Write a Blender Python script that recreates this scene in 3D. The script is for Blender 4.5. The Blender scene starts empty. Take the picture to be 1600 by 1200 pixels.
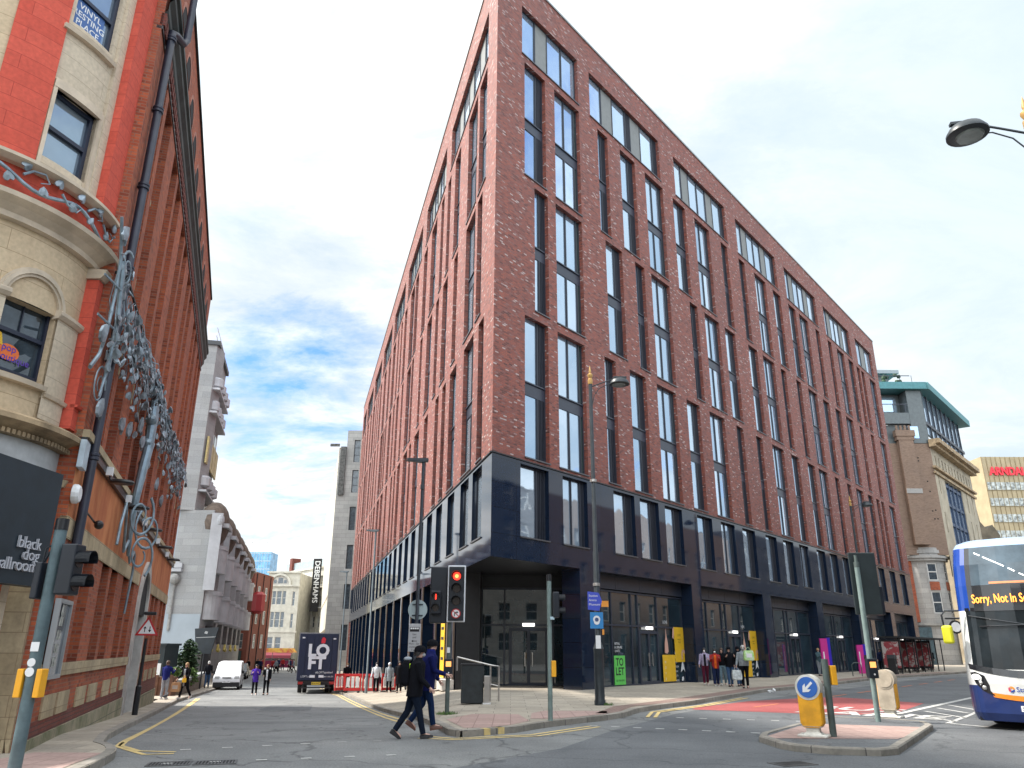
import bpy, bmesh, math, random
from math import radians as R, sin, cos, pi, exp, atan2, degrees, hypot
from mathutils import Matrix, Vector
random.seed(7)
S = bpy.context.scene
COL = S.collection

# ------------------------------------------------------------------ camera
cam_d = bpy.data.cameras.new("camera")
cam_d.sensor_width = 36.0
cam_d.lens = 36.0 * 1195.5 / 1600.0
cam_d.clip_start = 0.1
cam_d.clip_end = 3000
cam = bpy.data.objects.new("camera", cam_d)
COL.objects.link(cam)
cam.location = (0, 0, 1.7)
cam.rotation_mode = 'QUATERNION'
cam.rotation_quaternion = (Matrix.Rotation(R(90 + 19.094), 4, 'X') @ Matrix.Rotation(R(0.264), 4, 'Z')).to_quaternion()
S.camera = cam

# ------------------------------------------------------------------ sky and sun
SUN_DIR = Vector((-0.90, 0.10, 1.0)).normalized()      # towards the sun
SUN_EL = math.asin(SUN_DIR.z)
SUN_AZ = atan2(SUN_DIR.x, SUN_DIR.y)
w = bpy.data.worlds.new("World")
S.world = w
w.use_nodes = True
nt = w.node_tree
nt.nodes.clear()
def wn(t, **k):
    n = nt.nodes.new(t)
    for a, b in k.items(): setattr(n, a, b)
    return n
def wl(a, ai, b, bi): nt.links.new(a.outputs[ai], b.inputs[bi])
out = wn('ShaderNodeOutputWorld'); bg = wn('ShaderNodeBackground')
sky = wn('ShaderNodeTexSky', sky_type='NISHITA', sun_disc=False)
sky.sun_elevation = SUN_EL; sky.sun_rotation = SUN_AZ
sky.air_density = 1.0; sky.dust_density = 1.2; sky.ozone_density = 1.5
tc = wn('ShaderNodeTexCoord'); sep = wn('ShaderNodeSeparateXYZ')
wl(tc, 'Generated', sep, 0)
def wm(op, a, b=None, c=None):
    n = wn('ShaderNodeMath', operation=op)
    for i, q in enumerate((a, b, c)):
        if q is None: continue
        if isinstance(q, (int, float)): n.inputs[i].default_value = q
        else: nt.links.new(q, n.inputs[i])
    return n.outputs[0]
zc = wm('MAXIMUM', sep.outputs['Z'], 0.0)
den = wm('ADD', zc, 0.22)
px = wm('DIVIDE', sep.outputs['X'], den); py = wm('DIVIDE', sep.outputs['Y'], den)
cmb = wn('ShaderNodeCombineXYZ'); nt.links.new(px, cmb.inputs[0]); nt.links.new(py, cmb.inputs[1])
def noise(scale, det, rough, off, dist=0.0):
    mp = wn('ShaderNodeMapping'); mp.inputs['Location'].default_value = off
    mp.inputs['Scale'].default_value = (1.0, 1.5, 1)
    wl(cmb, 0, mp, 0)
    n = wn('ShaderNodeTexNoise'); n.inputs['Scale'].default_value = scale; n.inputs['Detail'].default_value = det
    n.inputs['Roughness'].default_value = rough; n.inputs['Distortion'].default_value = dist
    wl(mp, 0, n, 'Vector'); return n.outputs['Fac']
def ramp(v, stops):
    r = wn('ShaderNodeValToRGB'); e = r.color_ramp.elements
    e[0].position, e[0].color = stops[0][0], stops[0][1]
    e[1].position, e[1].color = stops[1][0], stops[1][1]
    for p, c in stops[2:]:
        q = e.new(p); q.color = c
    nt.links.new(v, r.inputs[0]); return r.outputs[0]
n1 = noise(2.4, 11, 0.66, (3.1, 0.7, 0), 0.25)
n2 = noise(0.75, 3, 0.5, (5.3, 2.5, 0))
# wide blue gap low on the left, a solid bright deck over the middle and right
dotb = wn('ShaderNodeVectorMath', operation='DOT_PRODUCT'); wl(tc, 'Generated', dotb, 0)
_a, _e = R(-17), R(17)
dotb.inputs[1].default_value = (sin(_a) * cos(_e), cos(_a) * cos(_e), sin(_e))
gapf = ramp(dotb.outputs['Value'], [(0.978, (0, 0, 0, 1)), (1.0, (1, 1, 1, 1))])
cov = wm('ADD', wm('MULTIPLY', n1, 0.62), wm('MULTIPLY', n2, 0.38))
cov = wm('SUBTRACT', cov, wm('MULTIPLY', gapf, 0.26))
# the sky behind the viewer, on the right, is clearer and bluer
dotk = wn('ShaderNodeVectorMath', operation='DOT_PRODUCT'); wl(tc, 'Generated', dotk, 0)
_a, _e = R(125), R(35)
dotk.inputs[1].default_value = (sin(_a) * cos(_e), cos(_a) * cos(_e), sin(_e))
backf = ramp(dotk.outputs['Value'], [(0.35, (0, 0, 0, 1)), (0.95, (1, 1, 1, 1))])
cov = wm('SUBTRACT', cov, wm('MULTIPLY', backf, 0.13))
mask = ramp(cov, [(0.22, (0, 0, 0, 1)), (0.38, (1, 1, 1, 1))])
n3 = noise(1.7, 10, 0.66, (1.2, 8.4, 0), 0.4)
shade = ramp(n3, [(0.31, (6.2, 7.4, 8.4, 1)), (0.45, (8.1, 8.8, 9.2, 1)), (0.56, (10.8, 11.0, 11.0, 1)), (0.68, (12.5, 12.6, 12.5, 1))])
# towards the upper right the deck thins to a pale grey blue
dotr = wn('ShaderNodeVectorMath', operation='DOT_PRODUCT'); wl(tc, 'Generated', dotr, 0)
_a, _e = R(48), R(30)
dotr.inputs[1].default_value = (sin(_a) * cos(_e), cos(_a) * cos(_e), sin(_e))
thin = ramp(dotr.outputs['Value'], [(0.80, (0, 0, 0, 1)), (0.99, (1, 1, 1, 1))])
mixr = wn('ShaderNodeMixRGB'); mixr.inputs[2].default_value = (7.1, 8.4, 9.4, 1)
nt.links.new(wm('MULTIPLY', thin, 0.85), mixr.inputs[0]); nt.links.new(shade, mixr.inputs[1])
skyg = wn('ShaderNodeMixRGB', blend_type='MULTIPLY'); skyg.inputs[0].default_value = 1
skyg.inputs[2].default_value = (1.15, 1.7, 2.6, 1)
wl(sky, 0, skyg, 1)
mix = wn('ShaderNodeMixRGB'); nt.links.new(mask, mix.inputs[0]); wl(skyg, 0, mix, 1); wl(mixr, 0, mix, 2)
dots = wn('ShaderNodeVectorMath', operation='DOT_PRODUCT'); wl(tc, 'Generated', dots, 0); dots.inputs[1].default_value = (-0.35, -0.80, 0.49)   # unseen sky behind the viewer brightened as added fill light, dimmer in view
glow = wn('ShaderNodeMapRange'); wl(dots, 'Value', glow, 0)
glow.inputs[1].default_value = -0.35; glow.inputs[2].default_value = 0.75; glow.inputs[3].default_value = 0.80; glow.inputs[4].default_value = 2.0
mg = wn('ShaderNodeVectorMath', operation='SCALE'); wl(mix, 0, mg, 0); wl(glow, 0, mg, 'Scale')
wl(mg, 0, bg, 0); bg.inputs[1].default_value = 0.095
wl(bg, 0, out, 0)

sd = bpy.data.lights.new("sun", 'SUN'); sd.energy = 4.9; sd.angle = R(5); sd.color = (1.0, 0.93, 0.84)
sun = bpy.data.objects.new("sun", sd); COL.objects.link(sun)
sun.rotation_mode = 'QUATERNION'; sun.rotation_quaternion = SUN_DIR.to_track_quat('Z', 'Y')
sun.location = (-40, -40, 60)
S.view_settings.view_transform = 'Standard'; S.view_settings.look = 'None'
S.view_settings.gamma = 1; S.view_settings.exposure = 0.58
S.cycles.max_bounces = 6; S.cycles.diffuse_bounces = 3; S.cycles.glossy_bounces = 3; S.cycles.transmission_bounces = 4
S.cycles.transparent_max_bounces = 6
S.cycles.caustics_reflective = False; S.cycles.caustics_refractive = False

# ------------------------------------------------------------------ materials
MATS = {}
def mat(name, col, rough=0.7, metal=0.0, var=0.0, vscale=3.0, bump=0.0, bscale=20.0, emit=None, estr=1.0,
        spec=None, col2=None, stretch=(1, 1, 1), coat=0.0, ior=None, alpha=None, det=6.0, lo=0.35, hi=0.65):
    if name in MATS: return MATS[name]
    m = bpy.data.materials.new(name); m.use_nodes = True; t = m.node_tree; b = t.nodes['Principled BSDF']
    b.inputs['Roughness'].default_value = rough; b.inputs['Metallic'].default_value = metal
    if spec is not None: b.inputs['Specular IOR Level'].default_value = spec
    if ior: b.inputs['IOR'].default_value = ior
    if coat: b.inputs['Coat Weight'].default_value = coat; b.inputs['Coat Roughness'].default_value = 0.04
    c = (*col, 1)
    b.inputs['Base Color'].default_value = c
    tcn = t.nodes.new('ShaderNodeTexCoord'); mp = t.nodes.new('ShaderNodeMapping'); mp.inputs['Scale'].default_value = stretch
    t.links.new(tcn.outputs['Object'], mp.inputs[0])
    n = t.nodes.new('ShaderNodeTexNoise'); n.inputs['Scale'].default_value = vscale; n.inputs['Detail'].default_value = det
    n.inputs['Roughness'].default_value = 0.6
    t.links.new(mp.outputs[0], n.inputs['Vector'])
    v = max(var, 0.04)
    if col2 is None:
        a = tuple(max(0, q * (1 - v)) for q in col) + (1,); d = tuple(min(1, q * (1 + v)) for q in col) + (1,)
    else: a, d = (*col, 1), (*col2, 1)
    r = t.nodes.new('ShaderNodeValToRGB'); e = r.color_ramp.elements
    e[0].position = lo; e[0].color = a; e[1].position = hi; e[1].color = d
    t.links.new(n.outputs['Fac'], r.inputs[0]); t.links.new(r.outputs[0], b.inputs['Base Color'])
    if bump:
        n2 = t.nodes.new('ShaderNodeTexNoise'); n2.inputs['Scale'].default_value = bscale; n2.inputs['Detail'].default_value = 5
        t.links.new(mp.outputs[0], n2.inputs['Vector'])
        bp = t.nodes.new('ShaderNodeBump'); bp.inputs['Strength'].default_value = bump; bp.inputs['Distance'].default_value = 0.02
        t.links.new(n2.outputs['Fac'], bp.inputs['Height']); t.links.new(bp.outputs[0], b.inputs['Normal'])
    if emit:
        b.inputs['Emission Color'].default_value = (*emit, 1); b.inputs['Emission Strength'].default_value = estr
    if alpha is not None: b.inputs['Alpha'].default_value = alpha
    MATS[name] = m
    return m

def brickmat(name, stops, mortar=(0.2, 0.15, 0.13), bw=0.225, bh=0.075, mw=0.01, rough=0.85, off=0.5, stain=0.2,
             stcol=(0.3, 0.3, 0.3), sscale=0.6, bump=0.35, uv=True, streak=1.0):
    """masonry laid out in metres on the UV map; stops = colours over each unit's random number"""
    if name in MATS: return MATS[name]
    m = bpy.data.materials.new(name); m.use_nodes = True; t = m.node_tree; b = t.nodes['Principled BSDF']
    b.inputs['Roughness'].default_value = rough
    tcn = t.nodes.new('ShaderNodeTexCoord')
    br = t.nodes.new('ShaderNodeTexBrick'); br.offset = off; br.inputs['Scale'].default_value = 1.0
    br.inputs['Color1'].default_value = (0, 0, 0, 1); br.inputs['Color2'].default_value = (1, 1, 1, 1); br.inputs['Mortar'].default_value = (0.5, 0.5, 0.5, 1)
    br.inputs['Mortar Size'].default_value = mw; br.inputs['Mortar Smooth'].default_value = 0.3; br.inputs['Bias'].default_value = 0
    br.inputs['Brick Width'].default_value = bw; br.inputs['Row Height'].default_value = bh
    t.links.new(tcn.outputs['UV' if uv else 'Object'], br.inputs['Vector'])
    r = t.nodes.new('ShaderNodeValToRGB'); e = r.color_ramp.elements; r.color_ramp.interpolation = 'LINEAR'
    e[0].position, e[0].color = stops[0][0], (*stops[0][1], 1); e[1].position, e[1].color = stops[1][0], (*stops[1][1], 1)
    for p, c in stops[2:]:
        q = e.new(p); q.color = (*c, 1)
    t.links.new(br.outputs['Color'], r.inputs[0])
    n = t.nodes.new('ShaderNodeTexNoise'); n.inputs['Scale'].default_value = sscale; n.inputs['Detail'].default_value = 7; n.inputs['Roughness'].default_value = 0.65
    mst = t.nodes.new('ShaderNodeMapping'); mst.inputs['Scale'].default_value = (1, 1, streak); t.links.new(tcn.outputs['Object'], mst.inputs[0]); t.links.new(mst.outputs[0], n.inputs['Vector'])
    rs = t.nodes.new('ShaderNodeValToRGB'); rs.color_ramp.elements[0].position = 0.4; rs.color_ramp.elements[1].position = 0.68
    rs.color_ramp.elements[0].color = (0, 0, 0, 1); rs.color_ramp.elements[1].color = (stain, stain, stain, 1)
    t.links.new(n.outputs['Fac'], rs.inputs[0])
    mx = t.nodes.new('ShaderNodeMixRGB'); mx.inputs[2].default_value = (*stcol, 1)
    t.links.new(rs.outputs[0], mx.inputs[0]); t.links.new(r.outputs[0], mx.inputs[1])
    # fine speckle inside each unit
    nf = t.nodes.new('ShaderNodeTexNoise'); nf.inputs['Scale'].default_value = 14; nf.inputs['Detail'].default_value = 4
    t.links.new(tcn.outputs['Object'], nf.inputs['Vector'])
    mf = t.nodes.new('ShaderNodeMapRange'); mf.inputs[3].default_value = 0.72; mf.inputs[4].default_value = 1.28
    t.links.new(nf.outputs['Fac'], mf.inputs[0])
    ml = t.nodes.new('ShaderNodeMixRGB'); ml.blend_type = 'MULTIPLY'; ml.inputs[0].default_value = 1
    t.links.new(mx.outputs[0], ml.inputs[1]); t.links.new(mf.outputs[0], ml.inputs[2])
    mm = t.nodes.new('ShaderNodeMixRGB'); mm.inputs[2].default_value = (*mortar, 1)
    t.links.new(br.outputs['Fac'], mm.inputs[0]); t.links.new(ml.outputs[0], mm.inputs[1])
    t.links.new(mm.outputs[0], b.inputs['Base Color'])
    if bump:
        iv = t.nodes.new('ShaderNodeMath'); iv.operation = 'SUBTRACT'; iv.inputs[0].default_value = 1
        t.links.new(br.outputs['Fac'], iv.inputs[1])
        bp = t.nodes.new('ShaderNodeBump'); bp.inputs['Strength'].default_value = bump; bp.inputs['Distance'].default_value = 0.01
        t.links.new(iv.outputs[0], bp.inputs['Height']); t.links.new(bp.outputs[0], b.inputs['Normal'])
    MATS[name] = m
    return m

# ------------------------------------------------------------------ mesh builder
class MB:
    def __init__(s, M=None): s.v = []; s.f = []; s.mi = []; s.uvc = {}; s.M = M or Matrix.Identity(4)
    def P(s, p): s.v.append(s.M @ Vector(p)); return len(s.v) - 1
    def F(s, idx, m=0, uv=None):
        if s.M.determinant() < 0:
            idx = list(reversed(idx))
            if uv: uv = list(reversed(uv))
        s.f.append(tuple(idx)); s.mi.append(m)
        if uv: s.uvc[len(s.f) - 1] = uv
    def poly(s, pts, m=0, uv=None): s.F([s.P(p) for p in pts], m, uv)
    def box(s, x0, x1, y0, y1, z0, z1, m=0):
        if x0 > x1: x0, x1 = x1, x0
        if y0 > y1: y0, y1 = y1, y0
        if z0 > z1: z0, z1 = z1, z0
        i = [s.P(p) for p in ((x0, y0, z0), (x1, y0, z0), (x1, y1, z0), (x0, y1, z0), (x0, y0, z1), (x1, y0, z1), (x1, y1, z1), (x0, y1, z1))]
        for q in ((0, 3, 2, 1), (4, 5, 6, 7), (0, 1, 5, 4), (1, 2, 6, 5), (2, 3, 7, 6), (3, 0, 4, 7)): s.F([i[k] for k in q], m)
    def rings(s, rings, m=0, cap=True, closed=True):
        ix = [[s.P(p) for p in r] for r in rings]; n = len(ix[0])
        for a, b in zip(ix, ix[1:]):
            for k in range(n if closed else n - 1):
                s.F([a[k], a[(k + 1) % n], b[(k + 1) % n], b[k]], m)
        if cap and closed:
            s.F(list(reversed(ix[0])), m); s.F(ix[-1], m)
    def lathe(s, prof, c=(0, 0, 0), n=16, m=0, sx=1, sy=1):
        s.rings([[(c[0] + r * sx * cos(2 * pi * k / n), c[1] + r * sy * sin(2 * pi * k / n), c[2] + z) for k in range(n)] for r, z in prof], m)
    def tube(s, pts, rad, n=8, m=0, cap=True, sq=None):
        pts = [Vector(p) for p in pts]
        if isinstance(rad, (int, float)): rad = [rad] * len(pts)
        rs = []; up = None
        for i, p in enumerate(pts):
            d = (pts[min(i + 1, len(pts) - 1)] - pts[max(i - 1, 0)])
            if d.length < 1e-6: d = Vector((0, 0, 1))
            d.normalize()
            if up is None:
                up = Vector((0, 1, 0)) if abs(d.y) < 0.9 else Vector((1, 0, 0))
            x = up.cross(d); 
            if x.length < 1e-4: x = Vector((1, 0, 0)).cross(d)
            x.normalize(); y = d.cross(x); up = y
            rx, ry = (rad[i], rad[i]) if not isinstance(rad[i], tuple) else rad[i]
            rs.append([p + x * rx * cos(2 * pi * k / n) + y * ry * sin(2 * pi * k / n) for k in range(n)])
        s.rings(rs, m, cap)
    def cyl(s, a, b, r, r2=None, n=12, m=0): s.tube([a, b], [r, r if r2 is None else r2], n, m)
    def extr(s, outl, y0, y1, m=0, ms=None):
        """outline in xz (counter-clockwise seen from -y), pulled from y0 to y1"""
        a = [s.P((x, y0, z)) for x, z in outl]; b = [s.P((x, y1, z)) for x, z in outl]; n = len(outl)
        s.F(a, m); s.F(list(reversed(b)), m)
        for k in range(n): s.F([a[k], b[k], b[(k + 1) % n], a[(k + 1) % n]], m if ms is None else ms)
    def prism(s, outl, z0, z1, m=0, ms=None):
        a = [s.P((x, y, z0)) for x, y in outl]; b = [s.P((x, y, z1)) for x, y in outl]; n = len(outl)
        s.F(list(reversed(a)), m); s.F(b, m)
        for k in range(n): s.F([a[k], a[(k + 1) % n], b[(k + 1) % n], b[k]], m if ms is None else ms)
    def ell(s, c, r, n=12, k=7, m=0, rot=None):
        rs = []
        for i in range(1, k):
            a = pi * i / k - pi / 2
            ring = []
            for j in range(n):
                q = Vector((r[0] * cos(a) * cos(2 * pi * j / n), r[1] * cos(a) * sin(2 * pi * j / n), r[2] * sin(a)))
                if rot: q = rot @ q
                ring.append(Vector(c) + q)
            rs.append(ring)
        s.rings(rs, m)
    def text(s, txt, M, size=1.0, depth=0.0, m=0, align='LEFT', sx=1.0, off=0.0):
        for vs, fs in textgeo(txt, align, depth / size, off):
            base = len(s.v)
            for v in vs: s.v.append(s.M @ (M @ Vector((v[0] * size * sx, v[1] * size, v[2] * size))))
            for f in fs: s.f.append(tuple(base + i for i in f)); s.mi.append(m)
    def split(s, name, mats, parent=None, **k):
        """one object for each separate shape that was added"""
        par = list(range(len(s.v)))
        def fd(a):
            while par[a] != a: par[a] = par[par[a]]; a = par[a]
            return a
        for f in s.f:
            r = fd(f[0])
            for q in f[1:]: par[fd(q)] = r
        grp = {}
        for i, f in enumerate(s.f): grp.setdefault(fd(f[0]), []).append(i)
        outs = []
        for fs in grp.values():
            b = MB(); mp = {}
            for i in fs:
                for q in s.f[i]:
                    if q not in mp: mp[q] = len(b.v); b.v.append(s.v[q])
                b.f.append(tuple(mp[q] for q in s.f[i])); b.mi.append(s.mi[i])
                if i in s.uvc: b.uvc[len(b.f) - 1] = s.uvc[i]
            outs.append(b.build(name, mats, parent, **k))
        return outs
    def build(s, name, mats, parent=None, loc=None, rz=0.0, smooth=False, bevel=0.0, label=None, cat=None, group=None, kind=None, auto=None):
        me = bpy.data.meshes.new(name); me.from_pydata([tuple(v) for v in s.v], [], s.f)
        if not isinstance(mats, (list, tuple)): mats = [mats]
        for m in mats: me.materials.append(m)
        me.polygons.foreach_set('material_index', s.mi)
        uvl = me.uv_layers.new(name='UVMap').data
        for p in me.polygons:
            if p.index in s.uvc:
                for li, uv in zip(p.loop_indices, s.uvc[p.index]): uvl[li].uv = uv
                continue
            n = p.normal
            if abs(n.z) > 0.75:
                for li in p.loop_indices:
                    c = me.vertices[me.loops[li].vertex_index].co; uvl[li].uv = (c.x, c.y)
            else:
                l = hypot(n.x, n.y) or 1; tx, ty = -n.y / l, n.x / l
                for li in p.loop_indices:
                    c = me.vertices[me.loops[li].vertex_index].co; uvl[li].uv = (c.x * tx + c.y * ty, c.z)
        if smooth:
            me.polygons.foreach_set('use_smooth', [True] * len(me.polygons))
            if smooth != 'all': me.set_sharp_from_angle(angle=R(35))
        me.update()
        o = bpy.data.objects.new(name, me); COL.objects.link(o)
        if parent: o.parent = parent
        if loc: o.location = loc
        o.rotation_euler[2] = rz
        if bevel:
            b = o.modifiers.new('bevel', 'BEVEL'); b.width = bevel; b.segments = 2; b.limit_method = 'ANGLE'; b.angle_limit = R(50)
        tag(o, label, cat, group, kind)
        return o
_tg = {}
def textgeo(txt, align, depth, off):
    k = (txt, align, round(depth, 4), off)
    if k not in _tg:
        c = bpy.data.curves.new('t', 'FONT'); c.body = txt; c.align_x = align; c.size = 1; c.extrude = depth / 2; c.offset = off; c.resolution_u = 3
        o = bpy.data.objects.new('t', c); COL.objects.link(o)
        bpy.context.view_layer.update()
        me = bpy.data.meshes.new_from_object(o.evaluated_get(bpy.context.evaluated_depsgraph_get()))
        _tg[k] = [([tuple(v.co) for v in me.vertices], [tuple(p.vertices) for p in me.polygons])]
        bpy.data.objects.remove(o); bpy.data.curves.remove(c); bpy.data.meshes.remove(me)
    return _tg[k]
def tag(o, label=None, cat=None, group=None, kind=None):
    if label: o['label'] = label
    if cat: o['category'] = cat
    if group: o['group'] = group
    if kind: o['kind'] = kind
    return o
def thing(name, label, cat, loc=(0, 0, 0), rz=0.0, group=None):
    o = bpy.data.objects.new(name, None); COL.objects.link(o); o.empty_display_size = 0.3
    o.location = loc; o.rotation_euler[2] = rz
    return tag(o, label, cat, group)
def copy_tree(o, parent=None, loc=None, rz=None, label=None, group=None):
    c = o.copy(); COL.objects.link(c)
    if parent: c.parent = parent
    if loc is not None: c.location = loc
    if rz is not None: c.rotation_euler[2] = rz
    if label: c['label'] = label
    if group: c['group'] = group
    for ch in list(o.children): copy_tree(ch, c)
    return c
def frameM(ox, oy, X, Y, oz=0.0):
    return Matrix(((X[0], Y[0], 0, ox), (X[1], Y[1], 0, oy), (0, 0, 1, oz), (0, 0, 0, 1)))
def wallM(p, X, out):
    """text/plate frame on a vertical surface: X to the reader's right, z' towards the reader"""
    return Matrix(((X[0], 0, out[0], p[0]), (X[1], 0, out[1], p[1]), (0, 1, 0, p[2]), (0, 0, 0, 1)))
def facade(mb, u0, u1, z0, z1, holes, depth=0.35, m=0, mr=None, extra=()):
    """wall sheet at y=0 in the builder's frame (x along, y inward) with real openings and reveals"""
    us = sorted({u0, u1, *[h[0] for h in holes], *[h[1] for h in holes], *extra}); us = [u for u in us if u0 <= u <= u1]
    for a, b in zip(us, us[1:]):
        hs = sorted([(h[2], h[3]) for h in holes if h[0] <= a + 1e-6 and h[1] >= b - 1e-6])
        z = z0
        for ha, hb in hs:
            if ha > z + 1e-6: mb.poly([(a, 0, z), (b, 0, z), (b, 0, ha), (a, 0, ha)], m)
            z = hb
        if z1 > z + 1e-6: mb.poly([(a, 0, z), (b, 0, z), (b, 0, z1), (a, 0, z1)], m)
    mr = m if mr is None else mr
    for h in holes:
        a, b, c, d = h[:4]; dp = h[4] if len(h) > 4 else depth
        mb.poly([(a, 0, c), (a, 0, d), (a, dp, d), (a, dp, c)], mr)
        mb.poly([(b, 0, d), (b, 0, c), (b, dp, c), (b, dp, d)], mr)
        mb.poly([(a, 0, d), (b, 0, d), (b, dp, d), (a, dp, d)], mr)
        mb.poly([(a, 0, c), (a, dp, c), (b, dp, c), (b, 0, c)], mr)

# shared materials
M_asph = None
def asphalt(name, a, b, crack=0.6):
    m = mat(name, a, 0.9, col2=b, vscale=0.35, det=8, lo=0.3, hi=0.7)
    t = m.node_tree; bs = t.nodes['Principled BSDF']
    tcn = t.nodes.new('ShaderNodeTexCoord')
    n = t.nodes.new('ShaderNodeTexNoise'); n.inputs['Scale'].default_value = 28; n.inputs['Detail'].default_value = 6; n.inputs['Roughness'].default_value = 0.75
    t.links.new(tcn.outputs['Object'], n.inputs['Vector'])
    mr = t.nodes.new('ShaderNodeMapRange'); mr.inputs[1].default_value = 0.25; mr.inputs[2].default_value = 0.75; mr.inputs[3].default_value = 0.35; mr.inputs[4].default_value = 1.75
    t.links.new(n.outputs['Fac'], mr.inputs[0])
    old = bs.inputs['Base Color'].links[0].from_socket
    mu = t.nodes.new('ShaderNodeMixRGB'); mu.blend_type = 'MULTIPLY'; mu.inputs[0].default_value = 1
    t.links.new(old, mu.inputs[1]); t.links.new(mr.outputs[0], mu.inputs[2])
    # cracks: thin band of a warped voronoi edge, only in places
    nd = t.nodes.new('ShaderNodeTexNoise'); nd.inputs['Scale'].default_value = 0.8; nd.inputs['Detail'].default_value = 4
    t.links.new(tcn.outputs['Object'], nd.inputs['Vector'])
    ad = t.nodes.new('ShaderNodeVectorMath'); ad.operation = 'ADD'
    sc = t.nodes.new('ShaderNodeVectorMath'); sc.operation = 'SCALE'; sc.inputs['Scale'].default_value = 2.0
    t.links.new(nd.outputs['Color'], sc.inputs[0]); t.links.new(tcn.outputs['Object'], ad.inputs[0]); t.links.new(sc.outputs[0], ad.inputs[1])
    vo = t.nodes.new('ShaderNodeTexVoronoi'); vo.feature = 'DISTANCE_TO_EDGE'; vo.inputs['Scale'].default_value = 0.33
    t.links.new(ad.outputs[0], vo.inputs['Vector'])
    rc = t.nodes.new('ShaderNodeValToRGB'); rc.color_ramp.elements[0].position = 0.002; rc.color_ramp.elements[0].color = (crack, crack, crack, 1)
    rc.color_ramp.elements[1].position = 0.02; rc.color_ramp.elements[1].color = (0, 0, 0, 1)
    t.links.new(vo.outputs['Distance'], rc.inputs[0])
    mk = t.nodes.new('ShaderNodeMixRGB'); mk.inputs[2].default_value = (0.02, 0.022, 0.024, 1)
    t.links.new(rc.outputs[0], mk.inputs[0]); t.links.new(mu.outputs[0], mk.inputs[1]); t.links.new(mk.outputs[0], bs.inputs['Base Color'])
    ns = t.nodes.new('ShaderNodeTexNoise'); ns.inputs['Scale'].default_value = 1.9; ns.inputs['Detail'].default_value = 5; ns.inputs['Roughness'].default_value = 0.7
    t.links.new(tcn.outputs['Object'], ns.inputs['Vector'])
    rp = t.nodes.new('ShaderNodeValToRGB'); rp.color_ramp.elements[0].position = 0.60; rp.color_ramp.elements[0].color = (1, 1, 1, 1); rp.color_ramp.elements[1].position = 0.72; rp.color_ramp.elements[1].color = (0.5, 0.5, 0.5, 1)
    t.links.new(ns.outputs['Fac'], rp.inputs[0]); m5 = t.nodes.new('ShaderNodeMixRGB'); m5.blend_type = 'MULTIPLY'; m5.inputs[0].default_value = 1
    t.links.new(mk.outputs[0], m5.inputs[1]); t.links.new(rp.outputs[0], m5.inputs[2]); t.links.new(m5.outputs[0], bs.inputs['Base Color'])
    bp = t.nodes.new('ShaderNodeBump'); bp.inputs['Strength'].default_value = 0.5; bp.inputs['Distance'].default_value = 0.01
    t.links.new(n.outputs['Fac'], bp.inputs['Height']); t.links.new(bp.outputs[0], bs.inputs['Normal'])
    bs.inputs['Roughness'].default_value = 0.75
    return m
ASPH = asphalt('asphalt', (0.115, 0.12, 0.122), (0.215, 0.22, 0.215))
ASPH2 = asphalt('dark asphalt', (0.07, 0.076, 0.083), (0.13, 0.138, 0.145), 0.5)
REDL = asphalt('red lane surface', (0.23, 0.045, 0.045), (0.32, 0.085, 0.08), 0.2)
BRICK = brickmat('red facing brick', [(0.0, (0.10, 0.027, 0.021)), (0.25, (0.23, 0.056, 0.038)), (0.55, (0.32, 0.080, 0.049)), (0.80, (0.20, 0.060, 0.050)), (0.93, (0.27, 0.12, 0.105)), (0.97, (0.47, 0.36, 0.335))],
                 mortar=(0.14, 0.075, 0.06), stain=0.30, stcol=(0.11, 0.045, 0.045), sscale=0.5, bump=0.4, rough=0.6, streak=0.22)
OLDBRICK = brickmat('old red brick', [(0.0, (0.22, 0.042, 0.018)), (0.35, (0.38, 0.078, 0.030)), (0.7, (0.48, 0.115, 0.042)), (1.0, (0.30, 0.065, 0.036))],
                    mortar=(0.25, 0.12, 0.08), stain=0.45, stcol=(0.11, 0.045, 0.03), sscale=0.6, bump=0.5, streak=.4)
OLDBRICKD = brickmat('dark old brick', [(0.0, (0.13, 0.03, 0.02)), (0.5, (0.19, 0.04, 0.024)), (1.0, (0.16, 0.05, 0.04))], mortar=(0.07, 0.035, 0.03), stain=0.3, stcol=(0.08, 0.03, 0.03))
RENDER = mat('orange painted render', (0.40, 0.11, 0.04), 0.85, var=0.3, vscale=1.6, bump=0.3, col2=(0.60, 0.23, 0.09), stretch=(1, 1, .45), det=9)
SAND = brickmat('sandstone blocks', [(0, (0.42, 0.33, 0.20)), (1, (0.52, 0.42, 0.27))], mortar=(0.24, 0.18, 0.11), bw=0.75, bh=0.32, mw=0.008, stain=0.55, stcol=(0.16, 0.13, 0.09), sscale=1.3, bump=0.3, streak=.5)
CREAM = brickmat('cream painted stone', [(0, (0.56, 0.47, 0.35)), (1, (0.60, 0.51, 0.385))], mortar=(0.36, 0.29, 0.21), bw=2.2, bh=0.34, mw=0.006, stain=0.35, stcol=(0.36, 0.30, 0.23), sscale=1.6, bump=0.25, streak=.3)
CREAMY = brickmat('yellow cream painted stone', [(0, (0.54, 0.425, 0.28)), (1, (0.59, 0.465, 0.31))], mortar=(0.30, 0.21, 0.12), bw=2.2, bh=0.40, mw=0.005, stain=0.3, stcol=(0.42, 0.30, 0.18), sscale=1.6, bump=0.25, streak=.3)
REDP = brickmat('red painted stone', [(0, (0.55, 0.078, 0.047)), (1, (0.62, 0.10, 0.062))], mortar=(0.33, 0.035, 0.025), bw=2.4, bh=0.30, mw=0.005, stain=0.4, stcol=(0.40, 0.06, 0.04), sscale=2.0, bump=0.25, streak=.3)
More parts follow.
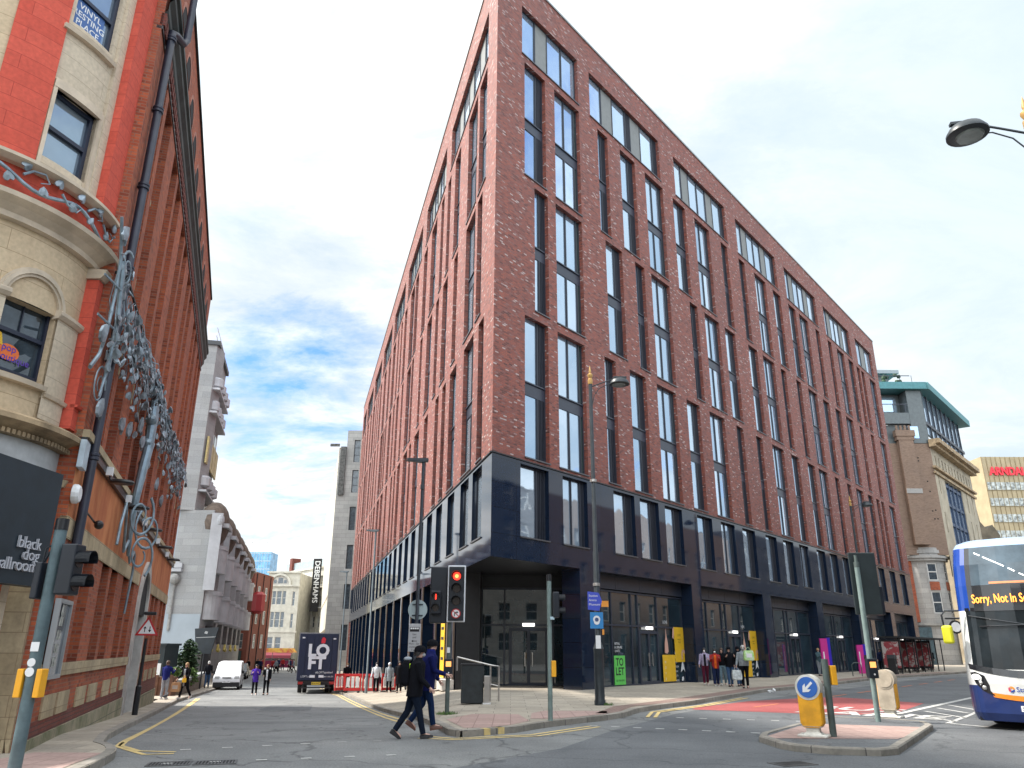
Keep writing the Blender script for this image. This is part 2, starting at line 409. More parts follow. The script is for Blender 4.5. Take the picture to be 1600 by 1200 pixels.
TRIM = mat('cream moulding paint', (0.55, 0.46, 0.35), 0.7, var=0.2, vscale=2.0, bump=0.15)
TRIMY = mat('old stone moulding', (0.34, 0.25, 0.15), 0.8, var=0.45, vscale=1.6, bump=0.3)
PALE = mat('pale stone', (0.47, 0.45, 0.42), 0.8, var=0.25, vscale=1.5, bump=0.2)
ANTH = mat('anthracite frame', (0.030, 0.036, 0.050), 0.45, var=0.1)
NAVY = mat('navy metal panel', (0.030, 0.038, 0.058), 0.35, var=0.1)
LOUV = mat('dark ribbed panel', (0.020, 0.024, 0.036), 0.5, var=0.1)
GREYP = mat('grey spandrel panel', (0.19, 0.20, 0.195), 0.5, var=0.08)
GLASS = mat('sky coated glass', (0.40, 0.52, 0.68), 0.03, 0.72, var=0.04)
GLASSG = mat('green tinted glass', (0.05, 0.085, 0.075), 0.04, 0.25, var=0.1, spec=0.8)
def vary(m, a, b, wob=0.12):
    t = m.node_tree; bs = t.nodes['Principled BSDF']; oi = t.nodes.new('ShaderNodeObjectInfo'); r = t.nodes.new('ShaderNodeMixRGB')
    r.inputs[1].default_value = (*a, 1); r.inputs[2].default_value = (*b, 1); t.links.new(oi.outputs['Random'], r.inputs[0]); t.links.new(r.outputs[0], bs.inputs['Base Color'])
    tcn = t.nodes.new('ShaderNodeTexCoord'); n = t.nodes.new('ShaderNodeTexNoise'); n.inputs['Scale'].default_value = 0.9; n.inputs['Detail'].default_value = 1
    ad = t.nodes.new('ShaderNodeVectorMath'); ad.operation = 'ADD'; t.links.new(tcn.outputs['Object'], ad.inputs[0]); t.links.new(oi.outputs['Location'], ad.inputs[1]); t.links.new(ad.outputs[0], n.inputs['Vector'])
    bp = t.nodes.new('ShaderNodeBump'); bp.inputs['Strength'].default_value = wob; bp.inputs['Distance'].default_value = 0.12
    t.links.new(n.outputs['Fac'], bp.inputs['Height']); t.links.new(bp.outputs[0], bs.inputs['Normal'])
vary(GLASS, (0.36, 0.50, 0.66), (0.66, 0.78, 0.90), 0.07)
DGLASS2 = mat('dark side glass', (0.008, 0.012, 0.022), 0.04, 0.0, var=0.3, ior=1.35)
DGLASS = mat('dark shop glass', (0.022, 0.040, 0.052), 0.02, 0.0, var=0.4, vscale=0.7, spec=1.0, ior=1.62)
GLOSS = brickmat('black gloss panel', [(0, (0.008, 0.016, 0.036)), (1, (0.010, 0.020, 0.044))], mortar=(0.003, 0.003, 0.004), bw=1.55, bh=0.98, mw=0.008, rough=0.05, off=0.0, stain=0.0, bump=0.0)
GLOSS.node_tree.nodes['Principled BSDF'].inputs['IOR'].default_value = 1.5
BLACK = mat('black paint', (0.012, 0.013, 0.016), 0.4, var=0.2)
BLACKM = mat('black matt', (0.015, 0.015, 0.017), 0.8, var=0.2)
SOFFIT = mat('dark soffit', (0.012, 0.014, 0.02), 0.3, var=0.1)
BRONZE = mat('bronze fin', (0.20, 0.15, 0.12), 0.4, 0.4, var=0.15)
STEEL = mat('brushed steel', (0.50, 0.48, 0.46), 0.35, 0.8, var=0.1)
GALV = mat('grey green painted pole', (0.085, 0.13, 0.145), 0.55, var=0.25, vscale=4, bump=0.15)
GALVG = mat('green grey pole', (0.075, 0.10, 0.095), 0.55, var=0.25, vscale=4, bump=0.15)
WHITE = mat('white paint', (0.75, 0.76, 0.77), 0.5, var=0.06)
WMARK = mat('white road paint', (0.52, 0.52, 0.50), 0.8, var=0.1, vscale=7, det=8, col2=(0.24, 0.24, 0.235), lo=0.47, hi=0.72)
YMARK = mat('yellow road paint', (0.62, 0.47, 0.20), 0.8, vscale=7, det=8, col2=(0.34, 0.28, 0.17), lo=0.5, hi=0.72)
OMARK = mat('orange road paint', (0.50, 0.17, 0.08), 0.8, vscale=7, det=8, col2=(0.25, 0.11, 0.09), lo=0.5, hi=0.72)
YELLOW = mat('yellow print', (0.74, 0.45, 0.02), 0.5, var=0.06)
ORANGE = mat('orange yellow plastic', (0.85, 0.40, 0.02), 0.45, var=0.1)
RUBBER = mat('tyre rubber', (0.018, 0.018, 0.02), 0.85, var=0.2)
SKIN = mat('skin', (0.48, 0.27, 0.20), 0.55, var=0.08)
DARKV = mat('dark void', (0.008, 0.008, 0.01), 0.9, var=0.1)

# ================================================================== GROUND
def sm(t): t = max(0.0, min(1.0, t)); return t * t * (3 - 2 * t)
def zg(x, y):
    az = degrees(atan2(x, y)) if y > 0 else 0.0
    return -1.5 * (1 - exp(-max(0, y - 16) / 34.0)) * (1 - sm((az + 9) / 6.5))
def frange(a, b, st):
    n = int(round((b - a) / st)); return [a + (b - a) * i / n for i in range(n)]
GX = [-900, -500, -300, -200, -140] + frange(-100, -32, 4) + frange(-32, 14, 0.5) + frange(14, 70, 4) + [70, 90, 120, 160, 220, 320, 500, 900]
GY = [-300, -150, -80, -40, -20] + frange(-8, 8, 4) + frange(8, 64, 0.5) + frange(64, 130, 2) + [130, 145, 165, 200, 260, 350, 500, 800, 1300]
import bisect
GZ = [[zg(x, y) for x in GX] for y in GY]
def zs(x, y):
    i = min(max(bisect.bisect_right(GX, x) - 1, 0), len(GX) - 2); j = min(max(bisect.bisect_right(GY, y) - 1, 0), len(GY) - 2)
    a = (x - GX[i]) / (GX[i + 1] - GX[i]); b = (y - GY[j]) / (GY[j + 1] - GY[j])
    return (GZ[j][i] * (1 - a) + GZ[j][i + 1] * a) * (1 - b) + (GZ[j + 1][i] * (1 - a) + GZ[j + 1][i + 1] * a) * b
PAVE = brickmat('paving flags', [(0, (0.30, 0.265, 0.215)), (0.5, (0.37, 0.325, 0.26)), (1, (0.42, 0.37, 0.30))], mortar=(0.13, 0.12, 0.10), bw=0.9, bh=0.6, mw=0.008, stain=0.5, stcol=(0.22, 0.20, 0.17), sscale=0.9, bump=0.2)
TACT = brickmat('pink tactile paving', [(0, (0.34, 0.235, 0.205)), (1, (0.41, 0.285, 0.25))], mortar=(0.22, 0.14, 0.13), bw=0.4, bh=0.4, mw=0.01, off=0.0, stain=0.4, stcol=(0.30, 0.22, 0.2), bump=0.3)
SETTS = brickmat('brown block paving', [(0, (0.20, 0.13, 0.11)), (1, (0.28, 0.19, 0.16))], mortar=(0.09, 0.07, 0.06), bw=0.22, bh=0.11, mw=0.008, stain=0.4, stcol=(0.16, 0.13, 0.11), bump=0.3)
KERB = brickmat('kerb stone', [(0, (0.24, 0.22, 0.19)), (1, (0.32, 0.295, 0.26))], mortar=(0.07, 0.065, 0.06), bw=0.9, bh=3.0, mw=0.012, off=0.0, stain=0.5, stcol=(0.12, 0.115, 0.10), sscale=2.0)
g = MB()
for y in GY:
    for x in GX: g.v.append(Vector((x, y, zs(x, y))))
nx = len(GX)
for j in range(len(GY) - 1):
    for i in range(nx - 1):
        g.f.append((j * nx + i, j * nx + i + 1, (j + 1) * nx + i + 1, (j + 1) * nx + i)); g.mi.append(0)
g.build('road', ASPH, kind='structure')

def xat(poly, y):
    for a, b in zip(poly, poly[1:]):
        if a[1] <= y <= b[1]: return a[0] + (b[0] - a[0]) * (y - a[1]) / max(1e-6, b[1] - a[1])
    return poly[0][0] if y < poly[0][1] else poly[-1][0]
def surf(name, L, Rr, dz, m, st=0.5, kind='structure', parent=None, **k):
    y0 = max(L[0][1], Rr[0][1]); y1 = min(L[-1][1], Rr[-1][1])
    ys = sorted({y0, y1, *[p[1] for p in L + Rr if y0 < p[1] < y1], *frange(y0, y1, max(st, (y1 - y0) / 200))})
    b = MB(); prev = None
    for y in ys:
        a, c = xat(L, y), xat(Rr, y)
        n = 10
        row = [(a + (c - a) * i / n, y) for i in range(n + 1)]
        idx = [b.P((x, yy, zs(x, yy) + dz)) for x, yy in row]
        if prev:
            for i in range(n): b.F([prev[i], prev[i + 1], idx[i + 1], idx[i]])
        prev = idx
    return b.build(name, m, kind=kind, parent=parent, **k)
def resample(poly, st):
    out_ = []
    for a, b in zip(poly, poly[1:]):
        n = max(1, int(round(hypot(b[0] - a[0], b[1] - a[1]) / st)))
        for i in range(n): out_.append((a[0] + (b[0] - a[0]) * i / n, a[1] + (b[1] - a[1]) * i / n))
    return out_ + [poly[-1]]
def smooth(poly, k=2):
    for _ in range(k):
        q = [poly[0]]
        for a, b in zip(poly, poly[1:]):
            q += [(a[0] * .75 + b[0] * .25, a[1] * .75 + b[1] * .25), (a[0] * .25 + b[0] * .75, a[1] * .25 + b[1] * .75)]
        poly = q + [poly[-1]]
    return poly
def normals(p):
    ns = []
    for i in range(len(p)):
        a = p[max(i - 1, 0)]; b = p[min(i + 1, len(p) - 1)]; dx, dy = b[0] - a[0], b[1] - a[1]; l = hypot(dx, dy) or 1
        ns.append((-dy / l, dx / l))          # to the left of travel
    return ns
def ribbon(mb, poly, o0, o1, dz, st=0.6, m=0):
    p = resample(poly, st); n = normals(p); prev = None; s_ = 0
    for k, (q, v) in enumerate(zip(p, n)):
        a = (q[0] + v[0] * o0, q[1] + v[1] * o0); b = (q[0] + v[0] * o1, q[1] + v[1] * o1)
        ia = mb.P((*a, zs(*a) + dz)); ib = mb.P((*b, zs(*b) + dz))
        if prev: mb.F([prev[1], prev[0], ia, ib] if o1 > o0 else [prev[0], prev[1], ib, ia], m)
        prev = (ia, ib)
def kerb(name, poly, side, h=0.125, wd=0.16, **k):
    """kerb stones along poly (its road-side face), side=+1 if the pavement lies to the left of travel"""
    mb = MB(); p = resample(poly, 0.45); n = normals(p); prev = None; s_ = 0.0; last = None
    for q, v in zip(p, n):
        if last: s_ += hypot(q[0] - last[0], q[1] - last[1])
        last = q
        b = (q[0] + v[0] * wd * side, q[1] + v[1] * wd * side)
        z = zs(*q)
        ids = [mb.P((*q, z - 0.05)), mb.P((*q, z + h - 0.02)), mb.P((q[0] + v[0] * .02 * side, q[1] + v[1] * .02 * side, z + h + 0.004)), mb.P((*b, zs(*b) + h + 0.004)), mb.P((*b, zs(*b) - 0.05))]
        if prev:
            for i in range(4):
                u = [(ps, 0.2 * i), (s_, 0.2 * i), (s_, 0.2 * i + .2), (ps, 0.2 * i + .2)]
                f = [prev[i], ids[i], ids[i + 1], prev[i + 1]]
                mb.F(f if side < 0 else list(reversed(f)), 0, u if side < 0 else list(reversed(u)))
        prev = ids; ps = s_
    return mb.build(name, KERB, kind='structure', **k)
LK = [(-5.3, 8.5), (-6.06, 12.62), (-6.55, 14.2), (-7.62, 15.3), (-15.69, 38.97), (-17.78, 47.01), (-21.13, 59.99), (-24.6, 74.0), (-31.5, 100), (-36, 118)]
LKs = smooth(LK[:5], 2) + LK[5:]
WL = [(-5.3, 6.0), (-8.3, 10.2), (-8.0, 14.1), (-16.62, 39.0), (-24.0, 47.5), (-26.5, 60), (-30, 74), (-36.5, 100), (-40.5, 118)]
surf('pavement', WL, LKs, 0.12, PAVE)
kerb('kerb', LKs, +1)
PLl = [(-1.02, 17.0), (-1.30, 17.49), (-2.75, 23.74), (-9.59, 47.98), (-11.32, 52.84), (-13.4, 60), (-20.5, 85), (-26, 104), (-31, 120)]
PLr = [(-1.02, 17.0), (0.13, 17.95), (0.61, 18.8), (1.29, 19.75), (2.91, 21.59), (3.74, 23.99), (6.02, 27.1), (11.08, 35.43), (14.24, 39.15), (23.46, 51.74), (34.99, 63.9), (62, 97), (84, 120)]
PRs = [(-0.98, 17.0)] + smooth(PLr[1:7], 2) + PLr[7:]
surf('pavement', PLl, PRs, 0.12, PAVE)
kerb('kerb', list(reversed(PLl)), +1); kerb('kerb', PRs, +1)
kerb_y = MB()          # yellow blips painted on the kerb at the corner
for (a, b) in (((-0.55, 17.36), (-0.42, 17.47)), ((-0.26, 17.61), (-0.13, 17.72))):
    ribbon(kerb_y, [a, b], -0.004, 0.15, 0.129, 0.1)
    pts = [(a[0] + .004, a[1] - .005), (b[0] + .004, b[1] - .005)]
    kerb_y.poly([(*pts[0], zs(*a) + 0.0), (*pts[1], zs(*b) + 0.0), (*pts[1], zs(*b) + 0.129), (*pts[0], zs(*a) + 0.129)])
kerb_y.build('kerb_marking', YMARK, kind='structure')
# brown block edging and pink tactile paving
surf('paving_band', [(2.2, 21.6), (3.0, 24.2), (5.3, 27.6), (10.3, 35.9), (13.4, 39.7), (22.6, 52.3), (34, 64.5)],
     [(2.75, 21.6), (3.5, 24.05), (5.82, 27.1), (10.9, 35.45), (14.06, 39.2), (23.25, 51.8), (34.8, 63.95)], 0.127, SETTS)
surf('tactile_paving', [(-0.95, 17.45), (-1.55, 20.0), (-1.0, 21.2)], [(-0.55, 17.62), (0.0, 18.3), (0.45, 19.3), (0.2, 21.2)], 0.127, TACT)
surf('tactile_paving', [(0.45, 19.3), (0.55, 21.6), (0.9, 22.4)], [(1.1, 19.9), (2.5, 21.5), (2.6, 22.4)], 0.127, TACT)
surf('tactile_paving', [(-6.4, 9.5), (-7.6, 12.2), (-7.5, 13.3)], [(-5.75, 9.5), (-6.25, 12.2), (-6.4, 13.3)], 0.127, TACT)
# markings
mk = MB()
PR2 = smooth(PLr[3:7], 2) + PLr[7:10]
ribbon(mk, [(-16.1, 43.2), (-6.98, 15.3), (-6.05, 14.25), (-5.75, 14.4)], -0.20, -0.10, 0.007)
ribbon(mk, [(-15.95, 43.2), (-6.72, 15.55), (-6.2, 14.95), (-5.7, 14.9)], -0.48, -0.38, 0.007)
ribbon(mk, list(reversed(PLl[2:6])), -0.5, -0.4, 0.007); ribbon(mk, list(reversed(PLl[2:6])), -0.28, -0.18, 0.007)
ribbon(mk, [(-1.9, 17.0), (-1.15, 16.5), (0.6, 17.25), (2.1, 19.3)], 0.0, 0.1, 0.007); ribbon(mk, [(-1.7, 17.3), (-1.15, 16.75), (0.45, 17.45), (1.9, 19.45)], 0.0, 0.1, 0.007)
ribbon(mk, [(3.55, 22.0), (4.0, 23.85), (6.2, 26.85), (8.6, 30.9)], -0.12, -0.02, 0.012); ribbon(mk, [(3.55, 22.0), (4.0, 23.85), (6.2, 26.85), (8.6, 30.9)], -0.32, -0.22, 0.012)
mk.build('yellow_line', YMARK, kind='structure')
mk = MB()
for k in range(9):
    a = (7.6 + 2.35 * k, 25.9 + 2.95 * k); ribbon(mk, [a, (a[0] + 1.3, a[1] + 1.62)], -0.06, 0.06, 0.012)
mk.build('orange_line', OMARK, kind='structure')
# red bus lane surface
RL = [(5.3, 24.9), (5.65, 25.5), (7.6, 28.2), (12.23, 31.4)]
surf('bus_lane', [(7.3, 24.0), (5.45, 24.9), (5.7, 25.6), (8.3, 28.9), (11.6, 31.4)], [(8.6, 24.0), (11.2, 24.0), (14.1, 28.2), (13.4, 30.0), (12.6, 31.4)], 0.006, REDL)
surf('bus_lane', [(8.8, 23.25), (7.3, 24.0)], [(10.4, 23.25), (11.0, 24.0)], 0.006, REDL)
mk = MB()
ribbon(mk, [(9.9, 23.3), (11.0, 23.55), (17.6, 31.5), (30, 46)], -0.1, 0.1, 0.012)
ribbon(mk, [(21.3, 47.5), (25.6, 51.6)], -0.06, 0.06, 0.012)
for a, b in (((11.3, 23.5), (11.3, 21.1)), ((12.3, 24.6), (12.2, 22.3)), ((13.4, 26.0), (13.2, 23.9)), ((14.5, 27.4), (14.2, 25.3))): ribbon(mk, [a, b], -0.06, 0.06, 0.008, 0.5)
ribbon(mk, [(10.8, 20.6), (12.9, 23.3), (15.5, 26.8)], -0.06, 0.06, 0.008); ribbon(mk, [(10.85, 20.65), (11.5, 19.2), (12.2, 18.0)], -0.06, 0.06, 0.008)
X = (sin(R(39)) , cos(R(39)))
Xr = (cos(R(39)), -sin(R(39)))
for txt, ox, oy in (('BUS', 9.05, 25.75), ('LANE', 8.15, 24.05)):
    M = Matrix(((Xr[0] * .85, X[0] * 1.0, 0, ox), (Xr[1] * .85, X[1] * 1.0, 0, oy), (0, 0, 1, 0.013), (0, 0, 0, 1)))
    mk.text(txt, M, 1.9, 0.0, off=0.02)
for p, q, n in (((3.9, 22.1), (7.3, 21.0), 7), ((1.95, 19.55), (5.3, 18.1), 8)):
    for k in range(n):
        t = k / (n - 1); c = (p[0] + (q[0] - p[0]) * t, p[1] + (q[1] - p[1]) * t)
        ribbon(mk, [(c[0] - .09, c[1] + .04), (c[0] + .09, c[1] - .04)], -0.05, 0.05, 0.007)
for k in range(6):   # studs over the left street
    c = (-2.6 - 0.62 * k, 16.4 - 0.32 * k); ribbon(mk, [(c[0] - .08, c[1] - .04), (c[0] + .08, c[1] + .04)], -0.05, 0.05, 0.007)
    c = (-2.0 - 0.66 * k, 14.2 - 0.22 * k); ribbon(mk, [(c[0] - .08, c[1] - .03), (c[0] + .08, c[1] + .03)], -0.05, 0.05, 0.007)
ribbon(mk, [(-4.7, 20.5), (-4.0, 20.4)], -0.05, 0.05, 0.007)
for k in range(3): ribbon(mk, [(-13.5 - 4.2 * k, 56.0 + 15 * k), (-13.0 - 4.2 * k, 58.5 + 15 * k)], -0.35, 0.35, 0.02)
mk.build('white_line', WMARK, kind='structure')
# darker resurfaced carriageway on the right, worn patches and a trench reinstatement
surf('road_patch', [(-2.6, 9.0), (-1.4, 12), (0.9, 15.2), (2.3, 18.6)], [(30, 9.0), (30, 12), (30, 15.2), (30, 18.6)], 0.003, ASPH2)
surf('road_patch', [(2.3, 18.6), (4.6, 23.2), (9.5, 30.5), (30, 57)], [(30, 18.6), (30, 23.2), (36, 30.5), (55, 57)], 0.003, ASPH2)
surf('road_patch', [(-9.6, 31.5), (-10.4, 36)], [(-7.6, 31.5), (-8.6, 36)], 0.004, ASPH2)
# traffic island
isl = [(4.86, 16.4), (4.9, 15.3), (5.05, 14.9), (5.55, 14.5), (6.3, 14.33), (6.7, 14.55), (9.6, 18.95), (9.85, 19.8), (9.3, 20.6), (8.2, 21.0), (7.6, 20.6), (5.1, 17.0)]
il = [(6.1, 14.4), (5.05, 14.95), (4.95, 15.3), (4.92, 16.4), (7.66, 20.55), (8.2, 20.93)]
ir = [(6.2, 14.4), (6.68, 14.62), (9.55, 19.0), (9.78, 19.8), (9.25, 20.55), (8.25, 20.93)]
surf('traffic_island', il, ir, 0.115, ASPH2, 0.3)
surf('tactile_paving', [(5.0, 15.9), (5.0, 16.3), (6.3, 18.3), (7.0, 18.9)], [(7.35, 15.9), (7.7, 16.3), (9.0, 18.3), (7.2, 18.9)], 0.121, TACT, 0.3)
kerb('kerb', isl + [isl[0]], +1, 0.118, 0.15)

def grate(x, y, rz, label):
    t = thing('drain_grate', label, 'drain', (x, y, 0.0), rz, group=None)
    b = MB(); b.box(-.3, .3, -.2, .2, 0.001, 0.004); b.build('sump', DARKV, t)
    b = MB()
    for (x0, x1, y0, y1) in ((-.32, .32, -.22, -.18), (-.32, .32, .18, .22), (-.32, -.28, -.18, .18), (.28, .32, -.18, .18)): b.box(x0, x1, y0, y1, 0.002, 0.012)
    b.build('frame', STEELD, t)
    b = MB()
    for k in range(11): b.box(-.26 + .05 * k, -.24 + .05 * k, -.18, .18, 0.004, 0.010)
    b.build('bar_grid', STEELD, t)
STEELD = mat('worn cast iron', (0.10, 0.10, 0.10), 0.6, 0.5, var=0.3)
grate(-5.25, 13.05, R(15), 'cast iron drain grating in the road by the left kerb, left of a matching pair')
grate(-4.6, 13.22, R(15), 'cast iron drain grating in the road by the left kerb, right of a matching pair')
grate(4.45, 13.35, R(20), 'cast iron drain grating in the road in front of the traffic island')

# ================================================================== MAIN BUILDING
CX, CY = -0.773, 29.12
AR, AL = R(39.095), R(-15.02)
dR = (sin(AR), cos(AR)); inR = (-dR[1], dR[0])
dL = (sin(AL), cos(AL)); inL = (dL[1], -dL[0])
FR = frameM(0, 0, dR, inR)                 # right facade: x = distance from the corner
FL = frameM(0, 0, dL, inL)                 # left facade (mirrored hand)
LRt, LLt = 65.9, 80.0
ZT = 34.7
main = thing('apartment_block', 'large wedge shaped red brick apartment block above a black glazed shop floor', 'building', (CX, CY, 0))
def W(l, z0, z1): return [(a, b, z0, z1, k) for a, b, k in l]
stripR = [(1.9, 6.85), (8.0, 16.08), (18.1, 26.1), (28.0, 36.0), (38.0, 45.9), (48.1, 56.1), (58.2, 64.2)]
rowA = [(2.1, 3.8, 'm'), (4.6, 6.87, 'w'), (8.7, 9.75, 'n'), (11.1, 12.8, 'm'), (14.0, 16.25, 'w'), (17.6, 19.3, 'm'), (20.65, 22.9, 'w'), (24.8, 25.9, 'n'), (27.9, 29.0, 'n'), (30.85, 33.1, 'w'), (34.6, 36.3, 'm'), (38.05, 39.75, 'm'), (40.6, 42.85, 'w'), (44.8, 45.9, 'n'), (48.2, 49.3, 'n'), (50.9, 53.1, 'w'), (54.5, 56.2, 'm'), (57.3, 58.4, 'n'), (58.9, 60.0, 'n'), (61.9, 64.2, 'w')]
rowB = [(2.85, 3.92, 'n'), (4.56, 6.85, 'w'), (9.1, 10.8, 'm'), (12.2, 13.25, 'n'), (14.03, 16.27, 'w'), (18.9, 20.0, 'n'), (21.0, 23.2, 'w'), (24.1, 25.8, 'm'), (28.05, 29.7, 'm'), (30.75, 33.0, 'w'), (34.3, 35.4, 'n'), (37.7, 38.8, 'n'), (40.5, 42.7, 'w'), (44.2, 45.9, 'm'), (47.6, 49.2, 'm'), (50.7, 52.9, 'w'), (55.0, 56.1, 'n'), (58.8, 59.9, 'n'), (62.2, 64.4, 'w')]
rowC = [(2.1, 3.82, 'm'), (4.55, 6.8, 'w'), (8.55, 9.6, 'n'), (11.0, 12.7, 'm'), (13.9, 16.15, 'w'), (17.45, 19.15, 'm'), (20.5, 22.7, 'w'), (24.5, 25.6, 'n'), (27.75, 28.85, 'n'), (30.65, 32.9, 'w'), (34.4, 36.05, 'm'), (37.9, 39.6, 'm'), (40.5, 42.7, 'w'), (44.6, 45.8, 'n'), (47.95, 49.1, 'n'), (50.6, 52.8, 'w'), (54.3, 55.9, 'm'), (57.1, 58.2, 'n'), (58.8, 59.9, 'n'), (61.7, 63.9, 'w')]
bandR = [(1.8, 3.72), (4.75, 6.65), (8.9, 10.83), (11.37, 13.27), (13.95, 15.87), (17.7, 19.6), (20.8, 22.75), (23.9, 25.85), (27.6, 29.5), (30.7, 32.65), (33.8, 35.7), (37.5, 39.4), (40.5, 42.4), (43.6, 45.4), (47.5, 49.4), (50.6, 52.5), (54.0, 56.0), (57.7, 59.8), (61.6, 63.7)]
ZS, ZA, ZB, ZC, ZD = (29.75, 32.75), (22.8, 29.3), (16.02, 22.42), (9.18, 15.58), (5.9, 8.85)
stripL = [(1.9, 11.9), (13.6, 21.7), (23.7, 31.7), (33.7, 41.7), (43.7, 51.7), (53.7, 61.7), (63.7, 71.7), (73.5, 78.6)]
LA = [(2.0, 3.65, 'm'), (4.15, 6.4, 'w'), (8.6, 10.25, 'm'), (11.6, 12.65, 'n'), (13.9, 14.95, 'n'), (16.6, 18.8, 'w'), (20.6, 22.3, 'm')]
LB = [(2.6, 3.65, 'n'), (4.15, 6.4, 'w'), (8.6, 9.7, 'n'), (11.6, 13.2, 'm'), (14.6, 15.7, 'n'), (17.2, 19.2, 'w'), (21.2, 22.3, 'n')]
LC = [(1.86, 2.9, 'n'), (3.94, 6.19, 'w'), (8.06, 9.87, 'm'), (11.05, 12.15, 'n'), (13.31, 14.5, 'n'), (17.2, 18.7, 'm'), (20.85, 23.1, 'w')]
def ext(base, period=20.4, end=79):
    o = list(base); k = 1
    while True:
        q = [(a + period * k + 2.4, b + period * k + 2.4, t) for a, b, t in base if b + period * k + 2.4 < end and a + period * k + 2.4 > o[-1][1] + 0.6]
        if not q: break
        o += q; k += 1
    return o
LA, LB, LC = ext(LA), ext(LB), ext(LC)
bandL = [(1.7, 3.5), (4.3, 6.1), (7.6, 9.35), (10.9, 12.7)] + [(14.0 + 3.2 * k, 15.85 + 3.2 * k) for k in range(20)]
def holes(st, A, B, C):
    return [(a, b, *ZS) for a, b in st] + [(a, b, *ZA) for a, b, t in A] + [(a, b, *ZB) for a, b, t in B] + [(a, b, *ZC) for a, b, t in C]
wb = MB(FR); facade(wb, 0, LRt, 9.02, ZT, holes(stripR, rowA, rowB, rowC), 0.25)
wb.M = FL; facade(wb, 0, LLt, 9.02, ZT, holes(stripL, LA, LB, LC), 0.25)
# far end wall and the back
eR = Vector((dR[0] * LRt, dR[1] * LRt)); eL = Vector((dL[0] * LLt, dL[1] * LLt))
wb.M = Matrix.Identity(4)
wb.poly([(eR.x, eR.y, -1), (eL.x, eL.y, -2.0), (eL.x, eL.y, ZT), (eR.x, eR.y, ZT)])
wb.poly([(0, 0, ZT - .4), (eR.x, eR.y, ZT - .4), (eL.x, eL.y, ZT - .4)])
wb.build('brick_wall', BRICK, main)
cp = MB(FR); cp.box(-0.03, LRt, -0.06, 0.5, ZT + 0.002, ZT + 0.12); cp.M = FL; cp.box(-0.03, LLt, -0.06, 0.5, ZT + 0.002, ZT + 0.121)
cp.build('coping', mat('coping metal', (0.30, 0.33, 0.33), 0.4, 0.5), main)
# black glazed first floor band
gb = MB(FR); facade(gb, -0.0, LRt, 4.98, 8.97, [(a, b, *ZD) for a, b in bandR], 0.27)
gb.M = FL; facade(gb, 0, LLt, 4.98, 8.97, [(a, b, *ZD) for a, b in bandL], 0.27)
gbo = gb.build('glazed_band', GLOSS, main)
tb = MB(FR); tb.box(-0.02, LRt, -0.05, 0.1, 8.97, 9.02); tb.M = FL; tb.box(-0.02, LLt, -0.05, 0.1, 8.971, 9.019)
tb.build('band_trim', BLACK, main)
SILL = mat('sill metal', (0.10, 0.10, 0.11), 0.35, 0.4)
# windows: a prototype of each kind, then copies
def win_proto(kind, wd, h, two):
    fr = MB(); gl = MB(); lv = MB(); sp = MB(); hw = wd / 2; t = 0.055
    def bar(x0, x1, z0, z1, y0=0.0, y1=0.09): fr.box(x0, x1, y0, y1, z0, z1)
    bar(-hw, -hw + t, 0, h); bar(hw - t, hw, 0, h); bar(-hw + t, hw - t, h - t, h); bar(-hw + t, hw - t, 0, t)
    segs = [(t, h - t)]
    if two:
        zm = h * 0.48; segs = [(t, zm - 0.30), (zm + 0.30, h - t)]
        sp.box(-hw + t, hw - t, 0.012, 0.07, zm - 0.30, zm + 0.30); sp.box(-hw + t, hw - t, -0.05, 0.011, zm + 0.24, zm + 0.30)
    for z0, z1 in segs:
        if kind == 'w': cuts = [(-hw + t, -hw + wd * .46, 'g'), (-hw + wd * .49, -hw + wd * .86, 'g'), (-hw + wd * .89, hw - t, 'v')]
        elif kind == 'm': cuts = [(-hw + t, -hw + wd * .64, 'g'), (-hw + wd * .67, hw - t, 'l')]
        elif kind == 'n': cuts = [(-hw + t, -hw + wd * .52, 'g'), (-hw + wd * .56, hw - t, 'l')]
        elif kind == 'd': cuts = [(-hw + t, -hw + wd * .66, 'g'), (-hw + wd * .69, hw - t, 'l')]
        elif kind == 'd2': cuts = [(-hw + t, -hw + wd * .46, 'g'), (-hw + wd * .49, -hw + wd * .82, 'g'), (-hw + wd * .85, hw - t, 'l')]
        else:
            f = kind; n = len(f); cuts = []; x = -hw + t; uw = (wd - 2 * t - 0.06 * (n - 1)) / sum({'g': 1.25, 'p': 1.0, 'l': .45}[q] for q in f)
            for q in f:
                wq = uw * {'g': 1.25, 'p': 1.0, 'l': .45}[q]; cuts.append((x, x + wq, q)); x += wq + 0.06
        for i, (a, b, q) in enumerate(cuts):
            if i: bar(cuts[i - 1][1], a, z0, z1, -0.012, 0.088)
            if q in 'gv':
                bar(a, a + .03, z0, z1, 0.01, 0.06); bar(b - .03, b, z0, z1, 0.01, 0.06)
                (gl if q == 'g' else sp).poly([(a + .03, 0.05, z0), (b - .03, 0.05, z0), (b - .03, 0.05, z1), (a + .03, 0.05, z1)], 0 if q == 'g' else 1)
            elif q == 'p': lv.box(a, b, 0.02, 0.07, z0, z1, 1)
            else:
                lv.box(a, b, 0.05, 0.08, z0, z1, 0); n = max(3, int((b - a) / 0.10))
                for k in range(n):
                    xx = a + (b - a) * (k + .5) / n; lv.box(xx - .02, xx + .02, 0.0, 0.05, z0, z1, 0)
    o = fr.build('window', ANTH, main)
    gl.split('pane', GLASS, o)
    q = MB(); q.box(-hw - .02, hw + .02, -.255, -.005, -.035, .022); q.build('sill', SILL, o)
    if lv.f: lv.build('side_panel', [LOUV, GREYP], o)
    if sp.f: sp.build('spandrel', [NAVY, GLASSG], o)
    return o
protos = {}
far_things = []
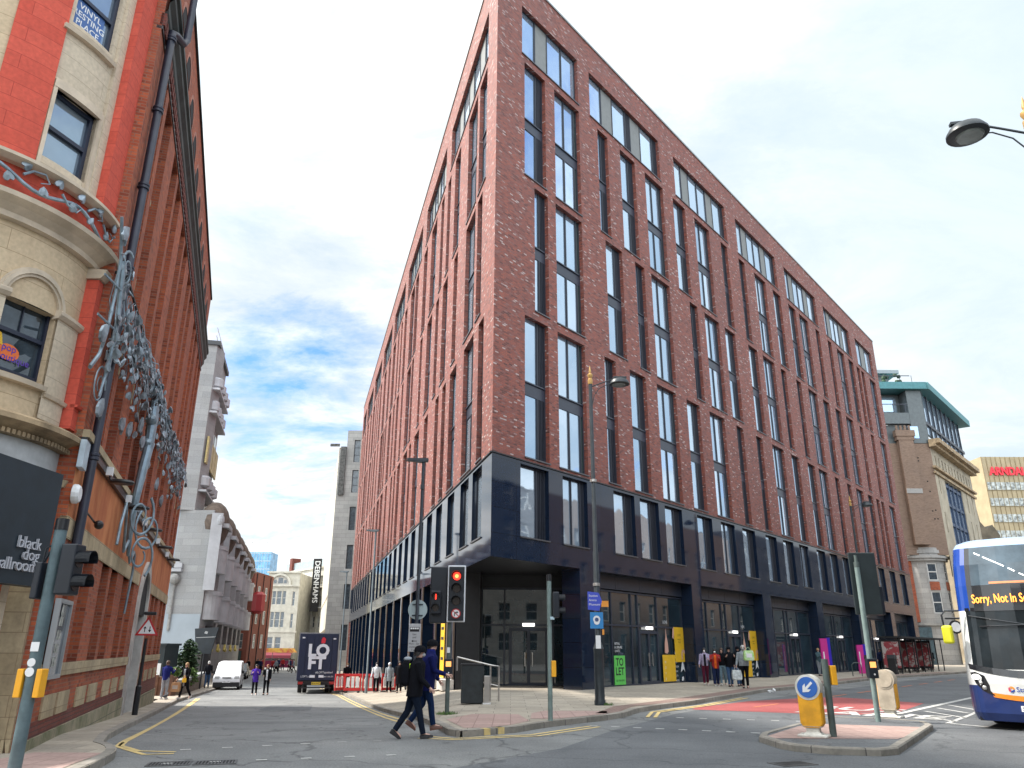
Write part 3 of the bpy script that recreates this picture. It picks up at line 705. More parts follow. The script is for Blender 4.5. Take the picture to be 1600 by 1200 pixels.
def put_window(F, rz, a, b, zz, kind, two, mirrored):
    key = (kind, round(b - a, 1), two)
    if key not in protos: protos[key] = (win_proto(kind, round(b - a, 1) + 0.02, zz[1] - zz[0] + 0.02, two), [0])
    o, used = protos[key]
    p = F @ Vector(((a + b) / 2, 0.20, zz[0] - 0.01))
    if used[0]: c = copy_tree(o, main)
    else: c = o; used[0] = 1
    c.location = p; c.rotation_euler[2] = rz
    c.scale[0] = (b - a + 0.02) / (round(b - a, 1) + 0.02)
    return c
rzR = atan2(dR[1], dR[0]); rzL = atan2(-dL[1], -dL[0])
for k, (a, b) in enumerate(stripR): put_window(FR, rzR, a, b, ZS, 'gpgg' if k == 0 else ('gpg' if k == 6 else ('gpglpgl' if k == 1 else 'gpggpgl')), False, 0)
for row, zz in ((rowA, ZA), (rowB, ZB), (rowC, ZC)):
    for a, b, t in row: put_window(FR, rzR, a, b, zz, t, True, 0)
for k, (a, b) in enumerate(bandR): put_window(FR, rzR, a, b, ZD, 'd2' if k in (1, 6, 10) else 'd', False, 0)
left = []
for a, b in stripL: left.append((a, b, ZS, 'gpgpgpg', False))
for row, zz in ((LA, ZA), (LB, ZB), (LC, ZC)):
    for a, b, t in row: left.append((a, b, zz, t, True))
for a, b in bandL: left.append((a, b, ZD, 'd', False))
left.sort(key=lambda q: q[0])
for q in left[:15]: put_window(FL, rzL, q[0], q[1], q[2], q[3], q[4], 1)
fw = MB(FL)                                   # the far windows of the left front, past the first hundred
for a, b, zz, k, two in left[15:]:
    z0, z1 = zz
    fw.box(a, b, 0.21, 0.29, z0, z0 + .07, 0); fw.box(a, b, 0.21, 0.29, z1 - .07, z1, 0); fw.box(a, a + .06, 0.21, 0.29, z0, z1, 0); fw.box(b - .06, b, 0.21, 0.29, z0, z1, 0)
    fw.box(a - .02, b + .02, -.055, .195, z0 - .045, z0 + .012, 4); n = 2 if b - a < 3 else 7
    for i in range(n):
        x0, x1 = a + (b - a) * i / n, a + (b - a) * (i + 1) / n
        if i: fw.box(x0 - .03, x0 + .03, 0.20, 0.29, z0, z1, 0)
        fw.poly([(x0, 0.26, z0), (x1, 0.26, z0), (x1, 0.26, z1), (x0, 0.26, z1)], (2 if (n == 7 and i % 2) else 1))
    if two: fw.box(a, b, 0.19, 0.28, (z0 + z1) / 2 - .35, (z0 + z1) / 2 + .15, 3)
fw.build('window', [ANTH, GLASS, GREYP, NAVY, SILL], main, kind='stuff')

# ---- ground floor -------------------------------------------------
gf = MB(FR)
piers = [(5.9, 7.5), (16.4, 17.5), (26.1, 27.4), (36.0, 37.3), (46.0, 47.3), (56.0, 57.3), (64.3, LRt)]
zb = -0.02
for k, (a, b) in enumerate(piers): gf.box(a, b, 0.0, 0.95, zb, 4.98)
gf.M = FL
pl = [(6.8, 7.6)] + [(11.6 + 4.6 * k, 12.3 + 4.6 * k) for k in range(15)]
for a, b in pl: gf.box(a, b, 0.0, 0.9, -1.6, 4.98)
gf.split('pier', GLOSS, main)
so = MB()
so.poly([(0, 0, 4.978), (eR.x, eR.y, 4.978), (eL.x, eL.y, 4.978)])
so.build('soffit', SOFFIT, main)
# entrance screen set back behind the corner
def toL(x, y): return (x - CX, y - CY)
E0, E1, EY = (-1.9, 37.3), (3.0, 37.3), 37.3
en = MB(Matrix.Translation((-CX, -CY, 0)))
en.prism([(-2.40, 35.5), (-1.38, 35.5), (-1.38, 37.6), (-2.96, 37.6)], -0.6, 4.978)
en.poly([(3.02, 37.3, -.1), (3.35, 34.3, -.1), (3.35, 34.3, 4.978), (3.02, 37.3, 4.978)])
en.box(3.0, 3.4, 37.15, 37.5, -.1, 4.978)
en.box(-1.38, 3.0, 37.2, 37.5, 4.42, 4.978)
en.build('entrance_wall', BLACK, main)
def screen(parent, name, M, wd, z0, z1, cols, transom, door=None, posts=None, gm=None, light=True, fasc=None):
    """shop screen: x across, y inward; frame part with pane and door children"""
    fr = MB(M); gl = MB(M)
    for x in cols: fr.box(x - .04, x + .04, -0.03, 0.08, z0, z1)
    for z in [z0 + .04, z1 - .04] + list(transom): fr.box(cols[0] - .04, cols[-1] + .04, -0.028, 0.078, z - .04, z + .04)
    gl.poly([(cols[0], 0.03, z0), (cols[-1], 0.03, z0), (cols[-1], 0.03, z1), (cols[0], 0.03, z1)])
    o = fr.build(name, NAVY, parent); gl.build('pane', gm or DGLASS, o)
    if door:
        a, b, zt = door; d = MB(M)
        for x in (a, (a + b) / 2, b): d.box(x - .07, x + .07, -0.05, 0.02, z0, zt)
        for z in (z0 + .09, zt - .06): d.box(a, b, -0.048, 0.018, z - .07, z + .07)
        do = d.build('door', NAVY, o)
        h = MB(M); c = (a + b) / 2
        for x in (c - .17, c + .17): h.box(x - .022, x + .022, -0.12, -0.08, z0 + .85, z0 + 1.45); h.box(x - .015, x + .015, -0.08, -0.04, z0 + .95, z0 + .98); h.box(x - .015, x + .015, -0.08, -0.04, z0 + 1.33, z0 + 1.36)
        h.build('handle', STEEL, do)
        if light:
            l = MB(M); l.box(c - .28, c + .28, -0.14, -0.055, zt + .07, zt + .21)
            l.build('door_light', mat('door light', (0.9, 0.9, 0.9), 0.5, emit=(1, 0.97, 0.93), estr=1.6), o)
    return o
EM = frameM(-CX, EY - CY, (1, 0), (0, 1))
screen(main, 'entrance_screen', EM, 4.4, 0.1, 4.42, [-1.36, -0.3, 1.95, 2.98], [2.75], door=(-0.02, 1.66, 2.62))
for k, (p0, p1) in enumerate(zip([(0, 7.5)] + piers[:-1], piers)):
    if k == 0: continue
    a, b = p0[1], p1[0]; M = FR @ Matrix.Translation((0, 0.7, 0))
    dm = 12.75 if k == 1 else (a + b) / 2 + 1.1
    cols = [a + .02, a + 1.9, dm - 1.55, dm - .95, dm + .95, b - .02]
    cols = sorted(cols)
    screen(main, 'shopfront', M, b - a, 0.1, 4.3, cols, [2.76], door=(dm - .9, dm + .9, 2.55))
    fb = MB(FR)
    n = 4
    for i in range(n): fb.box(a + (b - a) * i / n + .01, a + (b - a) * (i + 1) / n - .01, 0.60, 0.75, 4.345, 4.975)
    fb.build('shop_fascia', NAVY, main)
for k, (p0, p1) in enumerate(zip(pl[:-1], pl[1:])):
    a, b = p0[1], p1[0]; M = FL @ Matrix.Translation((0, 0.75, 0))
    if k < 6:
        fr = MB(M); fr.poly([(a, 0, -1.4), (b, 0, -1.4), (b, 0, 4.97), (a, 0, 4.97)]); fr.build('shop_window', DGLASS2, main)
fz = MB(FL); fz.poly([(pl[6][1], 0.75, -1.6), (LLt, 0.75, -1.6), (LLt, 0.75, 4.97), (pl[6][1], 0.75, 4.97)]); fz.build('shop_window', DGLASS2, main)
for k, (a, b) in enumerate(pl[:8]):
    fn = MB(FL); fn.box(a - .08, a - .0, -0.05, 0.03, -1.4, 4.97); fn.build('bronze_fin', BRONZE, main)
# posters and window lettering
def plate(parent, name, m, M, w_, h_, t=0.01):
    b = MB(M); b.box(0, w_, 0, h_, 0, t); return b.build(name, m, parent)
def shop_posters(off, i):
    o = (dR[1], -dR[0])
    def PM(u, z, d=0.655): q = FR @ Vector((u, d, z)); return wallM(q, dR, o)
    y1 = plate(main, 'poster', YELLOW, PM(off + 1.25, 1.1), 1.02, 1.7)
    y2 = plate(main, 'poster', YELLOW, PM(off - 0.1, 0.2), 1.3, 1.25)
    hand = mat('print skin tone', (0.62, 0.36, 0.28), 0.6)
    b = MB(PM(off + 1.15, 1.1)); 
    for k, (t_, z_) in enumerate((('LOVE', 1.28), ('MAKE IT', 1.08), ('YOURS', .95))): b.text(t_, Matrix.Translation((0.62, z_ - .02, .013)), 0.16 if k == 0 else .10, 0, align='CENTER')
    b.build('lettering', BLACKM, y1)
    b = MB(PM(off + 1.15, 1.1))
    for q in ([(0.75, .12), (.78, .5), (.95, .62), (1.15, .55), (1.2, .35), (1.1, .4), (1.0, .5), (.9, .42), (.88, .1)], [(-.12, 1.2), (-.05, 1.6), (.08, 1.72), (.1, 1.45), (0, 1.1)]):
        b.poly([(x, z, .012) for x, z in q])
    b.build('hand_print', hand, y1)
    b = MB(PM(off - 0.2, 0.0))
    for q in ([(0.35, 1.55), (.4, 2.0), (.52, 2.35), (.56, 2.75), (.62, 2.35), (.72, 2.0), (.75, 1.6), (.6, 1.5)],): b.poly([(x, z, .012) for x, z in q])
    b.build('hand_print', hand, y2)
    b = MB(PM(off - 0.2, 0.0))
    for k, t_ in enumerate(('M', 'O', 'V', 'E')): b.text(t_, Matrix.Translation((0.3, 1.05 - .26 * k, .013)), 0.17)
    for k in range(7): b.text(('OPENING', 'SOON', 'LIVE', 'WORK', 'PLAY', 'CITY', 'HOME')[k], Matrix.Translation((1.36, 1.5 - .22 * k, .005)), 0.13)
    b.text('LOVE', Matrix.Translation((0.3, 2.9 + .05, .005)), 0.2); 
    b.build('lettering', WHITE, y2)
    b = MB(PM(off + 1.75, 0.5))
    b.poly([(.0, .1, .0), (.15, .5, .0), (.3, .75, 0), (.35, .5, 0), (.5, .1, 0), (.3, .25, 0)]); b.poly([(.05, -.3, 0), (.3, -.28, 0), (.32, -.1, 0), (.1, -.12, 0)])
    b.build('window_print', WHITE, main)
shop_posters(14.1, 0)
shop_posters(23.8, 1)
o = (dR[1], -dR[0])
q = FR @ Vector((9.45, 0.655, 0.18)); tl = plate(main, 'to_let_board', mat('green print', (0.12, 0.55, 0.10), 0.5), wallM(q, dR, o), 0.95, 1.25)
b = MB(wallM(q, dR, o)); b.text('TO', Matrix.Translation((.47, .82, .013)), 0.46, align='CENTER', off=.02); b.text('LET', Matrix.Translation((.47, .42, .013)), 0.46, align='CENTER', off=.02); b.text('020 7490 0099', Matrix.Translation((.47, .14, .013)), 0.12, align='CENTER')
b.build('lettering', BLACKM, tl)
b = MB(wallM(q, dR, o)); b.text('RETAIL', Matrix.Translation((.1, 1.72, .0)), 0.15); b.text('& LEISURE', Matrix.Translation((.1, 1.56, .0)), 0.15); b.text('UNITS', Matrix.Translation((.1, 1.40, .0)), 0.15)
b.build('window_lettering', WHITE, main)
# tall yellow banner panels on the left front by the corner
oL = (-dL[1], dL[0])
b = MB(FL); b.box(8.9, 9.9, -0.03, 0.0, 0.35, 4.2); yp = b.build('yellow_panel', YELLOW, main)
b = MB(FL); b.box(7.62, 8.75, 0.02, 0.06, 0.1, 4.3); b.build('clear_panel', BRONZE, main)
b = MB(FL)
for k in range(6): b.box(9.1, 9.7, -0.045, -0.03, 1.2 + .45 * k, 1.32 + .45 * k)
b.build('lettering', BLACKM, yp)
b = MB(FL)
for (a, c) in ((6.5, 7.9), (8.6, 10.2)): b.box(a, c, -0.5, -0.0, 0.0, 0.42)
b.split('plinth_stone', PALE, main)

# ================================================================== OLD BRICK WAREHOUSE ON THE LEFT
dW = (sin(R(-19)), cos(R(-19))); oW = (dW[1], -dW[0]); inW = (-oW[0], -oW[1])
WX, WY = -8.0, 14.1
FW = frameM(0, 0, dW, inW)
LW = 22.5
wh = thing('brick_warehouse', 'tall old red brick warehouse with narrow upright recesses and a dark cornice', 'building', (WX, WY, 0))
mods = [3.72 * k for k in range(-1, 7)]
slots = []
for k in range(6):
    if k == 3: continue
    for a, b in ((0.12, 1.2), (1.58, 2.66)):
        x = 3.72 * k + a
        if k >= 4: x += 0.75
        if x + 1.08 < LW: slots.append((x, x + 1.08))
lo = [(a, b, 1.42, 3.5, .28) for a, b in slots] + [(11.3, 14.3, -0.45, 2.9, 1.1)]
b = MB(FW); facade(b, -0.8, LW, -0.9, 3.85, lo, 0.28)
us = sorted(slots + [(11.3, 12.4), (12.9, 14.0)])
up = [(a, c, 5.43, 14.5, .26) for a, c in us]
facade(b, -0.8, LW, 5.25, 15.0, up, 0.26)
# frieze storey with round headed openings above the cornice
fr_ar = [(1.3 + 1.86 * k, 2.35 + 1.86 * k) for k in range(11)]
facade(b, -0.8, LW, 15.0, 18.4, [(a, c, 15.85, 16.95, .6) for a, c in fr_ar], 0.6)
b.M = FW
b.poly([(LW, 0, -1.2), (LW, 9, -1.2), (LW, 9, 18.4), (LW, 0, 18.4)])
b.poly([(-.8, 1.2, -.5), (-.8, 0, -.5), (-.8, 0, 18.4), (-.8, 1.2, 18.4)])
b.poly([(-.8, 0, 18.4), (LW, 0, 18.4), (LW, 9, 18.4), (-.8, 9, 18.4)])
b.build('wall', OLDBRICK, wh)
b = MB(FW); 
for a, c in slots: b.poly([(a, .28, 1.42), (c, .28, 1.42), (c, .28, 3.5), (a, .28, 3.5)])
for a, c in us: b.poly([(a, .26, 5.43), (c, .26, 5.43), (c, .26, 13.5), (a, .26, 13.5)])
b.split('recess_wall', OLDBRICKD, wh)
b = MB(FW)
for a, c in us: b.poly([(a, .26, 13.5), (c, .26, 13.5), (c, .26, 14.5), (a, .26, 14.5)])
for a, c in fr_ar:
    b.poly([(a, .55, 15.85), (c, .55, 15.85), (c, .55, 16.95), (a, .55, 16.95)])
    r = (c - a) / 2; m_ = (a + c) / 2
    b.poly([(m_ + r * cos(t), -0.004, 16.95 + r * 1.0 * sin(t)) for t in [pi * i / 12 for i in range(13)]])
b.split('dark_opening', DARKV, wh)
b = MB(FW)                                          # brick arch rings, proud of the frieze
for a, c in fr_ar:
    r = (c - a) / 2; m_ = (a + c) / 2
    for rr, dd in ((r, .015),):
        for i in range(12):
            t0, t1 = pi * i / 12, pi * (i + 1) / 12
            P = [(m_ + q * cos(t), z_) for q, t in ((rr, t0), (rr + .12, t0), (rr + .12, t1), (rr, t1)) for z_ in (16.95 + q * sin(t),)]
            b.poly([(x, -dd, z) for x, z in P])
            b.poly([(P[1][0], -dd, P[1][1]), (P[1][0], 0, P[1][1]), (P[2][0], 0, P[2][1]), (P[2][0], -dd, P[2][1])])
b.build('arch_ring', mat('pink rubbed brick', (0.40, 0.17, 0.12), 0.8, var=0.2, vscale=8), wh)
# slit windows and cream stones set in the tall recesses, brick fins
b = MB(FW); cs = MB(FW)
for i, (a, c) in enumerate(us):
    m_ = (a + c) / 2
    b.box(m_ - .16, m_ + .16, .20, .255, 10.9, 11.9); b.box(m_ - .16, m_ + .16, .20, .255, 8.0 + (i % 2) * .5, 8.7 + (i % 2) * .5)
    cs.box(a + .002, c - .002, .17, .258, 9.75, 10.05); cs.box(a + .002, c - .002, .16, .258, 12.05, 12.2)
    cs.box(a - .12, a, -.012, .25, 7.25, 7.75); cs.box(a + .002, c - .002, .19, .257, 7.05, 7.5)
b.split('slit_window', DARKV, wh); cs.split('cream_stone', SAND, wh)
b = MB(FW)
for i, (a, c) in enumerate(us):
    m_ = (a + c) / 2
    for x in (a + .30, a + .72): b.box(x, x + .07, .13, .262, 5.43, 13.4)
for i, (a, c) in enumerate(slots):
    b.box(a + .5, a + .57, .14, .285, 1.42, 3.5)
b.build('brick_fin', OLDBRICK, wh)
# stone courses
b = MB(FW)
b.box(-0.8, 11.15, -.05, .1, 1.2, 1.42); b.box(14.5, LW, -.05, .1, 1.2, 1.42)
for x0, x1 in ((-0.8, 11.0), (14.6, LW)): b.box(x0, x1, -.03, .1, 3.5, 3.86)
b.build('string_course', SAND, wh)
b = MB(FW)
pads = [(0.0, 1.05), (1.25, 2.35), (3.2, 4.3), (4.75, 5.85), (6.9, 8.0), (8.5, 9.5), (10.2, 11.0), (15.2, 16.2), (17.0, 18.0), (18.8, 19.8), (20.6, 21.6)]
for a, c in pads: b.box(a, c, -.035, .05, .52, .90)
b.split('stone_pad', SAND, wh)
b = MB(FW); b.box(-0.8, 11.2, -.06, .1, -.6, .28); b.box(14.4, LW, -.06, .1, -1.2, .05)
b.build('plinth', brickmat('green stained stone', [(0, (0.26, 0.23, 0.16)), (1, (0.34, 0.30, 0.21))], mortar=(.1, .1, .07), bw=0.9, bh=.5, stain=0.9, stcol=(0.10, 0.115, 0.05), sscale=1.6), wh)
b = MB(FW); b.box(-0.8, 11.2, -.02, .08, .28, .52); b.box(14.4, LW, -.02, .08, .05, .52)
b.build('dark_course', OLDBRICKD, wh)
b = MB(FW); facade(b, -0.8, LW, 3.86, 5.25, [], 0); b.build('render_panel', RENDER, wh)
b = MB(FW); b.box(-0.8, LW + .1, -.12, .1, 5.28, 5.42); b.build('ledge', SAND, wh)
b = MB(FW); b.box(-0.8, LW + .05, -.09, .1, 5.12, 5.278); b.box(-0.8, LW, -.03, .1, 14.55, 14.63); b.build('ledge_underside', BLACK, wh)
b = MB(FW)
prof = [(-.01, 15.0), (-.07, 15.1), (-.07, 15.3), (-.16, 15.42), (-.16, 15.6), (-.22, 15.64), (-.22, 15.76), (0, 15.78)]
for (y0, z0), (y1, z1) in zip(prof, prof[1:]): b.poly([(-.8, y0, z0), (LW + .5, y0, z0), (LW + .5, y1, z1), (-.8, y1, z1)])
b.poly([(LW + .5, y, z) for y, z in prof]); 
b.build('cornice', mat('dark green black cornice', (0.022, 0.032, 0.030), 0.6, var=0.5, vscale=1.5), wh)
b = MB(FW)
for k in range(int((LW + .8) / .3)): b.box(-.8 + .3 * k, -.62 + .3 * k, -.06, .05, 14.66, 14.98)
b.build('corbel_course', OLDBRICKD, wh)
b = MB(FW); b.box(-0.8, LW + .05, -.06, .3, 18.4, 18.5); b.build('coping', BLACKM, wh)
# arched doorway
b = MB(FW)
def archband(b, cx_, zc_, r0, r1, y0, y1, zb_, n=16, m=0):
    pts = [(cx_ + r1 * cos(t), zc_ + r1 * sin(t)) for t in [pi * i / n for i in range(n + 1)]]
    pin = [(cx_ + r0 * cos(t), zc_ + r0 * sin(t)) for t in [pi * i / n for i in range(n + 1)]]
    O = [(cx_ + r1, zb_)] + pts + [(cx_ - r1, zb_)]; I = [(cx_ + r0, zb_)] + pin + [(cx_ - r0, zb_)]
    for (a, c), (d, e) in zip(zip(O, O[1:]), zip(I, I[1:])):
        b.poly([(a[0], y0, a[1]), (c[0], y0, c[1]), (e[0], y0, e[1]), (d[0], y0, d[1])][::-1], m)
        b.poly([(d[0], y0, d[1]), (e[0], y0, e[1]), (e[0], y1, e[1]), (d[0], y1, d[1])][::-1], m)
        b.poly([(a[0], y0, a[1]), (c[0], y0, c[1]), (c[0], y1, c[1]), (a[0], y1, a[1])], m)
archband(b, 12.8, 2.9, 1.15, 1.5, -.08, 1.0, -.9)
b.build('door_arch', PALE, wh)
b = MB(FW); b.poly([(12.8 + 1.15 * cos(t), .9, 2.9 + 1.15 * sin(t)) for t in [pi * i / 12 for i in range(13)]] + [(11.65, .9, -.9), (13.95, .9, -.9)])
b.build('doorway', mat('brown door', (0.10, 0.06, 0.05), 0.6, var=0.3), wh)
b = MB(FW); b.poly([(12.8 + 1.5 * cos(t), -.005, 2.9 + 1.5 * sin(t)) for t in [pi * i / 12 for i in range(13)]] + [(11.3, -.005, 2.7), (14.3, -.005, 2.7)])
b.build('arch_infill', DARKV, wh)
# wall things: floodlights on the ledge, cameras, junction boxes, poster case
def flood(u, i):
    q = FW @ Vector((u, -.09, 5.2)); t = thing('floodlight', ['', 'first', 'second', 'third', 'fourth', 'fifth'][i] + ' black oval floodlight under the warehouse ledge, counted from the street corner', 'floodlight', (WX + q.x, WY + q.y, q.z), atan2(dW[1], dW[0]), group='floodlights along the warehouse ledge')
    b = MB(); b.box(-.07, .07, -.12, .0, -.12, .06); b.build('bracket_box', WHITE, t)
    b = MB(); b.tube([(0, -.06, -.1), (0, -.10, -.2), (0, -.2, -.24)], .02, 6); b.build('arm', BLACK, t)
    b = MB(); b.rings([[(.17 * a * cos(x), -.32 + .25 * a * sin(x), -.24 + z * .7) for x in [2 * pi * k / 16 for k in range(16)]] for a, z in ((.4, .09), (.85, .06), (1, .0), (.9, -.05))]); b.build('lamp_head', BLACK, t, smooth=True)
for i, u in enumerate((1.7, 5.0, 9.0, 13.4, 17.6)): flood(u, i + 1)
q = FW @ Vector((1.35, -.05, 4.02)); t = thing('wall_light', 'small black spotlight on a bar over the first brick recess', 'spotlight', (WX + q.x, WY + q.y, q.z), atan2(dW[1], dW[0]))
b = MB(); b.tube([(-1.3, -.03, .12), (.0, -.05, .03)], .02, 6); b.build('bar', BLACK, t)
b = MB(); b.ell((.05, -.12, 0), (.16, .09, .09)); b.build('lamp_head', BLACK, t, smooth=True)
for z, h, nm, lab in ((4.95, .5, 'sign_plate', 'pair of small blue lettered plates beside the drainpipe'), (4.25, .34, 'alarm_box', 'small white alarm box below the blue plates by the drainpipe')):
    q = FW @ Vector((-.75, -.02, z)); b = MB(); b.box(-.2, .2, -.1, 0, -h / 2, h / 2)
    if h < .4:
        b = MB(); b.rings([[(.2 * a * cos(x), -y, .17 * a * sin(x)) for x in [2 * pi * k / 14 for k in range(14)]] for a, y in ((1, 0), (1, .07), (.8, .12))][::-1])
    b.build(nm, mat('pale blue plate', (0.42, 0.50, 0.56), 0.5, var=.2) if h > .4 else WHITE, loc=(WX + q.x, WY + q.y, q.z), rz=atan2(dW[1], dW[0]), label=lab, cat='sign' if h > .4 else 'alarm box', bevel=.01)
q = FW @ Vector((-.15, -.06, 1.83)); t = thing('poster_case', 'tall glazed poster case with grey frame on the warehouse wall', 'poster case', (WX + q.x, WY + q.y, q.z), atan2(dW[1], dW[0]))
b = MB()
for x0, x1, z0, z1 in ((-.55, .55, .58, .65), (-.55, .55, -.65, -.58), (-.55, -.48, -.58, .58), (.48, .55, -.58, .58)): b.box(x0, x1, -.09, 0, z0, z1)
b.build('frame', mat('grey metal', (0.36, 0.38, 0.40), .4, .4), t)
b = MB(); b.poly([(-.48, -.05, -.58), (.48, -.05, -.58), (.48, -.05, .58), (-.48, -.05, .58)]); b.build('pane', mat('case glass', (0.07, 0.09, 0.11), .06, var=.5, vscale=5), t)
b = MB()
for k in range(4):
    for j in range(2): b.box(-.2 + .16 * j, -.08 + .16 * j, -.056, -.052, -.45 + .22 * k, -.3 + .22 * k)
b.ell((-.12, -.06, .45), (.09, .006, .13)); b.build('poster', mat('pale print', (0.35, 0.36, 0.33), .6, var=.5, vscale=12), t)

# ================================================================== ROUND CORNER BUILDING
RCX, RCY = -10.6, 12.8
def bend(mb, Rw):
    for i, f in enumerate(mb.f): mb.uvc[i] = [(mb.v[k].x * 0.0445 + mb.v[k].y, mb.v[k].z) for k in f]
    nv = []
    for v in mb.v:
        th = R(-v.x); r = Rw - v.y; nv.append(Vector((r * sin(th), r * cos(th), v.z)))
    mb.v = nv; return mb
EX = [-(60 + 3 * k) for k in range(0, 41)]
rc = thing('corner_building', 'round cornered red and cream painted stone building with a dark fascia board', 'building', (RCX, RCY, 0))
def rwall(name, m, t0, t1, z0, z1, R_, holes=(), depth=.25, parent=None, mr=None):
    b = MB(); hs = [(-h[1], -h[0], *h[2:]) for h in holes]
    facade(b, -t1, -t0, z0, z1, hs, depth, 0, mr, [x for x in EX if -t1 < x < -t0])
    return bend(b, R_).build(name, m, parent or rc, smooth=False)
def rmould(name, m, t0, t1, prof, parent=None, ends=True, M=None):
    """profile of (radius, z) swept round the corner; first to last from below to above"""
    b = MB(); n = max(2, int((t1 - t0) / 3)); rs = []
    for i in range(n + 1):
        th = R(t1 + (t0 - t1) * i / n); rs.append([(r * sin(th), r * cos(th), z) for r, z in prof])
    ix = [[b.P(p) for p in r] for r in rs]; dl = (t1 - t0) / n * 0.0445
    for i, (a, c) in enumerate(zip(ix, ix[1:])):
        for k in range(len(prof) - 1): b.F([a[k], c[k], c[k + 1], a[k + 1]], 0, [(i * dl, prof[k][1]), (i * dl + dl, prof[k][1]), (i * dl + dl, prof[k + 1][1] + .001), (i * dl, prof[k + 1][1] + .001)])
    if ends: b.F(list(reversed(ix[0]))); b.F(ix[-1])
    return b.build(name, m, parent or rc)
T1 = 185
rwall('stone_pilaster', SAND, 66, 80, -.1, 4.5, 2.68)
rmould('pilaster_cap', SAND, 65, 81, [(2.55, 4.28), (2.80, 4.34), (2.84, 4.46), (2.55, 4.5)])
rmould('pilaster_base', SAND, 65, 81, [(2.76, -.1), (2.76, 1.15), (2.70, 1.25), (2.5, 1.26)])
rwall('shop_wall', mat('brown cladding', (0.16, 0.13, 0.10), .7, var=.25), 80, T1, -.1, 2.7, 2.1)
rmould('cream_column', CREAM, 87, 92, [(2.40, -.1), (2.40, 2.7)], ends=True)
rmould('stone_return', SAND, 80, 81.5, [(2.1, -.1), (2.68, -.1), (2.68, 2.7), (2.1, 2.7)])
# flat dark fascia board with raised letters
P0_ = Vector((-7.93 - RCX, 10.0 - RCY, 0)); dF = Vector((sin(R(4)), cos(R(4)), 0)); oF = (dF.y, -dF.x)
MFb = wallM((P0_.x, P0_.y, 2.62), dF, oF)
b = MB(MFb); b.box(0, 3.0, 0, 1.88, -.25, 0.0); fb = b.build('fascia_board', mat('dark blue board', (0.012, 0.022, 0.032), .45, var=.2), rc)
b = MB(MFb)
for i, s_ in enumerate(('black', 'dog', 'ballroom')): b.text(s_, Matrix.Translation((2.74, .56 - .175 * i, .03)), .27, .04, align='RIGHT', off=-.006)
b.build('lettering', mat('silver letters', (0.55, 0.57, 0.62), .35, .3), fb)
GREYW = mat('grey white frieze', (0.44, 0.45, 0.45), .8, var=.2, vscale=2)
rmould('frieze', GREYW, 66, T1, [(2.55, 4.5), (2.68, 4.5), (2.68, 4.56), (2.62, 4.58), (2.62, 4.92), (2.55, 4.92)])
rmould('shop_cornice', TRIMY, 62, T1, [(2.5, 4.92), (2.68, 4.93), (2.68, 5.0), (2.80, 5.08), (2.94, 5.12), (2.94, 5.2), (2.90, 5.24), (2.5, 5.36)])
b = MB()
for k in range(60):
    t = 66 + 1.9 * k
    if t < T1:
        th = R(t); M = Matrix.Translation((2.72 * sin(th), 2.72 * cos(th), 4.965)) @ Matrix.Rotation(-th, 4, 'Z'); b.M = M; b.box(-.028, .028, -.05, .055, -.04, .035)
b.build('dentil_row', TRIMY, rc)
# first floor with arched window
AH = [(98.5, 120.5, 5.95, 7.22, .2), (142, 164, 5.95, 7.22, .2)]
rwall('cream_wall', CREAMY, 67, T1, 5.3, 8.65, 2.55, AH, .22)
def curve_arch(nm, m, tc_, half, zc_, r0, r1, Rf, Rb, zb_=None):
    b = MB(); n = 16; k = half / .47          # degrees per metre along the arc at this radius
    pts = [(pi * i / n) for i in range(n + 1)]
    def P(r, t, R_): 
        th = R(tc_ + degrees(r * cos(t) / 2.55)); return (R_ * sin(th), R_ * cos(th), zc_ + r * sin(t))
    for a, c in zip(pts, pts[1:]):
        b.poly([P(r0, a, Rf), P(r1, a, Rf), P(r1, c, Rf), P(r0, c, Rf)][::-1])
        b.poly([P(r0, a, Rf), P(r0, c, Rf), P(r0, c, Rb), P(r0, a, Rb)])
        b.poly([P(r1, a, Rf), P(r1, c, Rf), P(r1, c, Rb), P(r1, a, Rb)][::-1])
    return b.build(nm, m, rc)
GLW = mat('old window glass', (0.05, 0.07, 0.09), .03, .35, var=.3, spec=1.0)
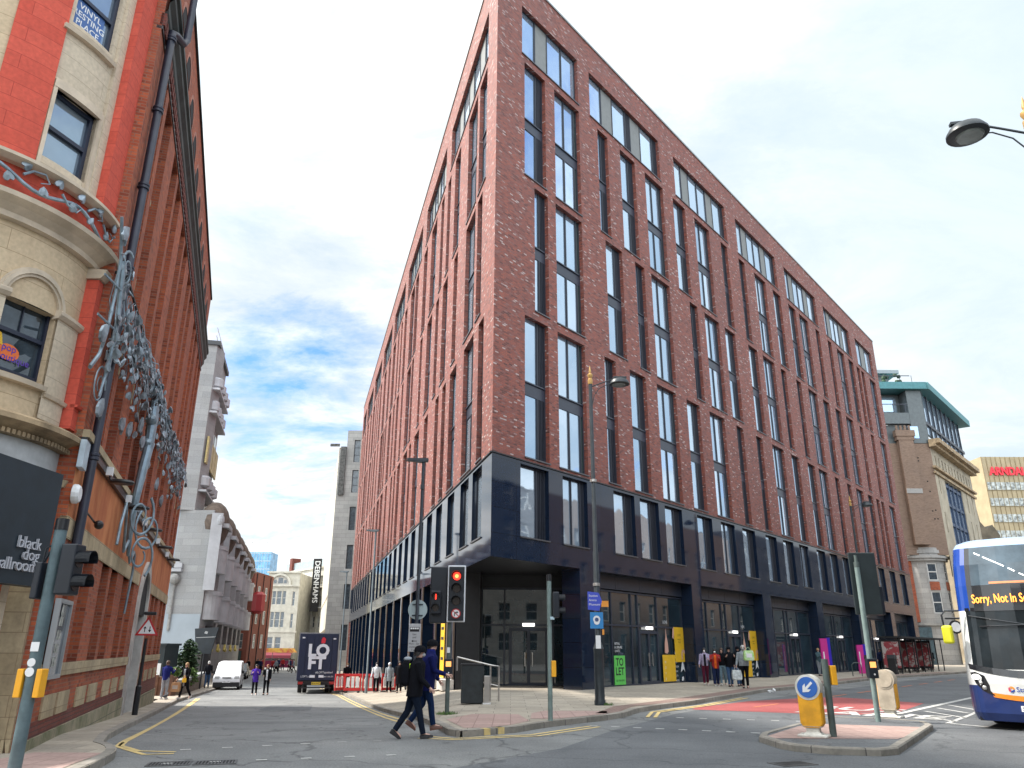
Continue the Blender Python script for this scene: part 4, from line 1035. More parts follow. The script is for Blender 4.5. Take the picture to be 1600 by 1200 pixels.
for tc_ in (109.5, 153):
    hw_ = .49
    curve_arch('arch_moulding', TRIM, tc_, 11, 7.22, hw_, hw_ + .16, 2.60, 2.35); curve_arch('arch_moulding', TRIM, tc_, 11, 7.22, hw_ + .05, hw_ + .12, 2.63, 2.59)
    th = R(tc_); c_ = Vector((2.36 * sin(th), 2.36 * cos(th), 0)); ex = Vector((-cos(th), sin(th), 0)) * 1.0
    ex = Vector((cos(th), -sin(th), 0)) * -1; M = Matrix(((ex.x, -sin(th), 0, c_.x), (ex.y, -cos(th), 0, c_.y), (0, 0, 1, 0), (0, 0, 0, 1)))
    b = MB(M); n = 14
    b.poly([(.49 * cos(pi * i / n), .02, 7.22 + .49 * sin(pi * i / n)) for i in range(n + 1)] + [(-.49, .02, 5.95), (.49, .02, 5.95)])
    wi = b.build('arched_window', GLW, rc)
    b = MB(M)
    b.box(-.49, -.42, -.04, .03, 5.95, 7.22); b.box(.42, .49, -.04, .03, 5.95, 7.22); b.box(-.42, .42, -.045, .03, 5.95, 6.05); b.box(-.42, .42, -.05, .03, 6.66, 6.73); b.box(-.02, .0, -.01, .02, 6.73, 7.6)
    for a, c in zip(range(n), range(1, n + 1)):
        A_, B_ = pi * a / n, pi * c / n
        b.poly([(r * cos(t), -.04, 7.22 + r * sin(t)) for r, t in ((.42, A_), (.50, A_), (.50, B_), (.42, B_))][::-1]); b.poly([(.42 * cos(A_), -.04, 7.22 + .42 * sin(A_)), (.42 * cos(B_), -.04, 7.22 + .42 * sin(B_)), (.42 * cos(B_), .02, 7.22 + .42 * sin(B_)), (.42 * cos(A_), .02, 7.22 + .42 * sin(A_))])
    b.build('frame', mat('navy window frame', (0.012, 0.018, 0.04), .4), wi)
    if tc_ < 120:
        b = MB(M @ Matrix.Rotation(R(90), 4, 'X') @ Matrix.Translation((0, 0, .005)))
        b.M = M @ Matrix(((1, 0, 0, 0), (0, 0, -1, -.012), (0, 1, 0, 0), (0, 0, 0, 1)))
        b.poly([(-.12 + .2 * cos(x), 6.34 + .14 * sin(x), 0) for x in [2 * pi * k / 16 for k in range(16)]], 0)
        b.poly([(-.48, 6.9 - .22, .002), (-.30, 6.62, .002), (-.24, 6.42, .002), (-.38, 6.44, .002)], 1)
        b.text('pop', Matrix.Translation((-.12, 6.36, .004)), .17, align='CENTER', m=2, off=.01); b.text('boutique', Matrix.Translation((-.02, 6.2, .004)), .17, align='CENTER', m=2, off=.01)
        b.build('window_sign', [mat('orange sign', (.75, .16, .03), .5), YELLOW, mat('purple sign', (.10, .04, .35), .5)], wi)
for ta, tb_ in ((84.5, 98.5), (120.5, 142)):
    rwall('pier_face', CREAM, ta, tb_, 5.36, 7.2, 2.60)
    rmould('impost', TRIM, ta - .8, tb_ + .8, [(2.5, 7.16), (2.63, 7.18), (2.68, 7.24), (2.68, 7.30), (2.64, 7.33), (2.5, 7.34)])
rmould('sill_band', TRIM, 98, 122, [(2.3, 5.80), (2.66, 5.82), (2.68, 5.90), (2.3, 5.95)]); rmould('sill_band', TRIM, 84, 98, [(2.5, 5.72), (2.64, 5.74), (2.66, 5.80), (2.5, 5.82)]); rmould('sill_band', TRIM, 120, T1, [(2.3, 5.80), (2.66, 5.82), (2.68, 5.90), (2.3, 5.95)])
rmould('red_pilaster', REDP, 69.5, 84, [(2.5, 5.36), (2.78, 5.36), (2.78, 8.28), (2.5, 8.28)])
rmould('pilaster_band', REDP, 70, 84, [(2.7, 5.74), (2.83, 5.76), (2.84, 5.80), (2.7, 5.82)])
rmould('pilaster_capital', TRIM, 69, 85, [(2.5, 8.28), (2.81, 8.30), (2.88, 8.40), (2.90, 8.48), (2.5, 8.5)])
rmould('middle_cornice', TRIM, 64, T1, [(2.5, 8.5), (2.66, 8.52), (2.66, 8.62), (2.78, 8.72), (2.92, 8.80), (2.94, 8.88), (2.86, 8.92), (2.5, 8.96)])
rwall('red_frieze', REDP, 66, T1, 8.94, 9.52, 2.62)
rmould('upper_ledge', TRIM, 65, T1, [(2.5, 9.50), (2.74, 9.50), (2.86, 9.56), (2.86, 9.62), (2.5, 9.66)])
# upper floors
WH = [(98, 119.5, 10.0, 11.44, .22), (98, 119.5, 13.0, 14.6, .22)]
rwall('cream_bay', CREAM, 92.5, 121.5, 9.64, 18, 2.50, WH, .22)
rwall('red_panel', REDP, 121.5, 140, 9.64, 18, 2.55)
rwall('cream_panel', CREAMY, 140, T1, 9.64, 18, 2.50)
rmould('red_panel', REDP, 68, 91, [(2.4, 9.64), (2.74, 9.64), (2.74, 18), (2.4, 18)]); rmould('cream_strip', CREAM, 91, 95.5, [(2.4, 9.64), (2.57, 9.64), (2.57, 18), (2.4, 18)])
for a_, b_ in ((95.5, 98.0), (119.5, 121.0)): rmould('window_jamb', TRIM, a_, b_, [(2.4, 9.7), (2.55, 9.7), (2.55, 11.6), (2.4, 11.6)])
rmould('window_sill', TRIM, 97, 123, [(2.4, 12.70), (2.60, 12.72), (2.62, 12.80), (2.4, 12.84)]); rmould('window_head', TRIM, 97, 121, [(2.4, 11.44), (2.56, 11.44), (2.56, 11.62), (2.4, 11.62)])
b = MB()
for zz0, zz1 in ((10.0, 11.44), (13.0, 14.6)):
    th = R(108.8); M = Matrix(((-cos(th), -sin(th), 0, 2.33 * sin(th)), (sin(th), -cos(th), 0, 2.33 * cos(th)), (0, 0, 1, 0), (0, 0, 0, 1)))
    b = MB(M); b.poly([(-.47, .02, zz0), (.47, .02, zz0), (.47, .02, zz1), (-.47, .02, zz1)]); wi = b.build('sash_window', mat('sash glass', (0.30, 0.38, 0.46), .03, .6), rc)
    zm = zz0 + (zz1 - zz0) * .47
    b = MB(M); b.box(-.47, -.41, -.05, .03, zz0, zz1); b.box(.38, .47, -.05, .03, zz0, zz1); b.box(-.41, .38, -.05, .03, zz1 - .07, zz1); b.box(-.41, .38, -.05, .03, zz0, zz0 + .06); b.box(-.41, .38, -.055, .03, zm - .04, zm + .04); b.build('frame', mat('navy window frame', (0.012, 0.018, 0.04), .4), wi)
    if zz0 > 12:
        b = MB(M @ Matrix(((1, 0, 0, 0), (0, 0, -1, -.0), (0, 1, 0, 0), (0, 0, 0, 1)))); b.box(-.40, .26, 13.08, 13.72, 0.0, .01, 0)
        for i, s_ in enumerate(('VINYL', 'RESTING', 'PLACE')): b.text(s_, Matrix.Translation((-.07, 13.52 - .19 * i, .013)), .19, align='CENTER', m=1, off=.012)
        b.build('window_sign', [mat('sign blue', (.05, .13, .35), .5), WHITE], wi)
b = MB(); b.prism([(2.4 * sin(R(t)), 2.4 * cos(R(t))) for t in range(185, 59, -5)] + [(-2.0, 1.2), (-8, 4), (-12, -3), (-1, -2.4)], 17.9, 18.2); b.build('roof', BLACKM, rc)
b = MB(); q0 = (2.5 * sin(R(183)), 2.5 * cos(R(183))); b.poly([(q0[0] - 12, q0[1] - 4, 0), (q0[0], q0[1], 0), (q0[0], q0[1], 18), (q0[0] - 12, q0[1] - 4, 18)]); b.build('side_wall', CREAMY, rc)

# drainpipe in the corner between them
q = FW @ Vector((-.22, -.13, 0)); t = thing('drainpipe', 'tall dark blue cast iron drainpipe where the brick warehouse meets the red painted corner', 'drainpipe', (WX + q.x, WY + q.y, .1))
PIPE = mat('dark blue pipe', (0.022, 0.026, 0.045), .45, var=.25, vscale=3)
b = MB(); b.tube([(0, 0, 2.7), (0, 0, 14.9), (.05 * oW[0] + .25 * dW[0], .05 * oW[1] + .25 * dW[1], 15.05), (.16 * oW[0] + .6 * dW[0], .16 * oW[1] + .6 * dW[1], 15.15), (.2 * oW[0] + .75 * dW[0], .2 * oW[1] + .75 * dW[1], 15.4), (.2 * oW[0] + .75 * dW[0], .2 * oW[1] + .75 * dW[1], 17)], .085, 12); b.build('pipe', PIPE, t, smooth=True)
for k in range(7):
    b = MB(); z = 3.0 + 1.95 * k; b.lathe([(.09, -.07), (.115, -.06), (.115, -.02), (.1, 0), (.115, .02), (.115, .06), (.09, .07)], (0, 0, z), 12); b.box(-.16, .03, -.02, .02, z - .02, z + .02); b.build('collar', PIPE, t, smooth=True)

# ---------------------------------------------------------------- silver vine sculpture
SILV = mat('weathered silver blue metal', (0.22, 0.29, 0.34), .42, .35, var=.35, vscale=3)
SILV2 = mat('weathered silver leaf', (0.25, 0.30, 0.34), .4, .4, var=.55, vscale=2.5)
vn = thing('vine_sculpture', 'silver metal tree sculpture with heart leaves spreading along the brick wall', 'sculpture', (WX, WY, 0))
FV = FW @ Matrix.Translation((-1.28, 0, .14)) @ Matrix.Diagonal((.92, .62, .92, 1))
b = MB(FV)
b.tube([(7.9, -.35, 4.1), (7.5, -.35, 4.6), (7.3, -.38, 5.4), (7.35, -.45, 6.3), (7.6, -.5, 7.1), (7.75, -.45, 8.0), (7.9, -.4, 8.8)], [.07, .12, .15, .18, .2, .22, .15], 10)
b.tube([(7.3, -.35, 5.3), (7.9, -.3, 6.2), (8.6, -.35, 7.0), (9.3, -.4, 7.6)], [.1, .1, .08, .05], 8)
for z in (6.6, 7.2, 7.9): b.ell((7.6, -.45, z), (.24, .24, .18), 10, 6)
b.ell((7.85, -.42, 8.85), (.25, .25, .3), 10, 7)
b.build('trunk', SILV, vn, smooth=True)
def spiral(b, cu, cz, r0, turns, rad, y=-.35, a0=0, sgn=1, n=26, out_=.9):
    pts = [(cu + .8 * r0 * (1 - i / n * .75) * cos(a0 + sgn * 2 * pi * turns * i / n), y - out_ * r0 * (1 + (1 - i / n * .75) * cos(a0 + sgn * 2 * pi * turns * i / n)), cz + r0 * 1.25 * (1 - i / n * .75) * sin(a0 + sgn * 2 * pi * turns * i / n)) for i in range(n + 1)]
    b.tube(pts, [rad * (1 - .4 * i / n) for i in range(n + 1)], 7)
b = MB(FV)
b.tube([(7.9, -.35, 4.2), (8.4, -.35, 3.95), (9.0, -.35, 4.3), (9.3, -.35, 4.25), (9.4, -.35, 3.8), (9.3, -.3, 2.6)], .05, 7)
b.tube([(7.6, -.35, 4.5), (6.9, -.35, 4.1), (6.4, -.35, 4.9), (6.0, -.35, 5.2), (5.6, -.35, 4.6), (5.5, -.35, 4.1)], .06, 7)
spiral(b, 8.6, 4.9, .55, 1.4, .05, a0=2); spiral(b, 6.6, 5.0, .5, 1.3, .05, a0=1, sgn=-1); spiral(b, 7.9, 4.1, .5, 1.3, .05, a0=-1)
b.build('tendril', SILV, vn, smooth=True); b = MB(FV)
spiral(b, .35, 6.6, .36, 1.7, .025, a0=0, y=-.15, out_=.25); spiral(b, .6, 9.3, .36, 1.5, .035, a0=1, y=-.2, out_=.35)
b.tube([(-.6, -.25, 9.9), (-.1, -.3, 9.2), (.0, -.3, 8.5), (-.1, -.3, 7.6), (-.4, -.3, 7.0), (-.8, -.25, 6.6)], .05, 8)
b.tube([(.0, -.35, 9.2), (.35, -.4, 8.0), (.3, -.4, 7.0), (.1, -.35, 6.3)], [.09, .08, .06, .03], 8)
b.tube([(-.6, -.12, 7.75), (.1, -.4, 7.75)], .03, 6); b.tube([(-.6, -.1, 8.6), (.1, -.4, 8.6)], .03, 6)
b.build('tendril', SILV, vn, smooth=True)
b = MB(FV); b.box(-.1, 21.8, -.34, -.28, 9.22, 9.28)
for k in range(9): b.box(.6 + 2.6 * k, .66 + 2.6 * k, -.3, 0.02, 9.2, 9.25)
b.build('rail', BLACKM, vn)
def leaf(b, p, s_, rot, bank=0.0):
    o_ = [(0, 0), (.32, .22), (.5, .55), (.46, .85), (.25, 1), (0, .86), (-.25, 1), (-.46, .85), (-.5, .55), (-.32, .22)]
    M = Matrix.Translation(p) @ rot @ Matrix.Diagonal((s_, s_, s_, 1))
    top = [b.P(M @ Vector((x, -.14 + abs(x) * .35, -z))) for x, z in o_]; c0 = b.P(M @ Vector((0, -.22, -.5)))
    bot = [b.P(M @ Vector((x, .04 + abs(x) * .3, -z))) for x, z in o_]
    n = len(o_)
    for i in range(n): b.F([top[i], top[(i + 1) % n], c0]); b.F([bot[(i + 1) % n], bot[i], top[i], top[(i + 1) % n]][::-1])
    b.F(bot[::-1])
rnd = random.Random(3)
b = MB(FV); sb = MB(FV)
for i in range(600):
    u = (rnd.random() ** 1.15) * 21.0; z = 9.15 - abs(rnd.gauss(0, .62)) - (0.25 if u < 6 else 0)
    if u < 1.2: z = rnd.uniform(7.0, 9.3)
    y = -.18 - rnd.random() * .5
    rot = Matrix.Rotation(rnd.uniform(-1.2, 1.2), 4, 'Y') @ Matrix.Rotation(rnd.uniform(-1.3, 1.3), 4, 'Z') @ Matrix.Rotation(rnd.uniform(-.7, .7), 4, 'X')
    s_ = rnd.uniform(.11, .25)
    leaf(b, (u, y, z), s_, rot)
    if i % 2 == 0: sb.tube([(u, y, z), (u + rnd.uniform(-.2, .2), y + .05, z + .2), (u + rnd.uniform(-.4, .4), -.35, min(9.2, z + rnd.uniform(.4, .8)))], .014, 5)
for u, z in ((8.4, 6.6), (7.1, 7.3), (6.2, 7.6), (4.5, 7.0), (3.4, 6.8), (.5, 6.4), (-.5, 7.6), (-.2, 9.9), (8.9, 5.7), (12, 7.1), (14.2, 6.9)): leaf(b, (u, -.35, z), .42, Matrix.Rotation(rnd.uniform(-.5, .5), 4, 'Y'))
b.build('leaves', SILV2, vn); sb.build('stem', SILV, vn)
# vine on the red frieze of the round corner
b = MB()
def RP(t, z, r=2.80): return (r * sin(R(t)), r * cos(R(t)), z)
b.tube([RP(146 - 3.0 * i, 9.32 + .12 * sin(i * .55) - .012 * i, 2.72 + .05) for i in range(26)], .035, 7)
for t_, sg in ((126, 1), (112, -1), (100, 1), (90, -1), (80, 1)):
    b.tube([RP(t_, 9.3), RP(t_ - 3, 9.3 + .14 * sg), RP(t_ - 7, 9.3 + .18 * sg), RP(t_ - 9, 9.3 + .05 * sg), RP(t_ - 6, 9.28)], [.025, .022, .018, .014, .01], 6)
b2 = MB()
for i, t_ in enumerate((143, 137, 131, 124, 119, 113, 108, 103, 97, 92, 87, 82, 77)):
    th = R(t_); M = Matrix.Rotation(pi - th, 4, 'Z') @ Matrix.Rotation(rnd.uniform(-.9, .9), 4, 'Y'); leaf(b2, RP(t_, 9.42 + (.12 if i % 2 else -.18)), .17, M)
o_ = b.build('stem', SILV, vn, smooth=True); o2 = b2.build('leaves', SILV2, vn)
for q in (o_, o2): q.location = (RCX - WX, RCY - WY, 0)

# ================================================================== OTHER BUILDINGS
FARGL = mat('far window glass', (0.07, 0.09, 0.11), .08, .2, var=.4, spec=.9)
WFR = mat('white window frame', (0.60, 0.60, 0.58), .6)
def wins(parent, F, rects, dp=.2, fm=None, gm=None, bars=1, name='window', shared=None, fw=.07, arch=False):
    cache = {}
    for a, b_, c, d in rects:
        k = (round(b_ - a, 2), round(d - c, 2))
        if k not in cache:
            w_, h_ = b_ - a, d - c; b = MB()
            for x0, x1, z0, z1 in ((-w_ / 2, -w_ / 2 + fw, 0, h_), (w_ / 2 - fw, w_ / 2, 0, h_), (-w_ / 2 + fw, w_ / 2 - fw, 0, fw), (-w_ / 2 + fw, w_ / 2 - fw, h_ - fw, h_)): b.box(x0, x1, -.04, .04, z0, z1, 0)
            for i in range(bars): b.box(-w_ / 2 + fw, w_ / 2 - fw, -.045, .035, h_ * (i + 1) / (bars + 1) - fw / 2, h_ * (i + 1) / (bars + 1) + fw / 2, 0)
            if w_ > 1.6: b.box(-fw / 2, fw / 2, -.05, .03, fw, h_ - fw, 0)
            b.poly([(-w_ / 2, .01, 0), (w_ / 2, .01, 0), (w_ / 2, .01, h_), (-w_ / 2, .01, h_)], 1)
            o = b.build(name, [fm or WFR, gm or FARGL], parent); cache[k] = o
        else: o = copy_tree(cache[k], parent)
        o.location = F @ Vector(((a + b_) / 2, dp - .02, c)); X_ = F.to_3x3() @ Vector((1, 0, 0)); o.rotation_euler[2] = atan2(X_.y, X_.x)
def grid(u0, u1, n, z0, h, rows, dz, w_):
    st = (u1 - u0) / n
    return [(u0 + st * (i + .5) - w_ / 2, u0 + st * (i + .5) + w_ / 2, z0 + dz * j, z0 + dz * j + h) for j in range(rows) for i in range(n)]
def block(name, label, x, y, az, w_, d_, h_, wm, rects, zb=-1.8, dp=.2, side=None, sh=(), wname='wall', roofm=None, **k):
    """front wall faces the reader; x runs along azimuth az, y goes inward (to the left of travel)"""
    t = thing(name, label, 'building', (x, y, 0)); X_ = (sin(R(az)), cos(R(az))); F = frameM(0, 0, X_, (-X_[1], X_[0]))
    b = MB(F); facade(b, 0, w_, zb, h_, rects, dp)
    if side: facade(MB(), 0, 1, 0, 1, [])
    b.poly([(0, d_, zb), (0, 0, zb), (0, 0, h_), (0, d_, h_)]); b.poly([(w_, 0, zb), (w_, d_, zb), (w_, d_, h_), (w_, 0, h_)]); b.poly([(w_, d_, zb), (0, d_, zb), (0, d_, h_), (w_, d_, h_)])
    b.poly([(0, 0, h_), (w_, 0, h_), (w_, d_, h_), (0, d_, h_)])
    b.build(wname, wm, t)
    if rects: wins(t, F, rects, dp, **k)
    return t, F
# --- pale concrete store on the left with drum balconies
CONC = brickmat('pale concrete cladding', [(0, (0.29, 0.298, 0.302)), (1, (0.37, 0.375, 0.375))], mortar=(0.24, 0.24, 0.24), bw=1.6, bh=0.55, mw=0.012, stain=0.4, stcol=(0.25, 0.24, 0.22), sscale=.5, bump=.1)
CONCW = mat('white concrete', (0.46, 0.47, 0.49), .8, var=.15, vscale=.6)
CONCL = mat('painted blue white wall', (0.34, 0.39, 0.43), .8, var=.08, vscale=.4)
st = thing('store_building', 'pale concrete department store with rows of drum shaped balconies and brown domed bays', 'building', (-25.6, 66, 0))
azs = R(-14.5); dS = (sin(azs), cos(azs)); FS = frameM(0, 0, (dS[0], dS[1]), (-dS[1], dS[0]))
b = MB(); b.box(-11, 0, 0.0, 3, -1.6, 12.9)
b.build('end_wall', CONC, st)
b = MB(); b.box(-10.9, -3.4, -.06, 0, 4.3, 28.2); b.poly([(-3.4, -.06, 4.3), (-3.4, -.06, 28.2), (-2.9, .0, 28.2), (-2.9, .0, 4.3)]); b.build('light_strip', CONCL, st)
b = MB(); b.box(-10.9, -.02, -.07, 0, -1.6, 4.3); b.build('painted_wall', CONCL, st)
b = MB(frameM(-1.75, 0, (dS[0], dS[1]), (-dS[1], dS[0]))); b.box(0.01, 8.6, 0, 9.5, 12.9, 28.2); b.M = Matrix.Identity(4); b.box(-9.5, -1.75, .01, 2, 12.9, 28.2); tw = b.build('tower', CONC, st)
b = MB(frameM(-1.75, 0, (dS[0], dS[1]), (-dS[1], dS[0])))
b.box(-.2, 8.8, -.25, 1, 28.2, 28.6); b.build('tower_coping', mat('dark lead', (.06, .065, .07), .6), st)
b = MB(frameM(-1.75, 0, (dS[0], dS[1]), (-dS[1], dS[0])))
for k in range(4):
    b.tube([(1.2 + 2 * k, .3, 28.6), (1.2 + 2 * k, .3, 30.3)], .03, 5)
b.tube([(.5, .3, 30.2), (8, .3, 30.2)], .03, 5); b.tube([(.5, .3, 29.4), (8, .3, 29.4)], .03, 5); b.build('roof_railing', STEEL, st)
b = MB(frameM(-1.75, 0, (dS[0], dS[1]), (-dS[1], dS[0])))
for k in range(4):
    for z, r in ((24.8, .75), (22.6, .6), (15.6, .7)):
        b.lathe([(r * .5, -.5), (r, -.35), (r, .35), (r * .8, .5)], (1.2 + 2 * k, -.15, z), 12)
for z in (24.0, 21.8, 14.6): b.box(.2, 8.4, -.7, 0, z, z + .18)
b.build('balcony', CONCW, tw)
b = MB(frameM(-1.75, 0, (dS[0], dS[1]), (-dS[1], dS[0])))
for k in range(4):
    for z in (23.2, 20.0, 13.4): b.box(.5 + 2 * k, 1.9 + 2 * k, -.02, .1, z - .6, z + 1.2)
b.split('window', FARGL, tw)
b = MB(frameM(-1.75, 0, (dS[0], dS[1]), (-dS[1], dS[0])))
for k in range(4): b.box(.3 + 2.05 * k, 2.1 + 2.05 * k, -.35, -.2, 17.2, 19.6)
b.split('gold_panel', mat('gold panel', (0.42, 0.33, 0.14), .5, .3, var=.3), tw)
NB = 7; BW = 46 / NB
b = MB(FS); facade(b, 0, 46, -1.8, 12.9, [(BW * k + 1.0, BW * k + BW - .9, z0, z1) for k in range(NB) for z0, z1 in ((2.0, 4.0), (6.0, 7.8), (9.9, 11.5))], 1.0); b.poly([(46, 0, -1.8), (46, 12, -1.8), (46, 12, 12.9), (46, 0, 12.9)]); b.build('street_wall', CONC, st)
BR = mat('brown tiled dome', (0.12, 0.09, 0.07), .8, var=.3, vscale=3)
for k in range(NB):
    u = BW * k + BW / 2
    if k == 0: u = 1.9
    b = MB(FS)
    for z0, z1 in ((7.7, 10.0), (3.9, 6.2)):
        r = 1.55 if z0 > 5 else 1.6
        b.rings([[(u + r * cos(t), -.02 + min(0, -1.25 * sin(t)) if sin(t) > 0 else .3, z) for t in [2 * pi * i / 24 for i in range(24)]] for z in (z0, z1)])
        b.rings([[(u + (r + .06) * cos(t), -.02 + min(0, -1.32 * sin(t)) if sin(t) > 0 else .3, z) for t in [2 * pi * i / 24 for i in range(24)]] for z in (z1 - .35, z1 - .2)])
    b.build('drum_balcony', CONCW, st)
    b = MB(FS); b.box(u - 1.6, u + 1.6, -1.3, .1, 11.5, 11.85); b.box(u - 2.4, u - 2.05, -.8, .1, 6.2, 12.6); b.ell((u - 2.2, -.6, 12.0), (.35, .35, .55)); b.build('canopy_slab', CONCW, st)
    b = MB(FS); b.ell((u, .1, 11.9), (2.0, 1.3, 2.0), 16, 10); b.build('dome', BR, st, smooth=True)
    b = MB(FS); b.box(BW * k + 1.0, BW * k + BW - .9, .9, .98, 2.0, 4.0); b.box(BW * k + 1.0, BW * k + BW - .9, .9, .98, 6, 7.8); b.box(BW * k + 1.0, BW * k + BW - .9, .9, .98, 9.9, 11.5)
    b.build('window', mat('brown dim glazing', (.09, .08, .075), .3, var=.3), st)
b = MB(FS)
for k in range(5):
    u0 = 4.4 + 7.0 * k; b.tube([(u0, -.5, 1.4), (u0 + .5, -.5, 1.9), (u0 + 1.4, -.5, 1.35), (u0 + 2.2, -.5, 1.5)], .12, 6)
b.box(4.0, 4.5, -.5, -.3, 1.2, 3.1); b.box(5.0, 5.5, -.5, -.3, 1.2, 3.1); b.box(4.0, 5.6, -.5, -.3, 3.1, 3.3)
b.build('gold_sign', mat('gold lettering', (0.62, 0.50, 0.12), .5), st)
b = MB(FS); b.box(1.2, 2.6, -.9, .4, -1.6, 3.4); b.build('dark_porch', BLACKM, st)
b = MB(Matrix.Identity(4)); b.extr([(-7.2, 9.9), (-2.6, 8.0), (-2.0, 8.0), (-2.0, 8.35), (-7.2, 10.5)], -.4, -.071); b.box(-9, -2.0, -.45, -.072, 7.7, 7.95); b.build('gable_trim', CONCW, st)
b = MB(); b.ell((-2.5, -.3, 7.1), (.45, .45, .45)); b.tube([(-2.5, -.2, 6.7), (-2.5, -.15, 3.0)], .12, 8); b.build('stone_ball', mat('grey stone', (.30, .30, .29), .8, var=.2), st)
b = MB(wallM((-8.2, -.12, 5.2), (1, 0), (0, -1))); b.text('BHS', Matrix.Translation((4.6, 0, 0)), 1.0, .06, align='RIGHT', sx=1.0, off=.03)
b.build('sign_lettering', mat('red letters', (.75, .05, .03), .5), st)
b = MB(); b.box(-4.9, -3.6, -.16, -.08, 1.3, 4.4); bo = b.build('banner', WHITE, st)
b = MB(wallM((-4.8, -.18, 2.0), (1, 0), (0, -1))); b.text('99', Matrix.Translation((.6, .6, 0)), .9, .01, align='CENTER', off=.02); b.poly([(0.2, 1.7, 0), (.5, 2.1, 0), (.7, 1.7, 0), (.5, 1.5, 0)]); b.build('print', mat('magenta print', (.55, .03, .25), .6), bo)

# --- red brick building past the store
RBR = brickmat('dark red brick', [(0, (0.16, 0.035, 0.022)), (.5, (0.23, 0.05, 0.03)), (1, (0.19, 0.045, 0.03))], mortar=(.12, .07, .05), stain=.3, stcol=(.1, .04, .03), sscale=.4)
rb = grid(.3, 4.6, 2, 1.6, 2.0, 3, 3.3, .9)
t, F = block('corner_brick_building', 'narrow red brick building beyond the pale store with a jutting red lantern sign', -41.2, 112, 90, 4.7, 9, 12.0, RBR, [r for r in rb if r[0] > 1.5], bars=1)
b = MB(F); b.box(-.2, 4.9, -.5, 0, 9.8, 10.15); b.box(-.1, 4.8, -.15, 0, 12.0, 12.3); b.build('cornice', CONCW, t)
b = MB(F); [b.cyl((4.75, y_, -1.4), (4.75, y_, 11.8), .07, n=6) for y_ in (1.0, 4.2, 7.6)]; b.build('downpipe', BLACKM, t)
wins(t, F @ Matrix(((0, -1, 0, 4.72), (1, 0, 0, 0), (0, 0, 1, 0), (0, 0, 0, 1))), [(a_, a_ + .9, z_, z_ + 1.9) for a_ in (2.0, 5.4) for z_ in (1.6, 4.9, 8.2)], 0.0)
b = MB(F); b.box(.5, 4.0, -.3, 0, -.9, 1.3); b.build('shop_front', mat('dark green board', (.02, .045, .045), .6), t)
b = MB(F); b.lathe([(.5, 0), (.95, .4), (.95, 2.6), (.5, 3.0)], (5.4, .6, 6.2), 8); b.box(4.7, 5.4, .5, .7, 7.4, 7.6); ls = b.build('lantern_sign', mat('dark red sign', (.30, .02, .025), .5), t)
b = MB(wallM((F @ Vector((2.2, -.32, .6))), (1, 0), (0, -1))); b.text('COMEDY', Matrix.Translation((0, 0, 0)), .42, .01, align='CENTER'); b.text('CLUB', Matrix.Translation((0, -.5, 0)), .34, .01, align='CENTER'); b.build('lettering', WHITE, t)

# --- ornate white building closing the street
CRW = mat('cream glazed stone', (0.52, 0.50, 0.44), .7, var=.15, vscale=1.2)
rects = [(1.0, 1.7, 9.4, 11.9), (1.85, 2.75, 9.4, 11.9), (2.9, 3.6, 9.4, 11.9), (1.0, 1.7, 5.3, 8.1), (1.85, 2.75, 5.3, 8.1), (2.9, 3.6, 5.3, 8.1), (4.8, 5.3, 9.2, 11.8), (4.8, 5.3, 5.2, 7.8)]
t, F = block('ornate_building', 'ornate cream white building with a round arched gable closing the end of the side street', -46.2, 150, 90, 6.0, 12, 15.2, CRW, rects + [(.8, 1.9, 1.2, 3.6), (2.3, 3.4, 1.2, 3.6)], dp=.25)
b = MB(F); b.box(-.2, 6.2, -.45, 0, 12.7, 13.0); b.box(-.2, 6.2, -.2, 0, 4.4, 4.7); b.box(-.3, 6.3, -.35, .3, 15.2, 15.5)
archband(b, 2.3, 13.0, 1.75, 2.15, -.4, .0, 13.0); b.build('cornice', CRW, t)
b = MB(F); b.poly([(2.3 + 1.74 * cos(pi * i / 12), -.02, 13.0 + 1.74 * sin(pi * i / 12)) for i in range(13)]); b.build('lunette', PALE, t)
b = MB(F); b.box(1.9, 2.8, -.06, -.03, 13.3, 14.3); b.box(1.1, 1.6, -.06, -.03, 13.3, 13.9); b.box(3.0, 3.5, -.06, -.03, 13.3, 13.9); b.split('lunette_window', FARGL, t)
b = MB(F); b.poly([(0, -1.6, .4), (6, -1.6, .4), (6, 0, 1.0), (0, 0, 1.0)]); b.box(0, 6, -1.62, -1.55, -.1, .4); b.build('awning', mat('dark red awning', (.16, .02, .035), .8), t)
b = MB(F); b.box(-.2, 6.2, -.5, -.02, -2, -.2); b.build('shop_front', mat('dark shop front', (.05, .04, .04), .4, var=.5, vscale=2), t)
# --- long white building behind it, and its roof storey
azl = degrees(atan2(-38 + 50, 148 - 176)); 
rects = grid(.5, 22, 9, 1.6, 2.2, 4, 3.9, 1.25)
t, F = block('long_white_building', 'long white office building with many tall windows receding behind the ornate corner', -51.5, 174, 139.5, 22.3, 12, 17.0, CRW, rects, dp=.3)
b = MB(F); b.box(-.3, 22.5, -.5, 0, 13.1, 13.4); b.box(-.3, 22.5, -.35, 0, 17.0, 17.3); [b.box(2.46 * k + .1, 2.46 * k + .45, -.25, 0, -1, 13.0) for k in range(9)]; b.build('cornice', CRW, t)
b = MB(F); b.box(.5, 22, 1.5, 10, 17.0, 19.2); b.build('roof_storey', mat('pale blue roof cladding', (.30, .36, .38), .5, var=.2), t)
b = MB(F); b.box(3, 4.2, 1, 3, 17, 20.3); b.build('chimney', OLDBRICKD, t)
